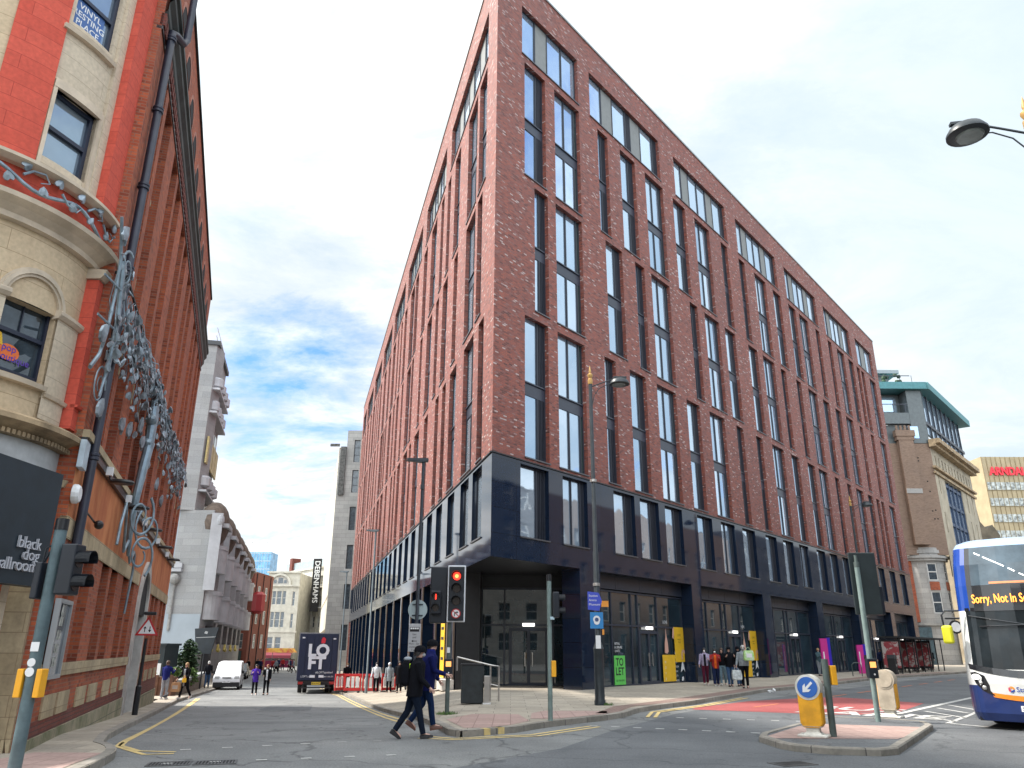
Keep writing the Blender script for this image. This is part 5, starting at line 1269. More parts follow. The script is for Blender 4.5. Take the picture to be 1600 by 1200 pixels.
# --- big stone store at the end of the wedge block
STN = brickmat('grey portland stone', [(0, (0.33, 0.325, 0.31)), (1, (0.42, 0.41, 0.39))], mortar=(.2, .2, .19), bw=1.3, bh=.6, mw=.015, stain=.5, stcol=(.2, .2, .19), sscale=.3)
STC = mat('cream stone side', (0.50, 0.475, 0.40), .8, var=.08, vscale=.3)
sb_ = thing('stone_store', 'tall grey stone store with slit windows and a long cream flank down the side street', 'building', (-25.9, 112, 0))
sl_ = [(2.2, 3.1, z, z + 3.4) for z in (1.4, 6.9, 12.4, 17.9, 23.4, 28.0)]
b = MB(); facade(b, 1.1, 16, -2, 32.9, sl_, .3); facade(b, -.0, 1.1, -2, 30.0, [], 0); b.poly([(1.1, 0, 30), (1.1, 0, 32.9), (1.1, 10, 32.9), (1.1, 10, 30)][::-1]); b.poly([(-.0, 0, 30), (1.1, 0, 30), (1.1, 10, 30), (0, 10, 30)]); b.poly([(1.1, 0, 32.9), (16, 0, 32.9), (16, 20, 32.9), (1.1, 20, 32.9)]); b.build('front_wall', STN, sb_)
wins(sb_, Matrix.Identity(4), sl_, .3, bars=2, fm=ANTH)
b = MB(FS); b.poly([(0, 0, -2), (0, 0, 29.6), (73, 0, 29.6), (73, 0, -2)]); b.build('flank_wall', STC, sb_)
b = MB(FS); b.box(.0, 73, -.5, 0, 26.9, 27.3); b.box(0, 73, -.35, 0, 29.6, 30.2); b.box(0, 73, -1.2, 0, 3.6, 4.2); b.box(0, 73, -.3, 0, 8.4, 8.8); b.build('string_course', TRIMY, sb_)
b = MB(frameM(0, 0, (1, 0), (0, 1))); b.box(.3, 1.1, -.35, 0, 23, 30.3); b.box(-1.4, 0.0, -.1, .1, 30.4, 30.8); b.build('weathered_pier', mat('black stained stone', (.10, .10, .095), .8, var=.5), sb_)
qx, qy = -25.9 + dS[0] * 46, 112 + dS[1] * 46
t = thing('hanging_sign', 'tall black vertical store sign with white capital letters on the stone store flank', 'sign', (qx, qy, 0))
b = MB(); b.box(-2.1, -.5, -.2, .2, 8.4, 18.6); b.build('sign_board', BLACKM, t)
b = MB(Matrix(((0, 1, 0, -1.75), (0, 0, -1, -.24), (-1, 0, 0, 18.2), (0, 0, 0, 1)))); b.text('DEBENHAMS', Matrix.Translation((0, .05, 0)), 1.42, .02, off=.015); b.build('lettering', WHITE, t)
b = MB(); [b.box(-.5, .1, -.05, .05, z, z + .1) for z in (9.2, 13.5, 17.8)]; b.build('bracket', STEEL, t)
# --- blue glazed tower far behind
t = thing('glass_tower', 'small bright blue glass tower far beyond the side street rooftops', 'building', (-102, 300, 0))
BLG = mat('blue tower glass', (0.16, 0.36, 0.55), .25, .3, var=.35, vscale=.5); b = MB(); b.box(0, 9.6, 0, 9, -1, 36.6); b.build('wall', BLG, t)
b = MB()
for k in range(9): b.box(1.05 * k, 1.05 * k + .12, -.15, 0, 2, 36.6)
for k in range(10): b.box(0, 9.6, -.1, 0, 9 + 3 * k, 9.3 + 3 * k)
b.build('mullion', mat('pale mullion', (.45, .55, .62), .5), t)
b = MB(); [b.box(x, x + .12, 1, 1.1, 36.6, 40.5) for x in (-1.2, 1.4, 4.2, 7.4)]; b.box(-1.2, 7.5, 1, 1.1, 40.3, 40.5); b.build('rooftop_rig', STEEL, t)

# --- brown brick and cream building right of the wedge block
t = thing('hotel_building', 'old brown brick and cream stone building with a grey and turquoise rooftop extension', 'building', (54.6, 97, 0))
BRN = brickmat('brown stock brick', [(0, (0.20, 0.13, 0.09)), (.5, (0.28, 0.19, 0.135)), (1, (0.24, 0.16, 0.115))], mortar=(.16, .13, .11), stain=.35, stcol=(.14, .10, .08), sscale=.25, bw=.3, bh=.1)
dB = (sin(R(41)), cos(R(41))); FB = frameM(0, 0, dB, (-dB[1], dB[0])); LB_ = 23.0
b = MB(); b.box(-12, 0, 0.0, .5, 13.0, 27.3); b.build('side_wall', BRN, t)
b = MB(); b.box(-4.3, -2.4, -.7, 0, 14.2, 27.6); b.box(-4.5, -2.2, -.75, 0, 27.6, 28.1); b.box(-4.6, -2.1, -.85, 0, 28.1, 28.9)
for k in range(4): b.cyl((-4.2 + .55 * k, -.4, 28.9), (-4.2 + .55 * k, -.4, 29.6), .16, n=8)
b.build('chimney_stack', BRN, t)
b = MB(); b.box(-4.35, -2.35, -.78, -.7, 20.6, 21.2); b.build('stone_band', STN, t)
b = MB(); [b.box(x, x + .18, -.02, .02, z, z + .16) for x, z in ((-1.9, 25.3), (-1.9, 24.9), (-1.2, 22.2), (-1.1, 20.9), (-1.2, 18.4), (-.8, 18.5), (-1.1, 17.4), (-.7, 17.4))]; b.split('putlog_hole', DARKV, t)
sq = [(1.6 + 1.75 * k, 2.2 + 1.75 * k, 24.6, 26.0) for k in range(12)]
tl_ = [(1.6, 2.1, z, z + 2.6) for z in (10.5, 16.0, 21.0)] + [(17.2, 17.8, z, z + 3.2) for z in (10.5, 16.0, 20.4)] + [(20.5, 21.1, z, z + 3.2) for z in (10.5, 16.0, 20.4)]
b = MB(FB); facade(b, 0, LB_, -.2, 27.2, sq + tl_ + [(5.0, 14.5, 9.5, 23.2)], .4); b.poly([(LB_, 0, 0), (LB_, 9, 0), (LB_, 9, 27), (LB_, 0, 27)]); b.build('front_wall', mat('cream front stone', (0.40, 0.35, 0.26), .8, var=.2, vscale=.6), t)
wins(t, FB, sq + tl_, .4, fm=ANTH, bars=0)
bay = MB(FB); bay.poly([(5, .35, 9.5), (14.5, .35, 9.5), (14.5, .35, 23.2), (5, .35, 23.2)]); bo = bay.build('glazed_bay', GLASS, t)
bay = MB(FB)
for k in range(5): bay.box(5 + 2.33 * k, 5.22 + 2.33 * k, .1, .36, 9.5, 23.2)
for k in range(6): bay.box(5, 14.5, .15, .345, 9.5 + 2.6 * k, 9.9 + 2.6 * k)
bay.build('mullion', mat('blue bay frame', (.03, .055, .11), .5), bo)
b = MB(FB)
for y0, z0, z1 in ((-1.3, 27.2, 27.8), (-.8, 26.8, 27.2), (-.4, 24.0, 24.3), (-.25, 23.3, 23.6)): b.box(-.4, LB_ + .5, y0, 0, z0, z1)
b.build('cornice', TRIMY, t)
GRC = mat('grey zinc cladding', (0.115, 0.135, 0.14), .5, .2, var=.12); TUR = mat('turquoise fascia', (0.06, 0.21, 0.23), .5, var=.15)
b = MB()
b.box(-12, -2.0, .2, 6, 27.0, 28.0); b.box(-12, -2.0, .6, .9, 28.0, 29.9); b.box(-2.0, 0.0, -.05, 6, 27.35, 34.6); b.box(-12, -2.0, -.02, .6, 30.0, 31.5); b.box(-12, -2, 2, 6, 31.5, 34.6)
b.box(-12, -2.2, 3.5, 9, 35.5, 38.0); b.M = FB; b.box(.2, LB_, 1.0, 5, 27.8, 29.0); b.build('roof_cladding', GRC, t)
b = MB(); b.box(-12.3, .6, -.7, 9, 34.65, 35.6); b.M = FB; b.box(-.0, LB_ + 1.2, -1.1, 8, 34.66, 35.59); b.build('turquoise_canopy', TUR, t)
b = MB(FB); b.box(.8, LB_ - .3, .3, .6, 29.0, 34.6); b.M = Matrix.Identity(4); [b.box(-11.5 + 2.35 * k, -9.6 + 2.35 * k, 1.8, 1.95, 31.6, 34.2) for k in range(4)]; b.box(-2.6 + .0, -1.2, -.08, -.05, 28.0, 29.6) ; b.build('penthouse_glazing', GLASS, t)
b = MB(FB); [b.box(.8 + 2.6 * k, 1.0 + 2.6 * k, .12, .32, 28.8, 34.6) for k in range(9)]; b.box(.2, LB_, .1, .33, 30.2, 30.6); b.M = Matrix.Identity(4); [b.box(-12 + 1.6 * k, -11.93 + 1.6 * k, -.05, 0, 31.5, 32.7) for k in range(7)]; b.box(-12, -2, -.06, .01, 32.62, 32.72); b.build('penthouse_mullion', ANTH, t)
b = MB(); [b.box(-12 + 1.6 * k, -11.96 + 1.6 * k, .1, .16, 35.6, 36.8) for k in range(8)]; b.box(-12, -1, .1, .16, 36.7, 36.8); b.build('roof_railing', ANTH, t)
b = MB(); b.box(-12, -1.0, 2.6, 9.5, 38.0, 38.5); b.build('top_roof', mat('pale zinc edge', (.25, .29, .31), .4), t)
b = MB(); [b.ell((-5 + .5 * rnd.random() * 6, .8, 36.1 + rnd.random()), (.3, .3, .3), 6, 4) for k in range(9)]; b.build('terrace_plant', mat('terrace leaf', (.03, .06, .03), .8, var=.4), t)
# curved lower corner in grey stone
t2 = t; cc = (-2.6, 3.2)
b = MB()
def cwall(b, m, r, t0, t1, z0, z1, holes, dp=.25):
    q = MB(); facade(q, t0, t1, z0, z1, holes, dp, 0, None, [t0 + (t1 - t0) * i / 8 for i in range(9)])
    bi = len(b.v)
    for v in q.v:
        a = R(v.x); b.v.append(Vector((cc[0] + (r - v.y) * sin(a), cc[1] - (r - v.y) * cos(a), v.z)))
    for i, f in enumerate(q.f): b.f.append(tuple(bi + k for k in f)); b.mi.append(m); b.uvc[len(b.f) - 1] = [(q.v[k].x * .055, q.v[k].z) for k in f]
H2 = [(-8, 14, 6.0, 8.6), (-8, 14, 9.9, 12.3 - .3), (38, 54, 6.0, 8.6), (38, 54, 9.9, 12.0)]
cwall(b, 0, 3.25, -60, 75, -.2, 12.6, H2); b.box(-12, cc[0] - 2.6, .9, 1.5, -.2, 12.6)
b.build('corner_wall', STN, t)
b = MB()
for r_, z0, z1 in ((3.75, 12.6, 12.9), (3.55, 12.3, 12.6), (3.5, 13.2, 13.6), (3.45, 4.6, 4.9)):
    rs = [[(cc[0] + q * sin(R(a)), cc[1] - q * cos(R(a)), z) for q, z in ((2.8, z0), (r_, z0), (r_, z1), (2.8, z1))] for a in range(-70, 81, 10)]; b.rings(rs)
b.rings([[(cc[0] + q * sin(R(a)), cc[1] - q * cos(R(a)), z) for q, z in ((2.5, 12.9), (3.4, 12.9), (3.4, 13.9), (2.5, 13.9))] for a in range(-70, 81, 10)])
b.build('corner_cornice', STN, t)
b = MB(); b.box(-9.5, cc[0] - 2.0, .6, .9, 5.0, 12.3); cwall(b, 0, 3.29, -8, 14, 8.75, 9.75, []); cwall(b, 0, 3.29, 34, 60, 8.75, 9.75, []); b.split('red_brick_panel', OLDBRICK, t)
for a, z in ((3, 6.0), (3, 9.9), (46, 6.0), (46, 9.9)):
    M = Matrix.Translation((cc[0] + 3.08 * sin(R(a)), cc[1] - 3.08 * cos(R(a)), 0)) @ Matrix.Rotation(R(a), 4, 'Z'); h_ = 2.6 if z < 7 else 2.1
    wins(t, M, [(-.62, .62, z, z + h_)], .0, bars=1, fw=.12)
b = MB(); b.box(-6.4, cc[0] - 1.2, -.1, .6, -.2, 4.4); b.build('shop_front', mat('blue grey shop front', (.06, .10, .12), .5, var=.3), t)
# pub style round sign hung at the corner
t = thing('hanging_sign', 'round white hanging sign on a black bracket at the grey stone corner', 'sign', (51.2, 92.3, 0))
b = MB(); b.tube([(-1.0, 0, 5.2), (1.0, 0, 5.2)], .06, 6); b.build('bracket', BLACKM, t)
b = MB(); b.tube([(0, -.08, 4.3), (0, .08, 4.3)], .75, 16); b.build('sign_rim', BLACKM, t); b = MB(); b.tube([(0, -.10, 4.3), (0, .10, 4.3)], .55, 16); b.build('sign_face', WHITE, t)

# --- yellow tiled office tower and its red lettering
t = thing('office_tower', 'tall yellow tiled office tower with white window strips and red roof lettering', 'building', (157, 250, 0))
YT = mat('yellow tile', (0.36, 0.29, 0.175), .6, var=.12, vscale=.3); b = MB()
YW = mat('tower pale window', (0.34, 0.36, 0.34), .3, var=.6, vscale=.9, det=2)
rows = [(-2 + 6.0 * k * 1 + 0, ) for k in range(9)]
hs = []
b.box(0, 30, 0, 20, 0, 63.2); b.build('wall', YT, t)
b = MB(); [b.box(0.5, 30, -.06, 0, 52.0 - 5.3 * k, 54.6 - 5.3 * k) for k in range(10)]; b.build('window_strip', YW, t)
b = MB(); [b.box(1.6 * k + .0, 1.6 * k + .14, -.14, -.0, 0, 63.2) for k in range(19)]; [b.box(0, 30, -.2, 0, 51.8 - 5.3 * k, 52.0 - 5.3 * k) for k in range(10)]; b.build('mullion', mat('brown joint', (.22, .17, .09), .7), t)
b = MB(wallM((1.9, -.4, 57.0), (1, 0), (0, -1))); b.text('ARNDALE', Matrix.Identity(4), 3.7, .3, sx=.82, off=.04); b.build('lettering', mat('red sign letters', (.75, .03, .05), .5), t)
t = thing('gabled_building', 'dark brown gabled roof of an old building between the cream front and the office tower', 'building', (89, 150, 0))
b = MB(); b.box(-4, 6, 0, 8, 0, 23); b.extr([(-4, 23), (6, 23), (4.9, 25), (3.6, 24.2), (2.6, 25.6), (2.4, 28), (.9, 28), (.7, 25.6), (-4, 27)], 0, 8); b.build('wall', mat('dark brown stone', (.12, .10, .07), .8, var=.3, vscale=.6), t)
b = MB(); [b.box(-3 + 1.6 * k, -2.2 + 1.6 * k, -.1, 0, 19.5, 22) for k in range(5)]; b.build('window', FARGL, t)

# --- the far side of the right hand road: mirrored in the glass
def opp(name, label, a, l, h_, m, n, rows, dz, w_, hh):
    x = CX + dR[0] * (a + l) + 23 * dR[1]; y = CY + dR[1] * (a + l) - 23 * dR[0]
    return block(name, label, x, y, 39.1 + 180, l, 12, h_, m, grid(1, l - 1, n, 1.2, hh, rows, dz, w_), zb=-.2, dp=.25)
DKST = brickmat('mirror darkened stone', [(0, (0.045, 0.05, 0.06)), (1, (0.07, 0.075, 0.085))], mortar=(.03, .03, .035), bw=.9, bh=.35, stain=.3, stcol=(.1, .09, .08))  # colour darkened so the terraces' mirror image in the black glass stays dark
opp('terrace_building', 'dark stone terrace across the main road, mirrored in the shop glass', -14, 26, 12.5, DKST, 8, 4, 3.1, 1.2, 1.9)
opp('terrace_building', 'darkened taller terrace across the main road, mirrored in the shop glass', 12.5, 22, 15.5, DKST, 7, 5, 3.1, 1.3, 2.0)
opp('terrace_building', 'dark brick block furthest along across the main road, mirrored in the black glass band', 35, 42, 15.5, BRN, 13, 4, 3.2, 1.2, 2.0)
opp('terrace_building', 'tall dark block across the main road mirrored in the last bays', 77.5, 60, 17, DKST, 16, 5, 3.1, 1.2, 2.0)
opp('terrace_building', 'long plain brick block furthest away across the main road', 138, 80, 20, BRN, 20, 6, 3.1, 1.2, 2.0)
block('office_building', 'plain stone office block behind the viewer, mirrored in the left street windows', 18, -20, 270, 44, 14, 17, STN, grid(1, 43, 13, 1.5, 2.0, 5, 3.4, 1.4), zb=-.2)

# ================================================================== STREET FURNITURE
def gz(x, y, pave=True): return zs(x, y) + (0.12 if pave else 0.0)
SIGB = mat('signal black', (0.010, 0.014, 0.022), .4, var=.15)
LRED = mat('red lamp lit', (.9, .05, .02), .4, emit=(1, .03, .015), estr=2.5)
LREDC = mat('red lamp core', (.9, .3, .1), .4, emit=(1, .22, .05), estr=3.0)
LOFF = mat('unlit lens', (.03, .018, .015), .25, spec=.8)
LORG = mat('orange display lit', (.8, .35, .1), .4, emit=(1, .36, .10), estr=1.0)
REDS = mat('red sign border', (.50, .02, .025), .5)
BLUES = mat('blue sign', (.02, .12, .45), .5)
SGREY = mat('sign back grey', (.20, .24, .25), .6, var=.1)
def hood(b, x, y, z, r, d, X=(1, 0), out_=(0, -1), m=0):
    """half tube visor over a lens, open below"""
    n = 10
    for i in range(n):
        a0, a1 = -.35 + (pi + .7) * i / n, -.35 + (pi + .7) * (i + 1) / n
        P = lambda a, q: (x + X[0] * r * cos(a) + out_[0] * q, y + X[1] * r * cos(a) + out_[1] * q, z + r * sin(a))
        b.poly([P(a0, 0), P(a1, 0), P(a1, d), P(a0, d * (.75 if i < 1 or i > 8 else 1))], m); b.poly([P(a1, d), P(a1, 0), P(a0, 0), P(a0, d)], m)
def pole(name, mat_, r, h, t, cap=None, base=None, z0=0.0):
    b = MB(); b.cyl((0, 0, z0), (0, 0, h), r, n=12); o = b.build(name, mat_, t, smooth=True)
    if cap: b = MB(); b.cyl((0, 0, h), (0, 0, h + .16), r * 1.06, n=12); b.build('cap', BLACK, t, smooth=True)
    return o
def pbox(t, x, y, z, m=ORANGE, hw=.055):
    b = MB(); b.box(x - hw, x + hw, y - .08, y + .08, z - .18, z + .18); o = b.build('push_button_box', m, t, bevel=.012)
    return o
# left near pole with a pedestrian signal seen from the side
x, y = -6.42, 11.0; t = thing('traffic_signal', 'grey green signal pole by the dark fascia with two yellow push button boxes', 'traffic light', (x, y, gz(x, y)))
pole('pole', GALV, .082, 3.15, t, cap=True)
b = MB(); b.box(.12, .34, -.12, .14, 2.26, 2.95); b.box(-.20, -.1, -.12, .12, 2.2, 2.7); b.build('signal_head', SIGB, t, bevel=.02)
b = MB()
for z in (2.42, 2.74): hood(b, .34, 0, z, .125, .2, (0, 1), (1, 0)); 
b.tube([(.0, .0, 2.86), (-.12, .05, 2.85), (-.2, .05, 2.66)], .018, 6); b.tube([(0, 0, 3.0), (-.17, .03, 2.9), (-.2, .05, 2.65)], .014, 6)
b.build('hood', SIGB, t)
b = MB()
for z in (2.42, 2.74): b.cyl((.335, 0, z), (.35, 0, z), .11, n=16)
b.build('lens', LOFF, t)
pbox(t, -.13, 0, 1.12, hw=.045); pbox(t, .125, 0, 1.12, hw=.04)
b = MB(); b.box(-.05, .06, -.088, -.083, 1.52, 1.64); b.cyl((.0, -.085, 1.38), (0, -.09, 1.38), .055, n=14); b.cyl((.0, -.085, 1.26), (0, -.09, 1.26), .06, n=14); st_ = b.build('sticker', WHITE, t)
# centre signal with red lit
x, y = -1.66, 21.67; t = thing('traffic_signal', 'traffic light showing red with white edged board on a pole at the kerb corner', 'traffic light', (x, y, gz(x, y)))
pole('pole', GALVG, .058, 3.6, t)
b = MB(); b.box(-.07, .42, -.16, -.12, 2.30, 3.79); b.build('white_border', mat('white board edge', (.68, .71, .74), .5), t, bevel=.04)
b = MB(); b.box(-.035, .385, -.20, -.155, 2.335, 3.755); b.box(.03, .33, -.12, .1, 2.45, 3.7); hd = b.build('signal_head', SIGB, t, bevel=.02)
for k in range(3):
    b = MB(); hood(b, .18, -.2, 3.50 - .33 * k, .135, .20); b.build('hood', SIGB, hd)
b = MB(); b.cyl((.18, -.2, 3.50), (.18, -.225, 3.50), .105, n=20); b.build('red_lens', LRED, hd, smooth=True)
b = MB(); b.cyl((.18, -.226, 3.50), (.18, -.232, 3.50), .05, n=20); b.build('red_lens_core', LREDC, hd)
b = MB(); [b.cyl((.18, -.2, z), (.18, -.22, z), .105, n=20) for z in (3.17, 2.84)]; b.build('unlit_lens', LOFF, hd)
b = MB(); b.cyl((.18, -.2, 2.52), (.18, -.215, 2.52), .125, n=24); b.build('no_turn_ring', REDS, hd)
b = MB(); b.cyl((.18, -.21, 2.52), (.18, -.219, 2.52), .10, n=24); b.build('no_turn_face', WHITE, hd)
b = MB(); b.tube([(.14, -.222, 2.45), (.14, -.222, 2.51), (.16, -.222, 2.55), (.20, -.222, 2.55)], .012, 5); b.extr([(.2, 2.52), (.25, 2.55), (.2, 2.585)], -.224, -.22); b.build('turn_arrow', BLACKM, hd)
b = MB(); b.tube([(.09, -.222, 2.60), (.27, -.222, 2.44)], .012, 5); b.build('no_turn_bar', REDS, hd)
t1 = t; x1_, y1_ = x, y
b = MB(); b.box(-.56, -.09, .05, .30, 2.28, 3.78); b.build('side_signal_head', SIGB, t, bevel=.03)
b = MB(); b.box(-.52, -.25, -.10, .045, 2.52, 3.12); ph = b.build('pedestrian_head', SIGB, t, bevel=.02)
for z in (2.97, 2.67):
    b = MB(); hood(b, -.385, -.1, z, .105, .14); b.build('hood', SIGB, ph)
b = MB(); b.cyl((-.385, -.1, 2.97), (-.385, -.105, 2.97), .085, n=18); b.cyl((-.385, -.1, 2.67), (-.385, -.105, 2.67), .085, n=18); b.build('unlit_lens', LOFF, ph)
b = MB(); b.box(-.40, -.37, -.115, -.108, 2.92, 3.0); b.cyl((-.385, -.108, 3.02), (-.385, -.115, 3.02), .014, n=8); b.box(-.397, -.387, -.115, -.108, 2.89, 2.92); b.box(-.383, -.373, -.115, -.108, 2.89, 2.92); b.build('red_man', LRED, ph)
def crossing_box(t, x, z):
    b = MB(); b.box(x - .13, x + .10, -.2, -.05, z - .22, z + .22); o = b.build('push_button_box', SIGB, t, bevel=.015)
    b = MB(); b.box(x - .08, x + .06, -.208, -.2, z + .02, z + .15); b.build('lit_panel', LORG, o)
    b = MB(); b.cyl((x, -.2, z - .13), (x, -.215, z - .13), .02, n=10); b.build('button', WHITE, o)
crossing_box(t, .03, 1.16)
b = MB(); b.box(-.04, .04, -.066, -.06, 1.52, 1.66); b.build('sticker', WHITE, t)
# second pole, pedestrian head turned to the right
x, y = .93, 19.36; t = thing('traffic_signal', 'slim grey signal pole with a side-on black signal head and a yellow box', 'traffic light', (x, y, gz(x, y)))
pole('pole', mat('light grey green pole', (.17, .23, .22), .55, var=.2), .056, 3.16, t, cap=True)
b = MB(); b.box(.09, .24, -.1, .12, 2.3, 2.9); b.build('signal_head', SIGB, t, bevel=.02)
for z in (2.44, 2.74):
    b = MB(); hood(b, .24, 0, z, .105, .15, (0, 1), (1, 0)); b.build('hood', SIGB, t)
b = MB(); b.box(.02, .12, -.075, -.06, 2.25, 2.32); b.build('sticker', mat('pale blue label', (.45, .6, .68), .5), t)
pbox(t, .09, 0, 1.14)
# island poles
x, y = 6.25, 16.2; t = thing('signal_post', 'short grey green post on the traffic island with a yellow push button box', 'post', (x, y, .115))
pole('pole', GALVG, .065, 1.42, t); pbox(t, .13, 0, 1.12)
x, y = 8.66, 19.6; t = thing('traffic_signal', 'tall signal pole on the traffic island showing the dark back of a big signal board', 'traffic light', (x, y, .115))
pole('pole', mat('light grey green pole', (.17, .23, .22), .55, var=.2), .062, 3.55, t)
b = MB(); b.cyl((0, 0, 3.55), (0, 0, 3.68), .066, n=12); b.cyl((0, 0, 3.68), (0, 0, 3.85), .04, n=10); b.build('cap', GALVG, t)
b = MB(); b.box(-.14, .54, .10, .14, 2.42, 3.93); b.build('backing_board', mat('board back', (.022, .032, .035), .5, var=.2), t, bevel=.05)
b = MB(); b.box(.05, .38, .14, .34, 2.5, 3.85); b.box(.50, .62, .12, .4, 2.42, 3.1); b.tube([(0, 0, 2.5), (0, .1, 2.5)], .03, 6); b.tube([(0, 0, 3.6), (0, .1, 3.6)], .03, 6); b.build('signal_head', SIGB, t, bevel=.02)
crossing_box(t, -.02, 1.18)
# keep left bollards
def bollard(x, y, rz, label, front=True):
    t = thing('traffic_bollard', label, 'bollard', (x, y, .115), rz, group=None)
    WB = mat('dirty white plastic', (.62, .60, .54), .5, var=.2, vscale=5); YB = mat('yellow plastic body', (.80, .37, .01), .5, var=.2, vscale=3); BE = mat('dirty beige plastic', (.42, .36, .28), .6, var=.25, vscale=3)
    b = MB(); b.box(-.28, .28, -.18, .18, 0, .055); b.build('base_plate', WB, t, bevel=.02)
    b = MB(); b.rings([[(sx * a, sy * c_, z) for sx, sy in ((-1, -1), (1, -1), (1, 1), (-1, 1))] for a, c_, z in ((.18, .13, .05), (.12, .09, .10), (.12, .09, .16), (.2, .14, .2))]); b.build('foot', WB, t)
    o_ = [(-.15, .17), (.15, .17), (.215, .25), (.215, .80), (-.215, .80), (-.215, .25)]
    b = MB(); b.extr(o_, -.10, .135, 1, 1); b.extr([(x * .93, z) for x, z in o_], -.125, -.1, 0); b.build('body', [YB if front else BE, YB], t, bevel=.012)
    if not front:
        pass
    b = MB(); b.tube([(0, -.135, .90), (0, .14, .90)], .235, 28); b.build('head_rim', WB if front else BE, t, smooth=True)
    b = MB(); b.cyl((0, -.138, .90), (0, -.15, .90), .19, n=28); b.build('sign_face', BLUES if front else BE, t, smooth=True)
    if front:
        b = MB(Matrix.Translation((0, -.153, .90)) @ Matrix.Rotation(R(45), 4, 'Y') )
        b.extr([(-.022, .13), (-.022, -.03), (-.075, .02), (-.075, -.045), (0, -.13), (.075, -.045), (.075, .02), (.022, -.03), (.022, .13)], -.003, .002); b.build('arrow', WHITE, t)
bollard(5.88, 16.2, R(-33), 'yellow bollard with round blue arrow sign at the near end of the traffic island')
bollard(9.5, 20.75, R(-42), 'beige backed bollard with plain round head at the far end of the traffic island', False)

# heritage lamp posts
def heritage(x, y, rz, label, z=None, full=True):
    t = thing('street_lamp', label, 'street lamp', (x, y, gz(x, y) if z is None else z), rz, group=None)
    PB = mat('lamp post paint', (.018, .026, .032), .4, var=.3)
    b = MB(); b.lathe([(.17, 0), (.17, .12), (.15, .16), (.15, 1.55), (.165, 1.6), (.12, 1.72), (.088, 1.8), (.085, 4.5), (.07, 4.55), (.062, 10.15)], n=14); b.build('post', PB, t, smooth=True)
    b = MB(); b.lathe([(.075, 10.15), (.085, 10.2), (.085, 10.32), (.05, 10.36), (.09, 10.45), (.09, 10.5), (.03, 10.56), (.045, 10.62), (.0, 10.85)], n=12); b.build('finial', mat('gold paint', (.50, .30, .10), .4, .3), t, smooth=True)
    b = MB(); b.tube([(0, 0, 10.05), (.45, 0, 10.22), (.95, 0, 10.40)], .022, 6); b.tube([(.05, 0, 9.4), (.12, 0, 9.75), (.3, 0, 10.0), (.6, 0, 10.16), (.75, 0, 10.16)], .014, 6); b.box(.8, 1.25, -.05, .05, 10.38, 10.43); b.build('arm', PB, t)
    b = MB(); b.rings([[(1.0 + .34 * a * cos(q), .34 * a * sin(q), z_) for q in [2 * pi * k / 24 for k in range(24)]] for a, z_ in ((.8, 10.13), (1, 10.15), (1, 10.19), (.8, 10.3), (.3, 10.37))]); b.build('lamp_head', PB, t, smooth=True)
    b = MB(); b.rings([[(.97 + .23 * a * cos(q), .23 * a * sin(q), z_) for q in [2 * pi * k / 24 for k in range(24)]] for a, z_ in ((.9, 10.10), (1, 10.131))]); b.build('lamp_glass', mat('lamp glass', (.22, .25, .24), .25, var=.2), t, smooth=True)
    b = MB(); [b.lathe([(.08, -.05), (.11, -.04), (.11, .04), (.08, .05)], (0, 0, z_), 12) for z_ in (3.5, 6.8)]; b.build('clamp', STEEL, t)
    return t
t = heritage(2.68, 24.75, R(0), 'black street lamp with gold finial carrying blue signs in front of the shop glass')
b = MB(); b.extr([(-.3, -.26), (.05, -.30), (.14, -.0), (.05, .24), (-.3, .28)], -.13, -.11); b.M = Matrix.Identity(4)
for v in b.v: v.z += 3.0
so_ = b.build('direction_sign', mat('deep blue sign', (.05, .08, .50), .5), t)
b = MB(wallM((-.27, -.135, 3.0), (1, 0), (0, -1))); [b.text(s_, Matrix.Translation((0, .12 - .13 * i, 0)), .1) for i, s_ in enumerate(('Station', 'Arena', 'Museum'))]; b.build('lettering', WHITE, so_)
b = MB(); b.box(-.24, .16, -.13, -.11, 2.18, 2.66); so_ = b.build('blue_plate', mat('sky blue sign', (.03, .22, .52), .5), t)
b = MB(); b.cyl((-.04, -.131, 2.45), (-.04, -.138, 2.45), .11, n=16); b.cyl((-.04, -.131, 2.38), (-.04, -.137, 2.38), .09, n=16); b.build('emblem', WHITE, so_)
b = MB(); b.cyl((-.04, -.139, 2.44), (-.04, -.143, 2.44), .06, n=12); b.build('emblem_core', mat('emblem dark', (.05, .08, .2), .5), so_)
b = MB(); b.box(.12, .34, -.12, -.1, 2.82, 3.0); b.box(.12, .18, -.12, -.10, 2.0, 2.16); b.build('orange_tag', mat('orange tag', (.70, .28, .04), .5), t)
b = MB(); b.box(-.09, .06, -.168, -.155, 1.60, 1.98); b.build('white_label', WHITE, t)
heritage(21.3, 47.9, R(-5), 'black gold-tipped street lamp rising above the big dark signal board')
heritage(8.98, 11.1, R(170), 'street lamp whose oval head and gold finial enter the sky at the top right edge')

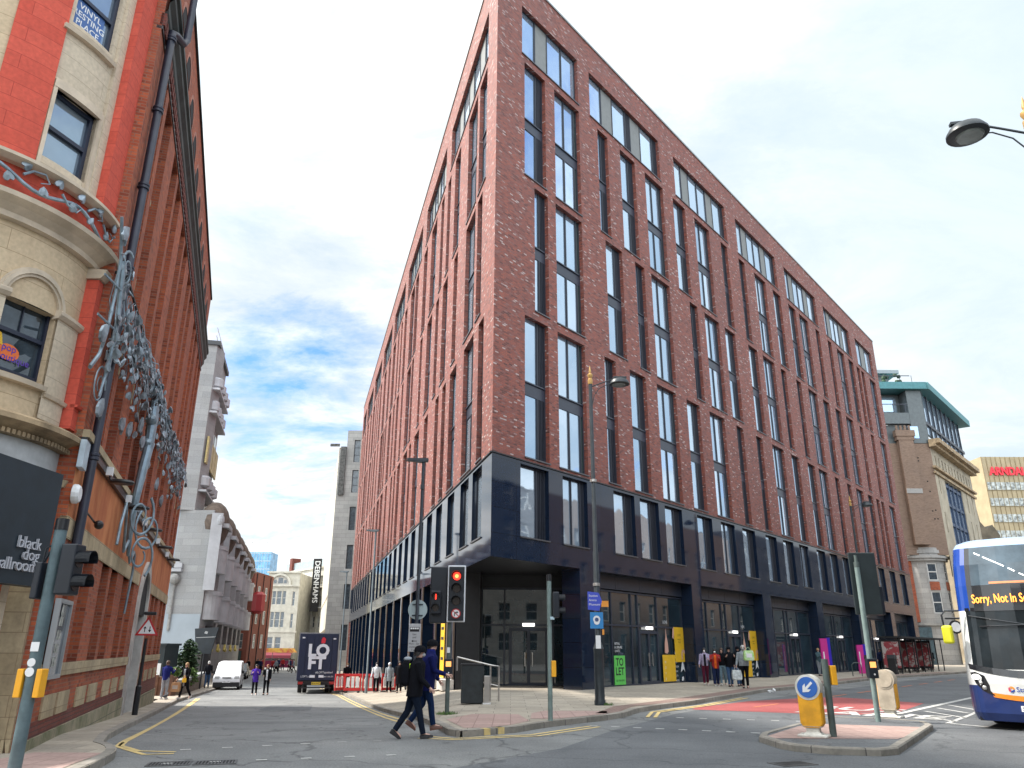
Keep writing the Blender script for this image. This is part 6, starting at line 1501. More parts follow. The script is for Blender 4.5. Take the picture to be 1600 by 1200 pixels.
# modern lamp columns down the side street
def column(x, y, H, rz, label, m, head=True):
    t = thing('lamp_column', label, 'street lamp', (x, y, gz(x, y)), rz, group=None)
    b = MB(); b.lathe([(.085, 0), (.085, 1.0), (.055, 1.1), (.05, H)], n=10); b.build('post', m, t, smooth=True)
    b = MB(); b.box(-.55, .16, -.10, .10, H - .03, H + .06); b.extr([(-.62, H - .01), (-.1, H - .08), (.14, H - .05), (.14, H - .02), (-.55, H)], -.09, .09); b.build('lamp_head', m, t)
    return t
DKP = mat('dark lamp column', (.022, .03, .042), .45, var=.2)
t = column(-3.0, 25.5, 7.9, 0, 'dark lamp column at the corner pavement carrying a round sign back and a bus plate', DKP)
b = MB(); b.cyl((0, .12, 3.02), (0, .14, 3.02), .31, n=28); b.build('round_sign_back', mat('round sign back', (.34, .42, .44), .5), t)
b = MB(); b.box(-.17, .17, .1, .125, 3.16, 3.20); b.box(-.17, .17, .1, .125, 2.82, 2.86); b.box(-.06, .06, -.09, -.0, 6.9, 7.05); b.build('bracket', DKP, t)
b = MB(); b.box(-.23, .15, -.11, -.09, 1.74, 2.58); so_ = b.build('bus_plate', mat('grey white plate', (.42, .43, .45), .5, var=.06), t, bevel=.01)
b = MB(wallM((-.04, -.113, 2.5), (1, 0), (0, -1))); b.poly([(-.15, -.16, 0), (.15, -.16, 0), (.15, -.02, 0), (-.15, -.02, 0)], 0)
for k in range(4): b.poly([(-.13 + .068 * k, -.085, .002), (-.075 + .068 * k, -.085, .002), (-.075 + .068 * k, -.035, .002), (-.13 + .068 * k, -.035, .002)], 1)
for i, s_ in enumerate(('taxi', 'and', '', 'Mon - Sat', 'midnight', '7 pm')): b.text(s_, Matrix.Translation((0, -.26 - .095 * i, .002)), .085, align='CENTER')
b.extr([(-.08, -.45), (-.03, -.41), (-.03, -.44), (.08, -.44), (.08, -.46), (-.03, -.46), (-.03, -.49)], 0, 0) if False else None
b.poly([(-.09, -.44, .003), (-.03, -.40, .003), (-.03, -.43, .003), (.09, -.43, .003), (.09, -.45, .003), (-.03, -.45, .003), (-.03, -.48, .003)][::-1], 0)
b.build('lettering', [BLACKM, WHITE], so_)
GL = mat('galvanised column', (.20, .24, .26), .5, .3, var=.15)
column(-8.3, 47.3, 9.3, 0, 'grey lamp column beside the red barriers and parked lorry', GL)
column(-13.4, 64, 8.6, 0, 'grey lamp column behind the parked lorry', GL)

# triangular warning sign
x, y = -11.3, 25.0; t = thing('warning_sign', 'red triangle road sign with two arrows on a black pole at the warehouse wall', 'sign', (x, y, gz(x, y)), R(20))
t.scale = (.84, .84, .84)
b = MB(); b.lathe([(.10, 0), (.10, .95), (.06, 1.0), (.055, 2.6)], n=10); b.build('pole', BLACK, t, smooth=True)
def tri(s_, y0, y1, z=2.93): b = MB(); b.extr([(-.40 * s_, z - .23 * s_), (.40 * s_, z - .23 * s_), (0, z + .46 * s_)], y0, y1); return b
tri(1, -.1, -.08).build('sign_border', REDS, t, bevel=.01); tri(.72, -.104, -.1).build('sign_face', WHITE, t)
b = MB(); b.extr([(-.10, 2.82), (-.07, 2.82), (-.07, 2.95), (-.03, 2.95), (-.085, 3.03), (-.14, 2.95), (-.10, 2.95)], -.108, -.104); b.extr([(.10, 3.02), (.07, 3.02), (.07, 2.9), (.03, 2.9), (.085, 2.81), (.14, 2.9), (.10, 2.9)][::-1], -.108, -.104); b.build('arrow_pair', BLACKM, t)
b = MB(); b.rings([[(x_, y_, z_) for x_, y_ in ((-.18, -.28), (.24, -.28), (.24, .05), (-.18, .05))] for z_ in (3.42, 3.54)]); b.build('sign_lamp', BLACK, t, bevel=.03)

# corner cabinet, handrail, steel post
t = thing('litter_bin', 'square black steel cabinet bin on the corner paving beside the handrail', 'bin', (-1.18, 25.25, gz(-1.2, 25.2)), R(4))
b = MB(); b.box(-.34, .34, -.25, .25, .02, 1.10); b.build('body', mat('bin paint', (.02, .026, .03), .5, var=.25, vscale=5), t, bevel=.02)
b = MB(); b.box(-.36, .36, -.27, .27, 1.10, 1.15); b.build('lid', BLACK, t, bevel=.01)
t = thing('handrail', 'bent stainless steel handrail behind the black bin in front of the entrance', 'handrail', (-1.0, 26.6, gz(-1, 26.6)))
b = MB(); b.tube([(-.75, 0, 1.32), (-.2, -.1, 1.2), (.35, -.2, 1.08), (.62, -.25, 1.05), (.62, -.25, 0)], .028, 8); b.tube([(.35, -.2, 1.08), (.35, -.2, 0)], .025, 8); b.tube([(-.1, -.12, .6), (.62, -.25, .45)], .02, 8); b.tube([(-.75, 0, 1.32), (-.75, 0, .9)], .028, 8); b.build('rail', STEEL, t, smooth=True)
t = thing('steel_bollard', 'short square stainless steel bollard right of the black bin', 'bollard', (-.72, 25.0, gz(-.7, 25)))
b = MB(); b.box(-.085, .085, -.085, .085, 0, .80); b.build('post', STEEL, t, bevel=.01); b = MB(); b.box(-.12, .12, -.12, .12, 0, .04); b.build('base_plate', WHITE, t)

# red barriers
RB = mat('red barrier plastic', (.60, .03, .03), .5, var=.15)
def barrier(x, y, rz, label):
    t = thing('road_barrier', label, 'barrier', (x, y, gz(x, y)), rz, group='red plastic barriers by the lorry')
    b = MB(); b.box(-.5, .5, -.03, .03, .92, 1.06); b.box(-.5, .5, -.03, .03, .12, .28); b.box(-.5, -.40, -.03, .03, .28, .92); b.box(.40, .5, -.03, .03, .28, .92)
    for k in (-.12, .12): b.box(k - .03, k + .03, -.028, .028, .28, .92)
    b.build('frame', RB, t, bevel=.01)
    b = MB(); [b.box(a, a + .16, -.022, .022, .34, .86) for a in (-.36, -.08, .2)]; b.build('reflector_panel', WHITE, t)
    b = MB(); b.box(-.42, -.30, -.22, .22, 0, .1); b.box(.30, .42, -.22, .22, 0, .1); b.build('foot', RUBBER, t)
for i, (x, y, a) in enumerate(((-9.35, 48.6, 5), (-8.3, 48.7, 8), (-7.3, 49.2, 40), (-10.3, 49.4, 70))):
    barrier(x, y, R(a), ['red plastic barrier next to the lorry, second from the left', 'red plastic barrier directly left of the three walkers', 'red plastic barrier behind the woman in white', 'red plastic barrier set edge-on against the lorry corner'][i])

# left courtyard: low wall, conifer, kiosk, hanging menu board
LWL = hypot(4.5, 15.5); azw = atan2(-4.5, 15.5)
t = thing('garden_wall', 'long low stone capped brown wall edging the courtyard past the warehouse', 'wall', (-17.7, 44.2, zs(-17.7, 44.2) + .1), -azw)
b = MB()
ST_ = MB(); 
for k in range(8):
    y0, y1 = LWL * k / 8, LWL * (k + 1) / 8
    b.box(-.35, 0, y0, y1, -.4 - .04 * k, .62); ST_.box(-.42, .06, y0, y1, .62, .78)
b.build('wall_face', mat('brown stone', (.13, .10, .075), .8, var=.4, vscale=2), t); ST_.build('coping', mat('wall coping', (.24, .25, .25), .8, var=.2), t)
t = thing('wooden_planter', 'brown wooden planter box at the near end of the courtyard wall', 'planter', (-18.3, 43.4, zs(-18, 43.4) + .1))
b = MB(); b.box(-2.2, .5, -.2, .4, 0, .95); [b.box(x_, x_ + .16, -.26, -.2, 0, 1.05) for x_ in (-2.2, -1.3, -.4, .36)]; b.build('box', mat('brown wood', (.12, .055, .03), .7, var=.3), t)
def foliage(t, c, r, n, m, size, name='crown', rs=0, flat=1.0):
    q = random.Random(rs); b = MB()
    for i in range(n):
        while True:
            v = Vector((q.uniform(-1, 1), q.uniform(-1, 1), q.uniform(-1, 1)))
            if .25 < v.length < 1: break
        k = .7 + .3 * sin(5 * v.x + 3 * v.z) * cos(4 * v.y)
        p = Vector(c) + Vector((v.x * r[0] * k, v.y * r[1] * k, v.z * r[2]))
        s_ = size * q.uniform(.6, 1.3); a = Matrix.Rotation(q.uniform(0, 6.28), 3, 'Z') @ Matrix.Rotation(q.uniform(-1.2, 1.2), 3, 'X')
        b.poly([p + a @ Vector(w_) * s_ for w_ in ((-.5, 0, 0), (0, -.35, .1), (.5, 0, 0), (0, .35, .1))])
    return b.build(name, m, t)
LEAF = mat('dark leaf', (.018, .045, .02), .7, col2=(.05, .10, .04), vscale=3); LEAF2 = mat('mid green leaf', (.06, .13, .03), .7, col2=(.13, .20, .05), vscale=3)
x, y = -20.4, 51.5; t = thing('conifer_bush', 'dark pointed evergreen bush standing behind the courtyard wall', 'bush', (x, y, gz(x, y) - .05))
b = MB(); b.tube([(0, 0, 0), (0, 0, 1.2), (.05, 0, 2.2)], [.08, .06, .02], 7); b.build('stem', mat('bark', (.07, .05, .035), .9), t)
foliage(t, (0, 0, 1.55), (.95, .8, 1.55), 2200, LEAF, .22)
for i, (x, y) in enumerate(((-20.6, 46.5), (-19.4, 47.3), (-19.2, 49.0))):
    t = thing('shrub', ['low green shrub behind the wooden planter, furthest left', 'low green shrub between the dark kiosk and the evergreen', 'yellowish low shrub just behind the courtyard wall'][i], 'shrub', (x, y, gz(x, y)))
    b = MB(); [b.tube([(0, 0, 0), (.2 * (k - 1), 0, .6)], .02, 5) for k in range(3)]; b.build('stem', mat('bark', (.07, .05, .035), .9), t)
    foliage(t, (0, 0, .85), (.7, .5, .55), 420, LEAF2, .2, rs=i + 1)
x, y = -20.9, 48.3; t = thing('kiosk', 'dark green courtyard kiosk panel with a white notice past the warehouse corner', 'kiosk', (x, y, gz(x, y)))
b = MB(); b.box(-2.6, .3, 0, 2.0, 0, 2.6); b.box(-2.7, .4, -.1, 2.1, 2.6, 2.72); b.build('body', mat('kiosk green black', (.012, .022, .026), .5, var=.3), t)
b = MB(); b.box(-.35, .2, -.04, 0, .9, 1.6); b.build('notice', WHITE, t)
x, y = -20.6, 54.5; t = thing('menu_board', 'black tapered pub board on a post above the courtyard wall', 'sign', (x, y, gz(x, y)))
b = MB(); b.cyl((0, 0, 0), (0, 0, 2.6), .05, n=8); b.build('post', BLACK, t)
b = MB(); b.extr([(-.55, 2.2), (.45, 2.2), (.8, 3.9), (-.8, 3.8)], -.08, .08); bo = b.build('board', mat('blackboard', (.02, .028, .035), .5, var=.2), t)
b = MB(); b.extr([(-.6, 3.2), (.6, 3.25), (.7, 3.3), (-.66, 3.24)], -.1, -.081); b.extr([(-.12, 3.5), (.08, 3.45), (.12, 3.6), (-.05, 3.65)], -.1, -.081); b.build('board_marking', mat('pale marking', (.4, .42, .42), .5), bo)

# shelters, totems, bins and seats along the main road
def kerbp(s_, inn):   # point s_ metres along the right kerb from (14.24,39.15), inn metres towards the building
    d = Vector((34.99 - 14.24, 63.9 - 39.15)).normalized(); n_ = Vector((-d.y, d.x)); p = Vector((14.24, 39.15)) + d * s_ + n_ * inn; return p.x, p.y
rk = atan2(24.75, 20.75)
def shelter(s_, label):
    x, y = kerbp(s_, 1.9); t = thing('bus_shelter', label, 'bus shelter', (x, y, .12), rk, group='bus shelters along the main road')
    b = MB(); [b.cyl((x_, y_, 0), (x_, y_, 2.45), .045, n=8) for x_ in (0, 2, 4) for y_ in (0, 1.2)]; b.build('post', BLACK, t)
    b = MB(); b.box(-.2, 4.2, -.3, 1.4, 2.45, 2.58); b.build('roof', BLACKM, t)
    b = MB(); b.box(0, 4, 1.18, 1.2, .3, 2.3); b.build('back_glass', mat('shelter glass', (.10, .15, .16), .05, var=.3, alpha=.6), t)
    b = MB(); b.box(-.06, .06, -.1, 1.25, .25, 2.35); f = b.build('advert_panel', BLACK, t)
    b = MB(); b.box(-.075, -.061, .0, 1.15, .4, 2.2); b.build('advert', mat('advert print', (.45, .40, .38), .4, col2=(.30, .05, .06), vscale=2.2, lo=.45, hi=.5), f)
    b = MB(); b.box(.5, 3.5, .75, 1.05, .5, .56); [b.cyl((x_, .9, 0), (x_, .9, .5), .03, n=6) for x_ in (.8, 2, 3.2)]; b.build('bench', STEELD, t)
for i, s_ in enumerate((24.0, 28.5, 33.0)): shelter(s_, ['bus shelter nearest the big signal board', 'middle bus shelter of the row on the main road', 'bus shelter furthest along with the red and white advert'][i])
def totem(s_, inn, label, sc=1.0):
    x, y = kerbp(s_, inn); t = thing('totem_sign', label, 'totem sign', (x, y, .12), R(18))
    b = MB(); b.box(-.42, .1, -.05, .05, .05, 2.3 * sc); b.build('pink_panel', mat('magenta print', (.62, .02, .25), .5, col2=(.08, .02, .5), vscale=.9, lo=.45, hi=.6, det=0), t)
    b = MB(); b.box(.1, .32, -.05, .05, .05, 2.35 * sc); b.build('blue_panel', mat('violet blue print', (.04, .02, .42), .5), t)
    b = MB(); b.box(-.3, -.22, -.06, -.05, .5, 1.5); b.build('lettering', WHITE, t)
totem(13.6, 3.6, 'tall magenta and violet banner totem outside the third shopfront')
totem(20.9, 3.6, 'smaller magenta and blue banner panel further along by the shops', .85)
for i, s_ in enumerate((17.3, 22.5)):
    x, y = kerbp(s_, 2.1); t = thing('litter_bin', ['black litter bin left of the signal board pole', 'black litter bin right of the signal board pole'][i], 'bin', (x, y, .12), rk, group='black litter bins on the main road')
    b = MB(); b.box(-.3, .3, -.25, .25, 0, 1.05); b.build('body', BLACKM, t, bevel=.03); b = MB(); b.extr([(-.33, 1.05), (.33, 1.05), (.2, 1.3), (-.2, 1.3)], -.27, .27); b.build('hood', BLACK, t, bevel=.02); b = MB(); b.cyl((0, -.25, .6), (0, -.262, .6), .09, n=12); b.build('emblem', PALE, t)
for i, s_ in enumerate((16.0, 18.9)):
    x, y = kerbp(s_, 2.6); t = thing('cycle_stand', ['dark hooped cycle stand, nearer of a pair on the main pavement', 'dark hooped cycle stand, further of a pair on the main pavement'][i], 'cycle stand', (x, y, .12), 0); b = MB(); b.tube([(-.3, 0, 0), (-.3, 0, .7), (-.15, 0, .82), (.15, 0, .82), (.3, 0, .7), (.3, 0, 0)], .03, 7); b.build('hoop', GALVG, t)
# litter, grass, pigeon
b = MB(); q = random.Random(5)
b.ell((0, 0, .05), (.11, .09, .055), 7, 5); b.ell((.2, .1, .08), (.07, .07, .09), 6, 5)
for v in b.v: v += Vector((q.uniform(-.03, .03), q.uniform(-.03, .03), q.uniform(-.01, .02)))
b.build('litter', WHITE, loc=(10.9, 34.6, .01), label='crumpled white litter in the gutter of the main road', cat='litter')
def tuft(x, y, n, label_, z=None):
    b = MB(); q = random.Random(n)
    for i in range(n):
        a = q.uniform(0, 6.28); r = q.uniform(.04, .28); h = q.uniform(.03, .1); p = Vector((x + r * cos(a), y + r * .6 * sin(a), zs(x, y) + .125)); d = Vector((q.uniform(-.04, .04), q.uniform(-.04, .04), h))
        b.poly([p + Vector((-.008, 0, 0)), p + Vector((.008, 0, 0)), p + d])
    b.build('grass', LEAF2, kind='stuff')
tuft(-1.66, 21.67, 260, ''); tuft(2.82, 24.72, 160, '')
x, y = -16.05, 38.4; t = thing('pigeon', 'small dark pigeon standing on the left pavement edge', 'pigeon', (x, y, gz(x, y)), R(70))
b = MB(); b.rings([[(x_, r * cos(a), z_ + r * 1.05 * sin(a)) for a in [2 * pi * k / 10 for k in range(10)]] for x_, z_, r in ((-.22, .14, .012), (-.14, .15, .035), (-.05, .15, .065), (.05, .16, .07), (.10, .19, .05), (.13, .24, .032), (.145, .28, .036), (.17, .29, .028), (.185, .285, .01), (.21, .28, .004))]); [b.tube([(.02, s_ * .03, .1), (.03, s_ * .03, 0), (.06, s_ * .03, 0)], .006, 5) for s_ in (-1, 1)]; b.build('body', mat('pigeon feathers', (.05, .055, .065), .7, var=.4, vscale=14), t, smooth=True)

# ================================================================== VEHICLES
def wheel(t, x, y, z, r, w_, rimm=STEEL, nm='wheel'):
    b = MB(); b.tube([(x - w_ / 2, y, z), (x - w_ * .4, y, z), (x + w_ * .4, y, z), (x + w_ / 2, y, z)], [r * .9, r, r, r * .9], 20); o = b.build(nm, RUBBER, t, smooth=True)
    b = MB(); b.cyl((x - w_ / 2 - .006, y, z), (x + w_ / 2 + .006, y, z), r * .58, n=14); b.build('rim', rimm, o, smooth=True); return o
# lorry: local +y is forward, seen from behind
t = thing('box_lorry', 'dark navy box lorry with big white LOFT lettering on its rear doors', 'lorry', (-11.95, 50.4, zs(-12, 50.4)), R(13))
TN = mat('navy lorry paint', (.012, .018, .05), .35, var=.1); TS = mat('lorry side panel', (.25, .26, .28), .5, var=.2)
b = MB(); b.box(-1.18, 1.18, .0, 6.4, .75, 3.52); b.build('box_body', [TN], t, bevel=.03)
b = MB(); b.box(-1.22, -1.18, .0, 6.4, .78, 3.5); b.box(1.18, 1.22, .0, 6.4, .78, 3.5); b.box(-1.22, 1.22, -.02, .04, 3.5, 3.56); b.build('side_panel', TS, t)
b = MB(); b.box(-1.14, -.01, -.035, -.003, .8, 3.46); b.box(.01, 1.14, -.035, -.003, .8, 3.46); dr = b.build('rear_door', TN, t, bevel=.008)
b = MB(); [b.cyl((x_, -.06, .8), (x_, -.06, 3.4), .018, n=6) for x_ in (-.78, -.3, .3, .78)]; b.build('door_bar', TN, dr)
Mr = wallM((0, -.082, 0), (1, 0), (0, -1))
b = MB(Mr); b.text('LO', Matrix.Translation((.02, 2.18, 0)), .98, .01, align='CENTER', off=.045); b.text('FT', Matrix.Translation((-.06, 1.46, 0)), .98, .01, align='CENTER', off=.045)
b.text('#LOFTspotted', Matrix.Translation((.95, 1.18, 0)), .17, .004, align='RIGHT'); b.text('LOFT.co.uk', Matrix.Translation((-.95, .95, 0)), .16, .004); b.text('0800 130 150', Matrix.Translation((1.0, .95, 0)), .11, .004, align='RIGHT')
b.box(-.42, -.1, .93, 1.08, 0, .004); b.box(.12, .42, .93, 1.08, 0, .004); b.box(-1.02, -.86, 3.22, 3.30, 0, .004); b.box(.86, 1.02, 3.16, 3.24, 0, .004); b.build('lettering', mat('white vinyl', (.66, .68, .74), .5), t)
b = MB(Mr); b.poly([(.13, 2.93, .0), (.36, 2.93, 0), (.40, 3.18, 0), (.30, 3.28, 0), (.2, 3.28, 0), (.14, 3.15, 0)]); b.build('red_mark', mat('red vinyl', (.60, .02, .04), .5), t)
b = MB(); b.box(-1.1, 1.1, -.02, .1, .50, .74); b.box(-.9, .9, -.35, -.25, .33, .40); [b.box(x_, x_ + .08, -.3, .2, .38, .6) for x_ in (-.8, .72)]; b.build('rear_bumper', BLACKM, t)
b = MB(); b.box(-1.08, -.78, -.05, -.02, .55, .70); b.box(.78, 1.08, -.05, -.02, .55, .70); b.build('tail_light', mat('red tail lens', (.35, .02, .02), .3), t)
b = MB(); b.box(-.28, .28, -.06, -.02, .52, .68); pl_ = b.build('number_plate', mat('yellow plate', (.65, .48, .05), .5), t)
b = MB(wallM((0, -.065, .555), (1, 0), (0, -1))); b.text('DE14 WCX', Matrix.Identity(4), .13, .002, align='CENTER'); b.build('plate_text', BLACKM, pl_)
b = MB(); b.box(-1.1, 1.1, 6.5, 8.2, .5, 2.6); b.box(-.4, .4, .2, 7.8, .55, .75); b.build('cab', TN, t, bevel=.1)
for sx in (-1, 1):
    wheel(t, sx * .98, 1.6, .42, .42, .26); wheel(t, sx * .68, 1.6, .42, .42, .26); wheel(t, sx * .98, 6.9, .42, .42, .26)

def car_body(t, prof, wd, wm, gm, z_belt, winds, tuck=.12):
    """side profile (y, z) lofted across the width, narrowing above the belt line"""
    b = MB(); n = len(prof); rs = []
    for s_, k in ((-1, 1.0), (-.86, 0), (.86, 0), (1, 1.0)):
        ring = []
        for y_, z_ in prof:
            h = max(0, z_ - z_belt) / max(.01, max(z for _, z in prof) - z_belt)
            ring.append((s_ * wd / 2 * (1 - tuck * h * (1 if k else 1)), y_ + (0), z_ - (.04 if k and z_ > .4 else 0)))
        rs.append(ring)
    b.rings([r[::-1] for r in rs], 0); return b.build('body', wm, t, smooth=True, bevel=.02)
# white van, nose towards the viewer: local -y is forward
x, y = -20.0, 58.2; t = thing('parked_van', 'small white van parked at the left kerb of the side street, nose towards the viewer', 'van', (x, y, zs(x, y)), R(15))
vp = [(-2.05, .25), (-2.1, .5), (-2.05, .82), (-1.9, .98), (-1.2, 1.12), (-.55, 1.68), (-.3, 1.8), (1.9, 1.85), (2.05, 1.7), (2.1, .3)]
car_body(t, vp, 1.75, mat('white van paint', (.62, .63, .65), .3, var=.03), None, 1.0, None)
b = MB(); b.poly([(-.66, -1.13, 1.16), (.66, -1.13, 1.16), (.60, -.56, 1.66), (-.60, -.56, 1.66)]); [b.poly([(s_ * .87, -.9, 1.1), (s_ * .87, .1, 1.1), (s_ * .80, .1, 1.6), (s_ * .80, -.5, 1.6)]) for s_ in (-1, 1)]; b.build('windscreen', mat('vehicle glass', (.03, .045, .05), .05, spec=1.0), t)
b = MB(); b.box(-.86, .86, -2.15, -2.0, .22, .52); b.box(-.3, .3, -2.12, -2.06, .78, .84); b.build('bumper', BLACKM, t, bevel=.03)
for s_ in (-1, 1):
    b = MB(); b.box(s_ * .48, s_ * .80, -2.08, -1.96, .72, .92); b.build('headlight', mat('lamp lens', (.45, .46, .47), .15), t, bevel=.03)
    b = MB(); b.box(s_ * .88, s_ * 1.03, -.95, -.85, 1.05, 1.25); b.build('wing_mirror', BLACK, t, bevel=.03)
    wheel(t, s_ * .78, -1.35, .31, .31, .2); wheel(t, s_ * .78, 1.35, .31, .31, .2)
b = MB(); b.box(-.26, .26, -2.17, -2.15, .50, .61); pl_ = b.build('number_plate', WHITE, t)
b = MB(wallM((0, -2.175, .525), (1, 0), (0, -1))); b.text('YJ06 YNM', Matrix.Identity(4), .095, .002, align='CENTER'); b.build('plate_text', BLACKM, pl_)
# dark hatchback further on
x, y = -27.6, 83; t = thing('parked_car', 'dark hatchback parked beyond the white van on the side street', 'car', (x, y, zs(x, y)), R(14))
cp_ = [(-2.0, .3), (-2.05, .6), (-1.9, .78), (-1.0, .92), (-.3, 1.42), (1.2, 1.5), (1.9, 1.05), (2.0, .95), (2.05, .35)]
car_body(t, cp_, 1.75, mat('dark car paint', (.02, .025, .035), .2, var=.1), None, .9, None, .2)
b = MB(); b.poly([(-.62, -.98, .95), (.62, -.98, .95), (.56, -.34, 1.40), (-.56, -.34, 1.40)]); b.build('windscreen', mat('vehicle glass', (.03, .045, .05), .05, spec=1.0), t)
b = MB(); [b.box(s_ * .5, s_ * .8, -2.04, -1.94, .62, .75) for s_ in (-1, 1)]; b.build('headlight', mat('lamp lens', (.45, .46, .47), .15), t)
for s_ in (-1, 1): wheel(t, s_ * .78, -1.3, .32, .32, .2); wheel(t, s_ * .78, 1.3, .32, .32, .2)

# double decker: local x across the front from the viewer's left, y back along the body
t = thing('double_decker_bus', 'white, blue and orange double decker bus at the right edge', 'bus', (10.62, 19.2, 0.0), atan2(-.63, .776))
BW_, BL_ = 2.55, 10.8
BWH = mat('bus white', (.62, .63, .62), .25, var=.04, coat=.4); BBL = mat('bus blue', (.012, .055, .30), .25, var=.05, coat=.5); BNV = mat('bus navy', (.010, .028, .13), .3, var=.08, coat=.4); BOR = mat('bus orange', (.80, .25, .02), .3, var=.05, coat=.3)
BGL = mat('bus glass', (.015, .02, .024), .03, 0.0, var=.5, vscale=1.3, ior=1.32); BGU = mat('upper deck glass', (.085, .12, .15), .04, 0.12, var=.35, vscale=1.1, ior=1.5); BBK = mat('bus black', (.012, .014, .018), .2, var=.1, coat=.5)
ZL = [(.19, .12, .05), (.36, .05, .0), (.95, .0, .0), (1.12, .0, .0), (1.30, .03, .0), (2.0, .10, .02), (2.62, .17, .03), (2.72, .18, .03), (3.10, .21, .04), (3.2, .22, .04), (3.7, .32, .06), (4.12, .46, .10), (4.25, .58, .16), (4.34, .85, .32), (4.38, 1.3, .7)]
CRN = .42
def plan(z_i):
    z, s_, w_ = ZL[z_i]; pts = []
    pts.append((w_, BL_)); pts.append((w_, 3.0)); pts.append((w_, 1.2))
    for k in range(7): a = pi + (pi / 2) * k / 6; pts.append((w_ + CRN + CRN * cos(a), s_ + CRN + .10 + CRN * sin(a)))
    for k in range(1, 8):
        u = k / 8; xx = w_ + CRN + (BW_ - 2 * w_ - 2 * CRN) * u; pts.append((xx, s_ + .10 * (1 - sin(pi * u))))
    for k in range(7): a = 1.5 * pi + (pi / 2) * k / 6; pts.append((BW_ - w_ - CRN + CRN * cos(a), s_ + CRN + .10 + CRN * sin(a)))
    pts.append((BW_ - w_, 1.2)); pts.append((BW_ - w_, 3.0)); pts.append((BW_ - w_, BL_)); return [(x_, y_, z) for x_, y_ in pts]
rings_ = [plan(i) for i in range(len(ZL))]; N = len(rings_[0])
parts = {k: MB() for k in ('body', 'lower_windscreen', 'upper_windscreen', 'display_band', 'corner_panel', 'side_window')}
mats_ = {'body': [BWH, BNV, BBK, mat('bus pale blue', (.30, .42, .62), .25)], 'lower_windscreen': [BGL], 'upper_windscreen': [BGU], 'display_band': [BBK], 'corner_panel': [BBL], 'side_window': [BGL]}
for i in range(len(ZL) - 1):
    z0 = ZL[i][0]
    for k in range(N):
        a, c = k, (k + 1) % N; front = 5 <= k <= 19
        nm, m = 'body', 0
        if z0 < .94: nm, m = 'body', 1
        elif z0 < 1.29: nm, m = 'body', 0
        elif z0 < 2.6:
            if k in (5, 6): m = 0
            elif front: nm = 'lower_windscreen'
            elif k in (3, 4, 20, 21): m = 0
            elif k < 2 or k > 22: nm = 'side_window'
        elif z0 < 3.15:
            if k in (5, 6, 7): nm = 'corner_panel'
            elif k == 8: m = 2
            elif front: nm = 'display_band'
            elif k in (2, 3, 4): nm = 'corner_panel'
        elif z0 < 4.1:
            if k in (5, 6, 7): nm = 'corner_panel'
            elif k in (8, 20): nm, m = 'body', 2
            elif 8 < k <= 19: nm = 'upper_windscreen'
            elif k in (2, 3, 4, 21, 22): nm = 'corner_panel'
            elif k < 2 or k > 22: nm = 'side_window'
        elif z0 < 4.2: m = 3
        elif z0 < 4.3 and 4 <= k <= 20: m = 3
        P = [rings_[i][a], rings_[i][c], rings_[i + 1][c], rings_[i + 1][a]]
        parts[nm].poly([P[0], P[1], P[2], P[3]], m)
parts['body'].poly(rings_[-1]); 
po = {k: p.build(k, mats_[k], t, smooth=True) for k, p in parts.items()}
def fy(x_, z_):
    for a, c in zip(ZL, ZL[1:]):
        if a[0] <= z_ <= c[0]: f_ = (z_ - a[0]) / (c[0] - a[0]); s_ = a[1] + (c[1] - a[1]) * f_; w_ = a[2] + (c[2] - a[2]) * f_; break
    xl = w_ + CRN
    if x_ < xl:
        q_ = (xl - x_) / CRN; return s_ + .10 + CRN * (1 - math.sqrt(max(0, 1 - min(1, q_) ** 2)))
    u = (x_ - xl) / (BW_ - 2 * w_ - 2 * CRN); return s_ + .10 * (1 - sin(pi * min(max(u, 0), 1)))
def skinpoly(b, top, bot, off=.012, m=0):
    """strip between two polylines (x, z) lying on the bus front"""
    T = [b.P((x_, fy(x_, z_) - off, z_)) for x_, z_ in top]; B_ = [b.P((x_, fy(x_, z_) - off, z_)) for x_, z_ in bot]
    for i in range(len(T) - 1): b.F([B_[i], B_[i + 1], T[i + 1], T[i]], m)
def lin(p0, p1, n=8, sag=0): return [(p0[0] + (p1[0] - p0[0]) * i / n, p0[1] + (p1[1] - p0[1]) * i / n - sag * sin(pi * i / n)) for i in range(n + 1)]
b = MB(); skinpoly(b, lin((.5, .80), (2.05, .80), 10, .06), lin((.55, .70), (2.0, .70), 10, .07)); b.build('orange_stripe', BOR, t)
b = MB(); skinpoly(b, lin((.5, .99), (2.05, .99), 10, .0), lin((.5, .80), (2.05, .80), 10, .06), .011); b.build('bumper_panel', BWH, t)
b = MB(); skinpoly(b, lin((.10, 1.42), (2.45, 1.42), 14, .14), lin((.12, 1.30), (2.43, 1.30), 14, .17), .014); b.build('lower_screen_edge', BBK, t)
b = MB(); skinpoly(b, lin((.03, 2.68), (2.5, 2.68), 12), lin((.03, 2.60), (2.5, 2.60), 12), .012); b.build('screen_divider', BBK, t)
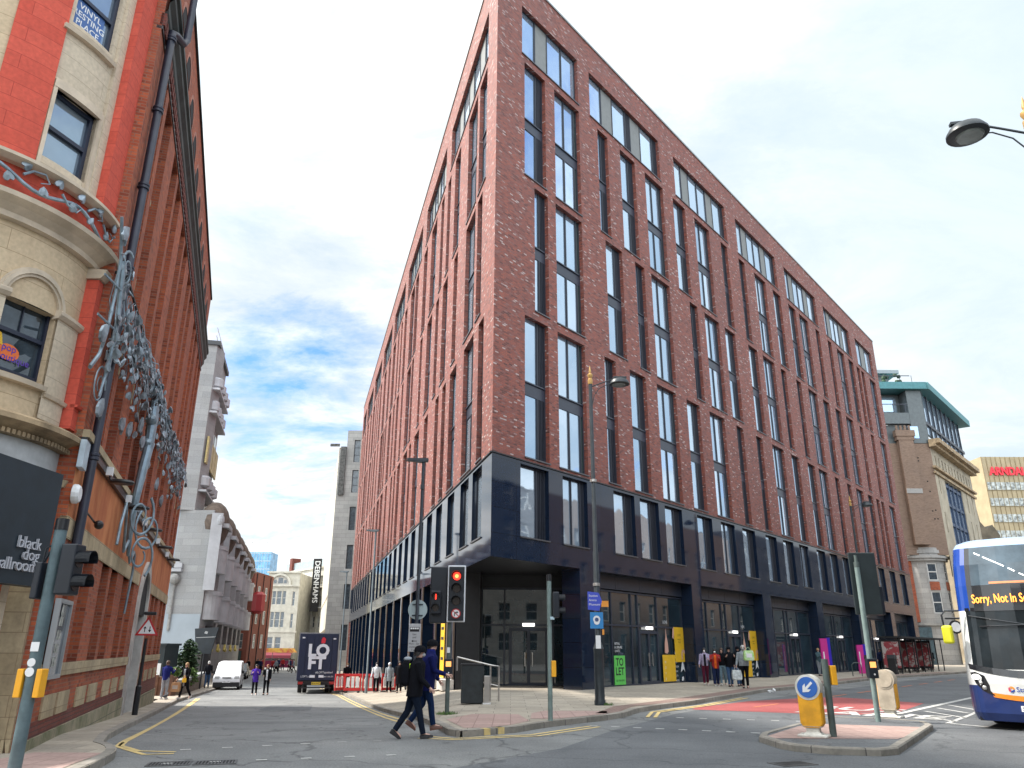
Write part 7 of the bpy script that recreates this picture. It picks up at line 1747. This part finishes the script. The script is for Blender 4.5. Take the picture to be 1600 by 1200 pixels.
for s_, x0 in ((1, .12), (-1, BW_ - .12)):
    b = MB(); skinpoly(b, [(x0 + s_ * .0, 1.22), (x0 + s_ * .12, 1.24), (x0 + s_ * .30, 1.16)], [(x0 + s_ * .10, .98), (x0 + s_ * .22, .84), (x0 + s_ * .46, .72)], .014); b.build('headlight_housing', BBK, t)
    b = MB(); b.ell((x0 + s_ * .12, fy(x0 + s_ * .12, 1.13) - .02, 1.13), (.085, .04, .065), 12, 7); b.build('headlight', mat('headlight lit', (.9, .9, .85), .3, emit=(1, .97, .9), estr=1.2), t, smooth=True)
    b = MB(); b.ell((x0 + s_ * .27, fy(x0 + s_ * .27, .9) - .02, .90), (.05, .02, .05), 10, 6); b.ell((x0 + s_ * .22, fy(x0 + s_ * .22, 1.0) - .02, 1.0), (.035, .02, .035), 10, 6); b.build('fog_light', STEEL, t, smooth=True)
# destination display
b = MB(wallM((.0, 0, 0), (1, 0), (0, -1))); b.text('Sorry, Not In Service', Matrix.Translation((.42, 2.79, 0)), .28, .0, sx=.62, off=.01)
for v in b.v: v.y = fy(min(max(v.x, 0), BW_), 2.9) - .02
b.build('led_text', mat('orange led', (1, .3, .05), .5, emit=(1, .30, .04), estr=2.2), po['display_band'])
# logo
b = MB(wallM((0, 0, 0), (1, 0), (0, -1))); b.text('Stagecoach', Matrix.Translation((1.02, .83, 0)), .15, .0, off=.006)
for v in b.v: v.y = fy(min(v.x, 2.5), .9) - .016
b.build('lettering', BBL, t)
for a0, a1, m in ((0, 2.2, BOR), (2.3, 4.2, mat('logo red', (.5, .05, .1), .4)), (4.3, 6.1, BBL)):
    b = MB(); n = 8; P = lambda a, r: (.93 + r * cos(a), fy(.93, .88) - .018, .88 + r * sin(a))
    for i in range(n): q0, q1 = a0 + (a1 - a0) * i / n, a0 + (a1 - a0) * (i + 1) / n; b.poly([P(q0, .025), P(q1, .025), P(q1, .065), P(q0, .065)][::-1])
    b.build('logo_segment', m, t)
b = MB(); b.box(1.05, 1.65, -.02, .0, .42, .54); pl_ = b.build('number_plate', WHITE, t)
b = MB(wallM((1.08, -.024, .445), (1, 0), (0, -1))); b.text('SN67 WZM', Matrix.Identity(4), .105, .002); b.build('plate_text', BLACKM, pl_)
b = MB()
for p, q in (((.3, 2.5), (1.9, 2.2)), ((.5, 2.25), (2.2, 2.3))): b.tube([(p[0] + (q[0] - p[0]) * i / 8, fy(p[0] + (q[0] - p[0]) * i / 8, p[1] + (q[1] - p[1]) * i / 8) - .03, p[1] + (q[1] - p[1]) * i / 8) for i in range(9)], .012, 5)
b.build('wiper', BBK, t)
b = MB(); b.tube([(.1, .25, 2.62), (-.18, .15, 2.62), (-.26, .12, 2.52), (-.24, .1, 2.2)], .022, 7); b.tube([(.1, .25, 2.45), (-.2, .14, 2.45)], .016, 6); b.build('mirror_arm', BBK, t)
b = MB(); b.box(-.30, -.06, .02, .16, 1.86, 2.28); b.build('mirror', mat('acid yellow plastic', (.62, .60, .02), .4), t, bevel=.05)
b = MB(); skinpoly(b, lin((.85, 3.27), (2.4, 3.27)), lin((.85, 3.22), (2.4, 3.22)), .015); b.build('grab_rail', mat('orange rail', (.75, .28, .12), .4), t)
b = MB(); [b.tube([(p0[0], fy(p0[0], p0[1]) - .012, p0[1]), (p1[0], fy(p1[0], p1[1]) - .012, p1[1])], .013, 4) for p0, p1 in (((.62, 3.98), (.74, 3.91)), ((.80, 3.87), (1.22, 3.62)), ((1.30, 3.57), (1.42, 3.49)), ((1.5, 3.44), (1.6, 3.38)))]; b.build('ceiling_light', mat('deck strip light', (.9, .9, .9), .5, emit=(1, 1, .97), estr=1.6), po['upper_windscreen'])
b = MB(); b.box(.15, 2.4, .3, 10.5, .18, .27); b.build('underside', BLACKM, t)
for x_ in (.22, BW_ - .22): wheel(t, x_, 2.4, .48, .48, .28); wheel(t, x_, 8.2, .48, .48, .28)

# ================================================================== PEOPLE
def cloth(n, c, r=.95, v=.18): return mat('cloth ' + n, c, r, spec=.15, var=v, vscale=9, bump=.2, bscale=30)
HAIRM = {k: mat('hair ' + k, c, .6, var=.3, vscale=30) for k, c in dict(black=(.012, .010, .010), brown=(.06, .03, .018), fair=(.32, .20, .09), grey=(.40, .39, .38), red=(.22, .06, .02)).items()}
SHOE = {'black': BLACKM, 'white': mat('white shoe', (.62, .62, .6), .6), 'brown': mat('brown shoe', (.10, .035, .022), .5)}
SKIN2 = mat('skin pale', (.56, .34, .27), .55, var=.06); SKIN3 = mat('skin brown', (.22, .11, .07), .55, var=.06)
def person(x, y, az, label, h=1.72, top=None, legs=None, shoe='black', gait=(14, 4, -16, 18), arms=((12, 25, 8), (-14, 20, 8)), lean=.03, coat=.86, hair='brown', hairl=0, hat=None, mask=False, skin=None, pave=True, turn=0, fat=1.0, wide_legs=0, under=None, vest=None, skirt=False, collar=None, pack=None, group=None):
    k = h / 1.75; skin = skin or SKIN2
    t = thing('person', label, 'person', (x, y, gz(x, y, pave)), R(-az), group=group)
    def leg(s_, a, b_, pz):
        hp = Vector((s_ * .09, 0, pz)); kn = hp + .43 * Vector((0, sin(R(a)), -cos(R(a)))); an = kn + .41 * Vector((0, sin(R(a - b_)), -cos(R(a - b_)))); return hp, kn, an, R(a - b_)
    pz = 0.92
    lo_ = min(leg(1, gait[0], gait[1], pz)[2].z, leg(-1, gait[2], gait[3], pz)[2].z); pz += .085 - lo_
    LG = [leg(1, gait[0], gait[1], pz), leg(-1, gait[2], gait[3], pz)]
    def sp(z, yo=0): return Vector((0, lean * (z - pz) / .5 + yo, z + pz - .92 if z > .8 else z))
    up = pz - .92
    def arm(s_, a, f, ab):
        sh = Vector((s_ * .185 * (fat * .5 + .5), sp(1.42).y, 1.42 + up)); el = sh + .285 * Vector((s_ * sin(R(ab)), sin(R(a)), -cos(R(a)))).normalized(); inw = -.35 * s_ if f > 60 else -.05 * s_
        wr = el + .25 * Vector((inw + s_ * sin(R(ab)), sin(R(a + f)), -cos(R(a + f)))).normalized(); return sh, el, wr
    AR_ = [arm(1, *arms[0]), arm(-1, *arms[1])]
    # ---- body: one skinned surface from head to fingertips and feet
    V, E_, Rr = [], [], []
    def add(p, r, par=None):
        V.append(Vector(p) * k); Rr.append((r * k, r * k) if not isinstance(r, tuple) else (r[0] * k, r[1] * k))
        if par is not None: E_.append((par, len(V) - 1))
        return len(V) - 1
    pe = add((0, sp(.93).y, .93 + up), (.125, .095)); be = add((0, sp(1.1).y, 1.1 + up), (.115, .085), pe); ch = add((0, sp(1.3).y, 1.3 + up), (.13, .09), be)
    nk = add((0, sp(1.46).y, 1.47 + up), .055, ch); jw = add((0, sp(1.53).y + .01, 1.54 + up), (.056, .062), nk)
    T_ = Matrix.Rotation(R(-turn), 3, 'Z'); hy = sp(1.6).y + .02
    hd = add((0, hy, 1.62 + up), (.072, .088), jw); cr = add((0, hy - .008, 1.70 + up), (.052, .06), hd)
    nd = T_ @ Vector((0, .092, -.02)); ns = add((nd.x, hy + nd.y, 1.615 + up), .014, hd)
    for (hp, kn, an, ang), s_ in zip(LG, (1, -1)):
        a_ = add(hp + Vector((0, 0, -.04)), .075, pe); b_ = add(kn, .052, a_); m_ = add((kn * .6 + an * .4) + Vector((0, -.01, 0)), .05, b_); c_ = add(an, .035, m_)
        fd = Vector((s_ * .02, cos(ang), sin(ang) * 1.0)); add(an + fd * .15 + Vector((0, 0, -.05)), (.03, .022), c_)
    hands = []
    for (sh, el, wr), s_ in zip(AR_, (1, -1)):
        a_ = add(sh, .048, ch); b_ = add(el, .036, a_); c_ = add(wr, .024, b_); d_ = (wr - el).normalized()
        sd = d_.cross(Vector((s_, 0, 0))); sd = sd.normalized() if sd.length > .1 else Vector((0, 1, 0))
        pm = add(wr + d_ * .055, (.030, .020), c_); hands.append(wr + d_ * .08)
        for j, ln in enumerate((.062, .072, .066, .05)):
            o = sd * (.027 - .018 * j); f1 = add(wr + d_ * .095 + o, .009, pm); f2 = add(wr + d_ * (.095 + ln * .55) + o - Vector((s_ * .012, 0, 0)), .008, f1); add(wr + d_ * (.09 + ln * .9) + o - Vector((s_ * .034, 0, 0)), .007, f2)
        t1_ = add(wr + d_ * .04 + sd * .038 - Vector((s_ * .01, 0, 0)), .011, pm); add(wr + d_ * .085 + sd * .055 - Vector((s_ * .02, 0, 0)), .009, t1_)
    me = bpy.data.meshes.new('body'); me.from_pydata([tuple(v) for v in V], E_, []); me.materials.append(skin)
    o = bpy.data.objects.new('body', me); COL.objects.link(o); o.parent = t
    sm_ = o.modifiers.new('skin', 'SKIN'); sm_.use_smooth_shade = True
    for i, r_ in enumerate(Rr): me.skin_vertices[0].data[i].radius = r_
    me.skin_vertices[0].data[0].use_root = True
    o.modifiers.new('sub', 'SUBSURF').levels = 1; o.modifiers['sub'].render_levels = 1
    K = Matrix.Scale(k, 4)
    # ---- clothes
    b = MB(K)
    for (hp, kn, an, ang), s_ in zip(LG, (1, -1)):
        w_ = 1 + wide_legs
        b.tube([hp + Vector((0, 0, .08)), hp + Vector((0, 0, -.05)), (hp + kn) / 2, kn + Vector((0, .01, 0)), kn * .5 + an * .5, an + Vector((0, 0, .015))], [(.085 * fat, .09 * fat), (.095 * fat, .10 * fat), .085 * w_, .067 * w_, .062 * w_, .056 * w_], 10)
    b.rings([[(.165 * fat * a * cos(q), sp(.9).y + .12 * fat * a * sin(q), z + up) for q in [2 * pi * i / 14 for i in range(14)]] for z, a in ((.84, .9), (.90, 1), (.98, .97), (1.02, .9))])
    if skirt: b.rings([[(.17 * a * cos(q), .13 * a * sin(q), z + up) for q in [2 * pi * i / 14 for i in range(14)]] for z, a in ((.55, 1.25), (.75, 1.12), (.95, 1))])
    b.build('trousers', legs, t, smooth=True)
    for (hp, kn, an, ang), s_ in zip(LG, (1, -1)):
        b = MB(K @ Matrix.Translation(an) @ Matrix.Rotation(ang, 4, 'X')); q = [(-.07, .045, .05), (-.05, .055, .06), (.02, .055, .06), (.09, .048, .045), (.15, .05, .032), (.185, .038, .022)]
        b.rings([[(w_ * sx, yy, -.085 + hh * sz) for sx, sz in ((-1, 0), (1, 0), (1.0, .8), (.6, 1.5), (-.6, 1.5), (-1.0, .8))] for yy, w_, hh in [(q_[0], q_[1] * .85, q_[2]) for q_ in q]]); b.build('shoe', SHOE[shoe], t, smooth=True)
    prof = [(coat, 1.0 + max(0, .86 - coat) * .5), (.95, 1.0), (1.10, .95 if fat <= 1 else 1.06), (1.26, 1.06), (1.38, 1.06), (1.44, .86), (1.49, .50), (1.53, .42)]
    def tors(b, g=1.0, z0=0, z1=9, m=0):
        b.rings([[(.178 * fat * a * g * cos(q), sp(z).y + .125 * fat * a * g * sin(q) * (1.1 if sin(q) > 0 and fat > 1 and z < 1.25 else 1), z + up) for q in [2 * pi * i / 18 for i in range(18)]] for z, a in prof if z0 <= z <= z1], m)
    b = MB(K); tors(b)
    for (sh, el, wr), s_ in zip(AR_, (1, -1)):
        b.tube([sh + Vector((-s_ * .05, 0, .0)), sh + Vector((s_ * .01, 0, -.02)), (sh + el) / 2, el, (el + wr) / 2, wr], [.06, .072, .062, .055, .05, .042], 9)
    jk = b.build('jacket', top, t, smooth=True)
    if under: b = MB(K); b.rings([[(x_, sp(z).y + .125 * a * fat * 1.03, z + up) for x_ in (-.05, .05)] + [(x_, sp(z).y + .125 * a * fat * .8, z + up) for x_ in (.06, -.06)] for z, a in prof if z <= 1.45]); b.build('shirt_front', under, t)
    if vest: b = MB(K); tors(b, 1.09, .9, 1.45); b.build('vest', vest, t, smooth=True)
    # ---- head dressing
    hc = Vector((0, hy, 1.635 + up))
    hm = HAIRM[hair]; b = MB(K @ Matrix.Translation(hc) @ T_.to_4x4()); n = 14; rs = []
    for j in range(7):
        a = pi / 2 * (1 - j / 6.0); drop = -.02 - (.05 if hairl == 0 else .05 + hairl) * 0
        rs.append([( .092 * cos(a) * cos(q), -.012 + .108 * cos(a) * sin(q) * (1 if sin(q) < 0 else .86), .01 + .108 * sin(a)) for q in [2 * pi * i / n for i in range(n)]])
    low = -.075 if hairl == 0 else -.10 - hairl
    back = [(.090 * cos(q) * (1.02 if sin(q) < .2 else .99), -.012 + .108 * sin(q) * (1 if sin(q) < 0 else .80), low if sin(q) < -.1 + (.4 if hairl else 0) else (-.01 if sin(q) < .5 else .04)) for q in [2 * pi * i / n for i in range(n)]]
    rs.append(back)
    if hairl: rs.append([(p_[0] * 1.1, p_[1] * 1.08 - .01, p_[2]) for p_ in back])
    b.rings(rs[::-1]); b.build('hair', hm, t, smooth=True)
    b = MB(K @ Matrix.Translation(hc) @ T_.to_4x4())
    for s_ in (-1, 1): b.ell((s_ * .03, .083, .005), (.012, .006, .007), 8, 5)
    b.build('eyes', BLACKM, t)
    if mask: b = MB(K @ Matrix.Translation(hc) @ T_.to_4x4()); b.ell((0, .058, -.055), (.055, .05, .045), 12, 7); b.build('face_mask', WHITE if mask is True else mask, t, smooth=True)
    else: b = MB(K @ Matrix.Translation(hc) @ T_.to_4x4()); b.ell((0, .08, -.062), (.02, .008, .005), 8, 5); b.build('mouth', mat('lips', (.35, .12, .10), .6), t)
    if hat:
        b = MB(K @ Matrix.Translation(hc)); b.rings([[(.10 * a * cos(q), -.008 + .118 * a * sin(q), z) for q in [2 * pi * i / 16 for i in range(16)]] for z, a in ((-.005, 1.0), (.03, 1.04), (.08, .92), (.115, .6), (.128, .2))]); b.build('hat', hat, t, smooth=True)
    if collar: b = MB(K); b.rings([[(.082 * a * cos(q), sp(1.5).y + .085 * a * sin(q) - .0, z + up) for q in [2 * pi * i / 14 for i in range(14)]] for z, a in ((1.44, 1.25), (1.52, 1.1), (1.57, 1.02))]); b.build('collar', collar, t, smooth=True)
    return t, [h_ * k for h_ in hands], Matrix.Translation(t.location) @ Matrix.Rotation(R(-az), 4, 'Z')
C_ = dict(black=cloth('black', (.0055, .006, .009)), navy=cloth('navy', (.012, .02, .06)), blue=cloth('royal blue', (.012, .018, .13)), jean=cloth('denim', (.04, .08, .16)), djean=cloth('dark denim', (.006, .011, .024)), ljean=cloth('light denim', (.18, .27, .33)), white=cloth('white', (.58, .60, .64)), grey=cloth('grey', (.26, .29, .32)), purple=cloth('purple', (.07, .03, .30)), lilac=cloth('lilac', (.34, .30, .42)), red=cloth('red', (.32, .03, .03)), orange=cloth('orange', (.65, .12, .02)), maroon=cloth('maroon', (.09, .012, .03)), beige=cloth('beige', (.40, .33, .26)), hivis=cloth('hi vis', (.45, .75, .05)), teal=cloth('teal grey', (.07, .12, .14)))
def bag(m, M, hand, w_, h_, d_, label, name='shopping_bag', cat='bag', m2=None, rot=0, handles=True):
    p = M @ hand; t = thing(name, label, cat, (p.x, p.y, p.z - .12 - h_), rot)
    b = MB(); q = random.Random(int(abs(p.x) * 100)); b.rings([[(sx * w_ / 2 * a, sy * d_ / 2 * a, z) for sx, sy in ((-1, -1), (0, -1.15), (1, -1), (1.05, 0), (1, 1), (0, 1.15), (-1, 1), (-1.05, 0))] for z, a in ((0, .8), (h_ * .1, 1), (h_ * .6, 1.0), (h_, .85))]); b.build('body', m, t, smooth=False)
    if m2: b = MB(); b.box(-w_ * .3, w_ * .3, -d_ / 2 * 1.16, -d_ / 2 * 1.1, h_ * .3, h_ * .7); b.build('print', m2, t)
    b = MB(); b.tube([(-w_ * .25, 0, h_), (-w_ * .1, 0, h_ + .12), (w_ * .1, 0, h_ + .12), (w_ * .25, 0, h_)], .008, 5); b.build('handle', m, t)
# the two men stepping onto the corner
t, H_, M_ = person(-1.98, 16.95, 83, 'man in black jacket and dark cap crossing in the foreground with a rucksack', 1.80, C_['black'], C_['djean'], 'black', (15, 2, -18, 14), ((12, 35, 6), (-8, 20, 8)), .05, .80, 'black', hat=C_['black'], pave=False, mask=mat('pale mask', (.45, .47, .5), .7), turn=-18, fat=1.22)
b = MB(Matrix.Scale(1.02, 4)); b.rings([[(x_, y_, z) for x_, y_ in ((-.15 * a, -.12), (.15 * a, -.12), (.14 * a, -.12 - .17 * a), (-.14 * a, -.12 - .17 * a))] for z, a in ((.98, .8), (1.05, 1), (1.35, 1), (1.47, .75))]); rp = b.build('rucksack', C_['black'], loc=(-1.98, 16.95, gz(-1.98, 16.95, False)), rz=R(-83), bevel=.04, label='black rucksack worn by the man in the black jacket', cat='rucksack')
b = MB(); b.ell((0, -.16, 1.52), (.10, .09, .05)); b.build('top_pocket', C_['grey'], rp, smooth=True)
person(-1.80, 17.6, 80, 'man in blue padded coat and black beanie walking behind the rucksack man', 1.80, cloth('navy padded', (.007, .010, .07)), cloth('bright denim', (.008, .022, .07)), 'brown', (12, 3, -10, 24), ((14, 60, 8), (10, 30, 8)), .06, .76, 'black', hat=C_['black'], collar=C_['blue'], turn=20, fat=1.25)
# side street
person(-16.35, 38.9, 10, 'person in blue jacket and grey joggers standing by the far corner of the warehouse', 1.72, C_['blue'], C_['grey'], 'white', (3, 0, -3, 3), ((35, 80, 8), (5, 15, 6)), .0, .86, 'brown')
t, H_, M_ = person(-15.6, 39.4, 200, 'woman in long black coat walking with paper shopping bags on the left pavement', 1.66, C_['black'], C_['black'], 'white', (16, 4, -16, 18), ((10, 40, 10), (12, 60, 8)), .02, .62, 'fair', hairl=.12, under=C_['grey'])
bag(mat('brown paper', (.42, .25, .13), .8, var=.15), M_, H_[0], .42, .42, .2, 'brown paper shopping bag carried by the woman in the long black coat', m2=PALE)
bag(YELLOW, M_, H_[1] + Vector((0, 0, .1)), .18, .2, .08, 'small yellow bag held by the woman in the long black coat')
person(-15.0, 48.2, 168, 'woman in bright purple top walking in the middle of the side street', 1.70, C_['purple'], C_['black'], 'white', (9, 2, -10, 10), ((20, 95, 8), (20, 95, 8)), 0, .74, 'black', hairl=.05, pave=False)
person(-14.45, 48.6, 172, 'woman in black jacket with white shirt walking beside the woman in purple', 1.70, C_['black'], C_['black'], 'black', (9, 2, -9, 10), ((12, 70, 8), (5, 20, 6)), 0, .84, 'red', hairl=.05, under=C_['white'], pave=False)
person(-20.9, 56.5, 345, 'grey haired man in dark jacket and blue jeans walking away by the dark pub board', 1.76, C_['black'], C_['jean'], 'black', (12, 3, -12, 14), hair='grey')
t, H_, M_ = person(-21.3, 60.0, 345, 'man in navy jacket carrying a blue bag beside the white van', 1.75, C_['navy'], C_['jean'], 'black', (12, 3, -12, 14), hair='black')
bag(mat('blue plastic', (.02, .15, .50), .5), M_, H_[1], .35, .4, .2, 'blue carrier bag held by the man beside the white van')
person(-7.9, 48.2, 176, 'person in white hooded jacket and black trousers walking by the red barriers', 1.72, C_['white'], C_['black'], 'black', (8, 2, -8, 8), ((5, 20, 14), (-5, 20, 14)), 0, .86, 'black', mask=True)
person(-7.05, 47.6, 180, 'woman in grey hijab and pale grey top, middle of the three walkers by the barriers', 1.68, C_['grey'], C_['black'], 'black', (7, 2, -7, 8), ((0, 15, 8), (0, 15, 8)), 0, .70, 'grey', hairl=.05, hat=C_['white'], collar=C_['grey'])
person(-6.3, 46.4, 176, 'person in long black coat, rightmost of the three walkers by the barriers', 1.70, C_['black'], C_['black'], 'black', (7, 2, -7, 8), ((0, 15, 8), (0, 15, 8)), 0, .50, 'black', fat=1.1)
person(-6.1, 49.0, 5, 'person in yellow high visibility vest half hidden behind the black coated walker', 1.78, C_['black'], C_['black'], 'black', vest=C_['hivis'], hair='brown')
person(-10.3, 51.5, 170, 'person in dark coat standing behind the red barriers by the lorry', 1.66, C_['black'], C_['black'], 'black', (2, 0, -2, 2), hair='fair', mask=True)
# group outside the shop with the yellow posters
person(9.30, 39.0, 190, 'young woman with white mask and lilac sleeves in the shopfront group', 1.68, C_['lilac'], C_['maroon'], 'white', (9, 2, -9, 10), ((5, 30, 12), (20, 80, 6)), 0, .9, 'black', hairl=.1, mask=True, under=C_['black'])
person(9.52, 37.9, 188, 'person in red jacket, orange scarf and wide blue trousers in the shopfront group', 1.64, C_['red'], C_['navy'], 'white', (7, 2, -7, 8), ((20, 100, 8), (25, 95, 8)), 0, .82, 'black', hairl=.08, under=C_['orange'], mask=True, skin=SKIN3, wide_legs=.25)
person(10.05, 38.7, 200, 'long haired woman in black top and light jeans in the shopfront group', 1.68, C_['black'], C_['ljean'], 'white', (12, 3, -10, 14), ((20, 90, 8), (10, 30, 6)), 0, .92, 'brown', hairl=.16)
person(10.02, 37.3, 185, 'person in black hoodie with folded hands and ripped jeans in the shopfront group', 1.72, C_['black'], C_['jean'], 'black', (9, 2, -8, 10), ((25, 100, 10), (25, 100, 10)), 0, .86, 'black', fat=1.08, hat=C_['black'])
person(10.55, 37.7, 185, 'person in black hooded coat just left of the grey haired man', 1.74, C_['black'], C_['jean'], 'black', (10, 3, -8, 10), ((5, 30, 8), (5, 30, 8)), 0, .80, 'black', hat=C_['black'], collar=C_['black'], wide_legs=.15)
t, H_, M_ = person(10.28, 35.9, 196, 'grey haired man in grey sweater and black trousers carrying carrier bags', 1.79, C_['grey'], C_['black'], 'black', (7, 2, -7, 8), ((4, 22, 14), (25, 100, 8)), .02, .90, 'grey', fat=1.18, mask=mat('grey mask', (.3, .32, .34), .7))
bag(mat('lime carrier', (.30, .62, .12), .5, col2=(.62, .72, .55), vscale=6), M_, H_[1] + Vector((-.05, .05, .30)), .42, .42, .2, 'lime green and white carrier bag held up by the grey haired man', m2=WHITE)
bag(mat('grey white carrier', (.50, .55, .56), .5, var=.3, vscale=9), M_, H_[0], .40, .42, .2, 'pale carrier bag hanging low from the grey haired man\'s hand')
# by the totem and the bus stops
def fp(u, out_): return CX + dR[0] * u + dR[1] * out_, CY + dR[1] * u - dR[0] * out_
def pp(u, o_, az, label, **k):
    x, y = fp(u, o_); return person(x, y, az, label, **k)
pp(32.0, 1.0, 150, 'person in dark grey jacket looking at a phone beside the magenta and violet totem', top=C_['teal'], legs=C_['grey'], gait=(3, 0, -3, 3), arms=((25, 90, 8), (5, 20, 6)), hair='fair')
pp(43.0, 2.0, 200, 'person in navy coat waiting under the bus shelter nearest the signal board', top=C_['navy'], legs=C_['black'], gait=(2, 0, -2, 2), hair='black')
pp(46.0, 2.2, 190, 'person in dark teal jacket waiting in the middle bus shelter', top=C_['teal'], legs=C_['djean'], gait=(2, 0, -2, 2), hair='black', fat=1.1)
pp(47.6, 2.4, 210, 'tall person in black coat standing by the middle shelter post', top=C_['black'], legs=C_['black'], gait=(2, 0, -2, 2), coat=.7, hair='black', h=1.8)
pp(49.8, 2.8, 230, 'person in pale top and blue jeans leaning by the red and white advert', top=C_['beige'], legs=C_['jean'], gait=(10, 0, -4, 3), hair='black', lean=.1)
t, H_, M_ = pp(54.0, 2.4, 200, 'person in orange top with a red bag past the last shelter', top=C_['orange'], legs=C_['black'], gait=(3, 0, -3, 3), hair='brown')
bag(mat('red bag', (.7, .03, .02), .5), M_, H_[0], .4, .5, .2, 'red bag held by the person in the orange top')
pp(56.2, 2.2, 215, 'person in bulky black coat standing right of the person in orange', top=C_['black'], legs=C_['jean'], gait=(3, 0, -3, 3), hair='black', fat=1.2, coat=.72)
t, H_, M_ = pp(58.2, 2.3, 190, 'person in dark hooded coat with a white bag, furthest right before the bus', top=C_['black'], legs=C_['black'], gait=(3, 0, -3, 3), hair='black', hat=C_['black'])
bag(WHITE, M_, H_[0], .35, .45, .2, 'white bag held by the hooded person furthest right before the bus')
# the crowd at the end of the side street
crowd = [('black', 'djean', 'black'), ('navy', 'black', 'brown'), ('red', 'djean', 'black'), ('grey', 'black', 'brown')]
base = []
lab = 'far off pedestrian among the small crowd at the end of the side street'
for i, (a_, l_, h_) in enumerate(crowd):
    t, _, _ = person(-33.5 + 1.2 * i, 104 + 1.3 * (i % 3), 160 + 15 * i, lab, 1.72, C_[a_], C_[l_], 'black', hair=h_, pave=False, group='crowd at the end of the side street'); base.append(t)
q = random.Random(11)
for i in range(16):
    x, y = -34.5 + 8.5 * q.random(), 104 + 26 * q.random(); x -= (y - 104) * .22
    copy_tree(base[i % 4], None, (x, y, zs(x, y)), q.uniform(0, 6.28))
# market stall and shopfront clutter behind the crowd
t = thing('market_stall', 'low market stall with yellow canopy edge behind the far crowd', 'market stall', (-40.5, 138, zs(-40, 138)))
b = MB(); b.box(-3.4, 3.4, 0, 1.6, 0, 1.1); b.build('counter', C_['maroon'], t); b = MB(); b.extr([(-3.6, 2.4), (3.6, 2.4), (3.0, 3.1), (-3.0, 3.1)], -.4, 2.2); b.build('canopy', mat('yellow canopy', (.55, .38, .04), .7, col2=(.35, .05, .03), vscale=1.4), t); b = MB(); [b.cyl((x_, 0, 1.1), (x_, 0, 2.4), .05, n=6) for x_ in (-3.2, 0, 3.2)]; b.build('post', STEELD, t)
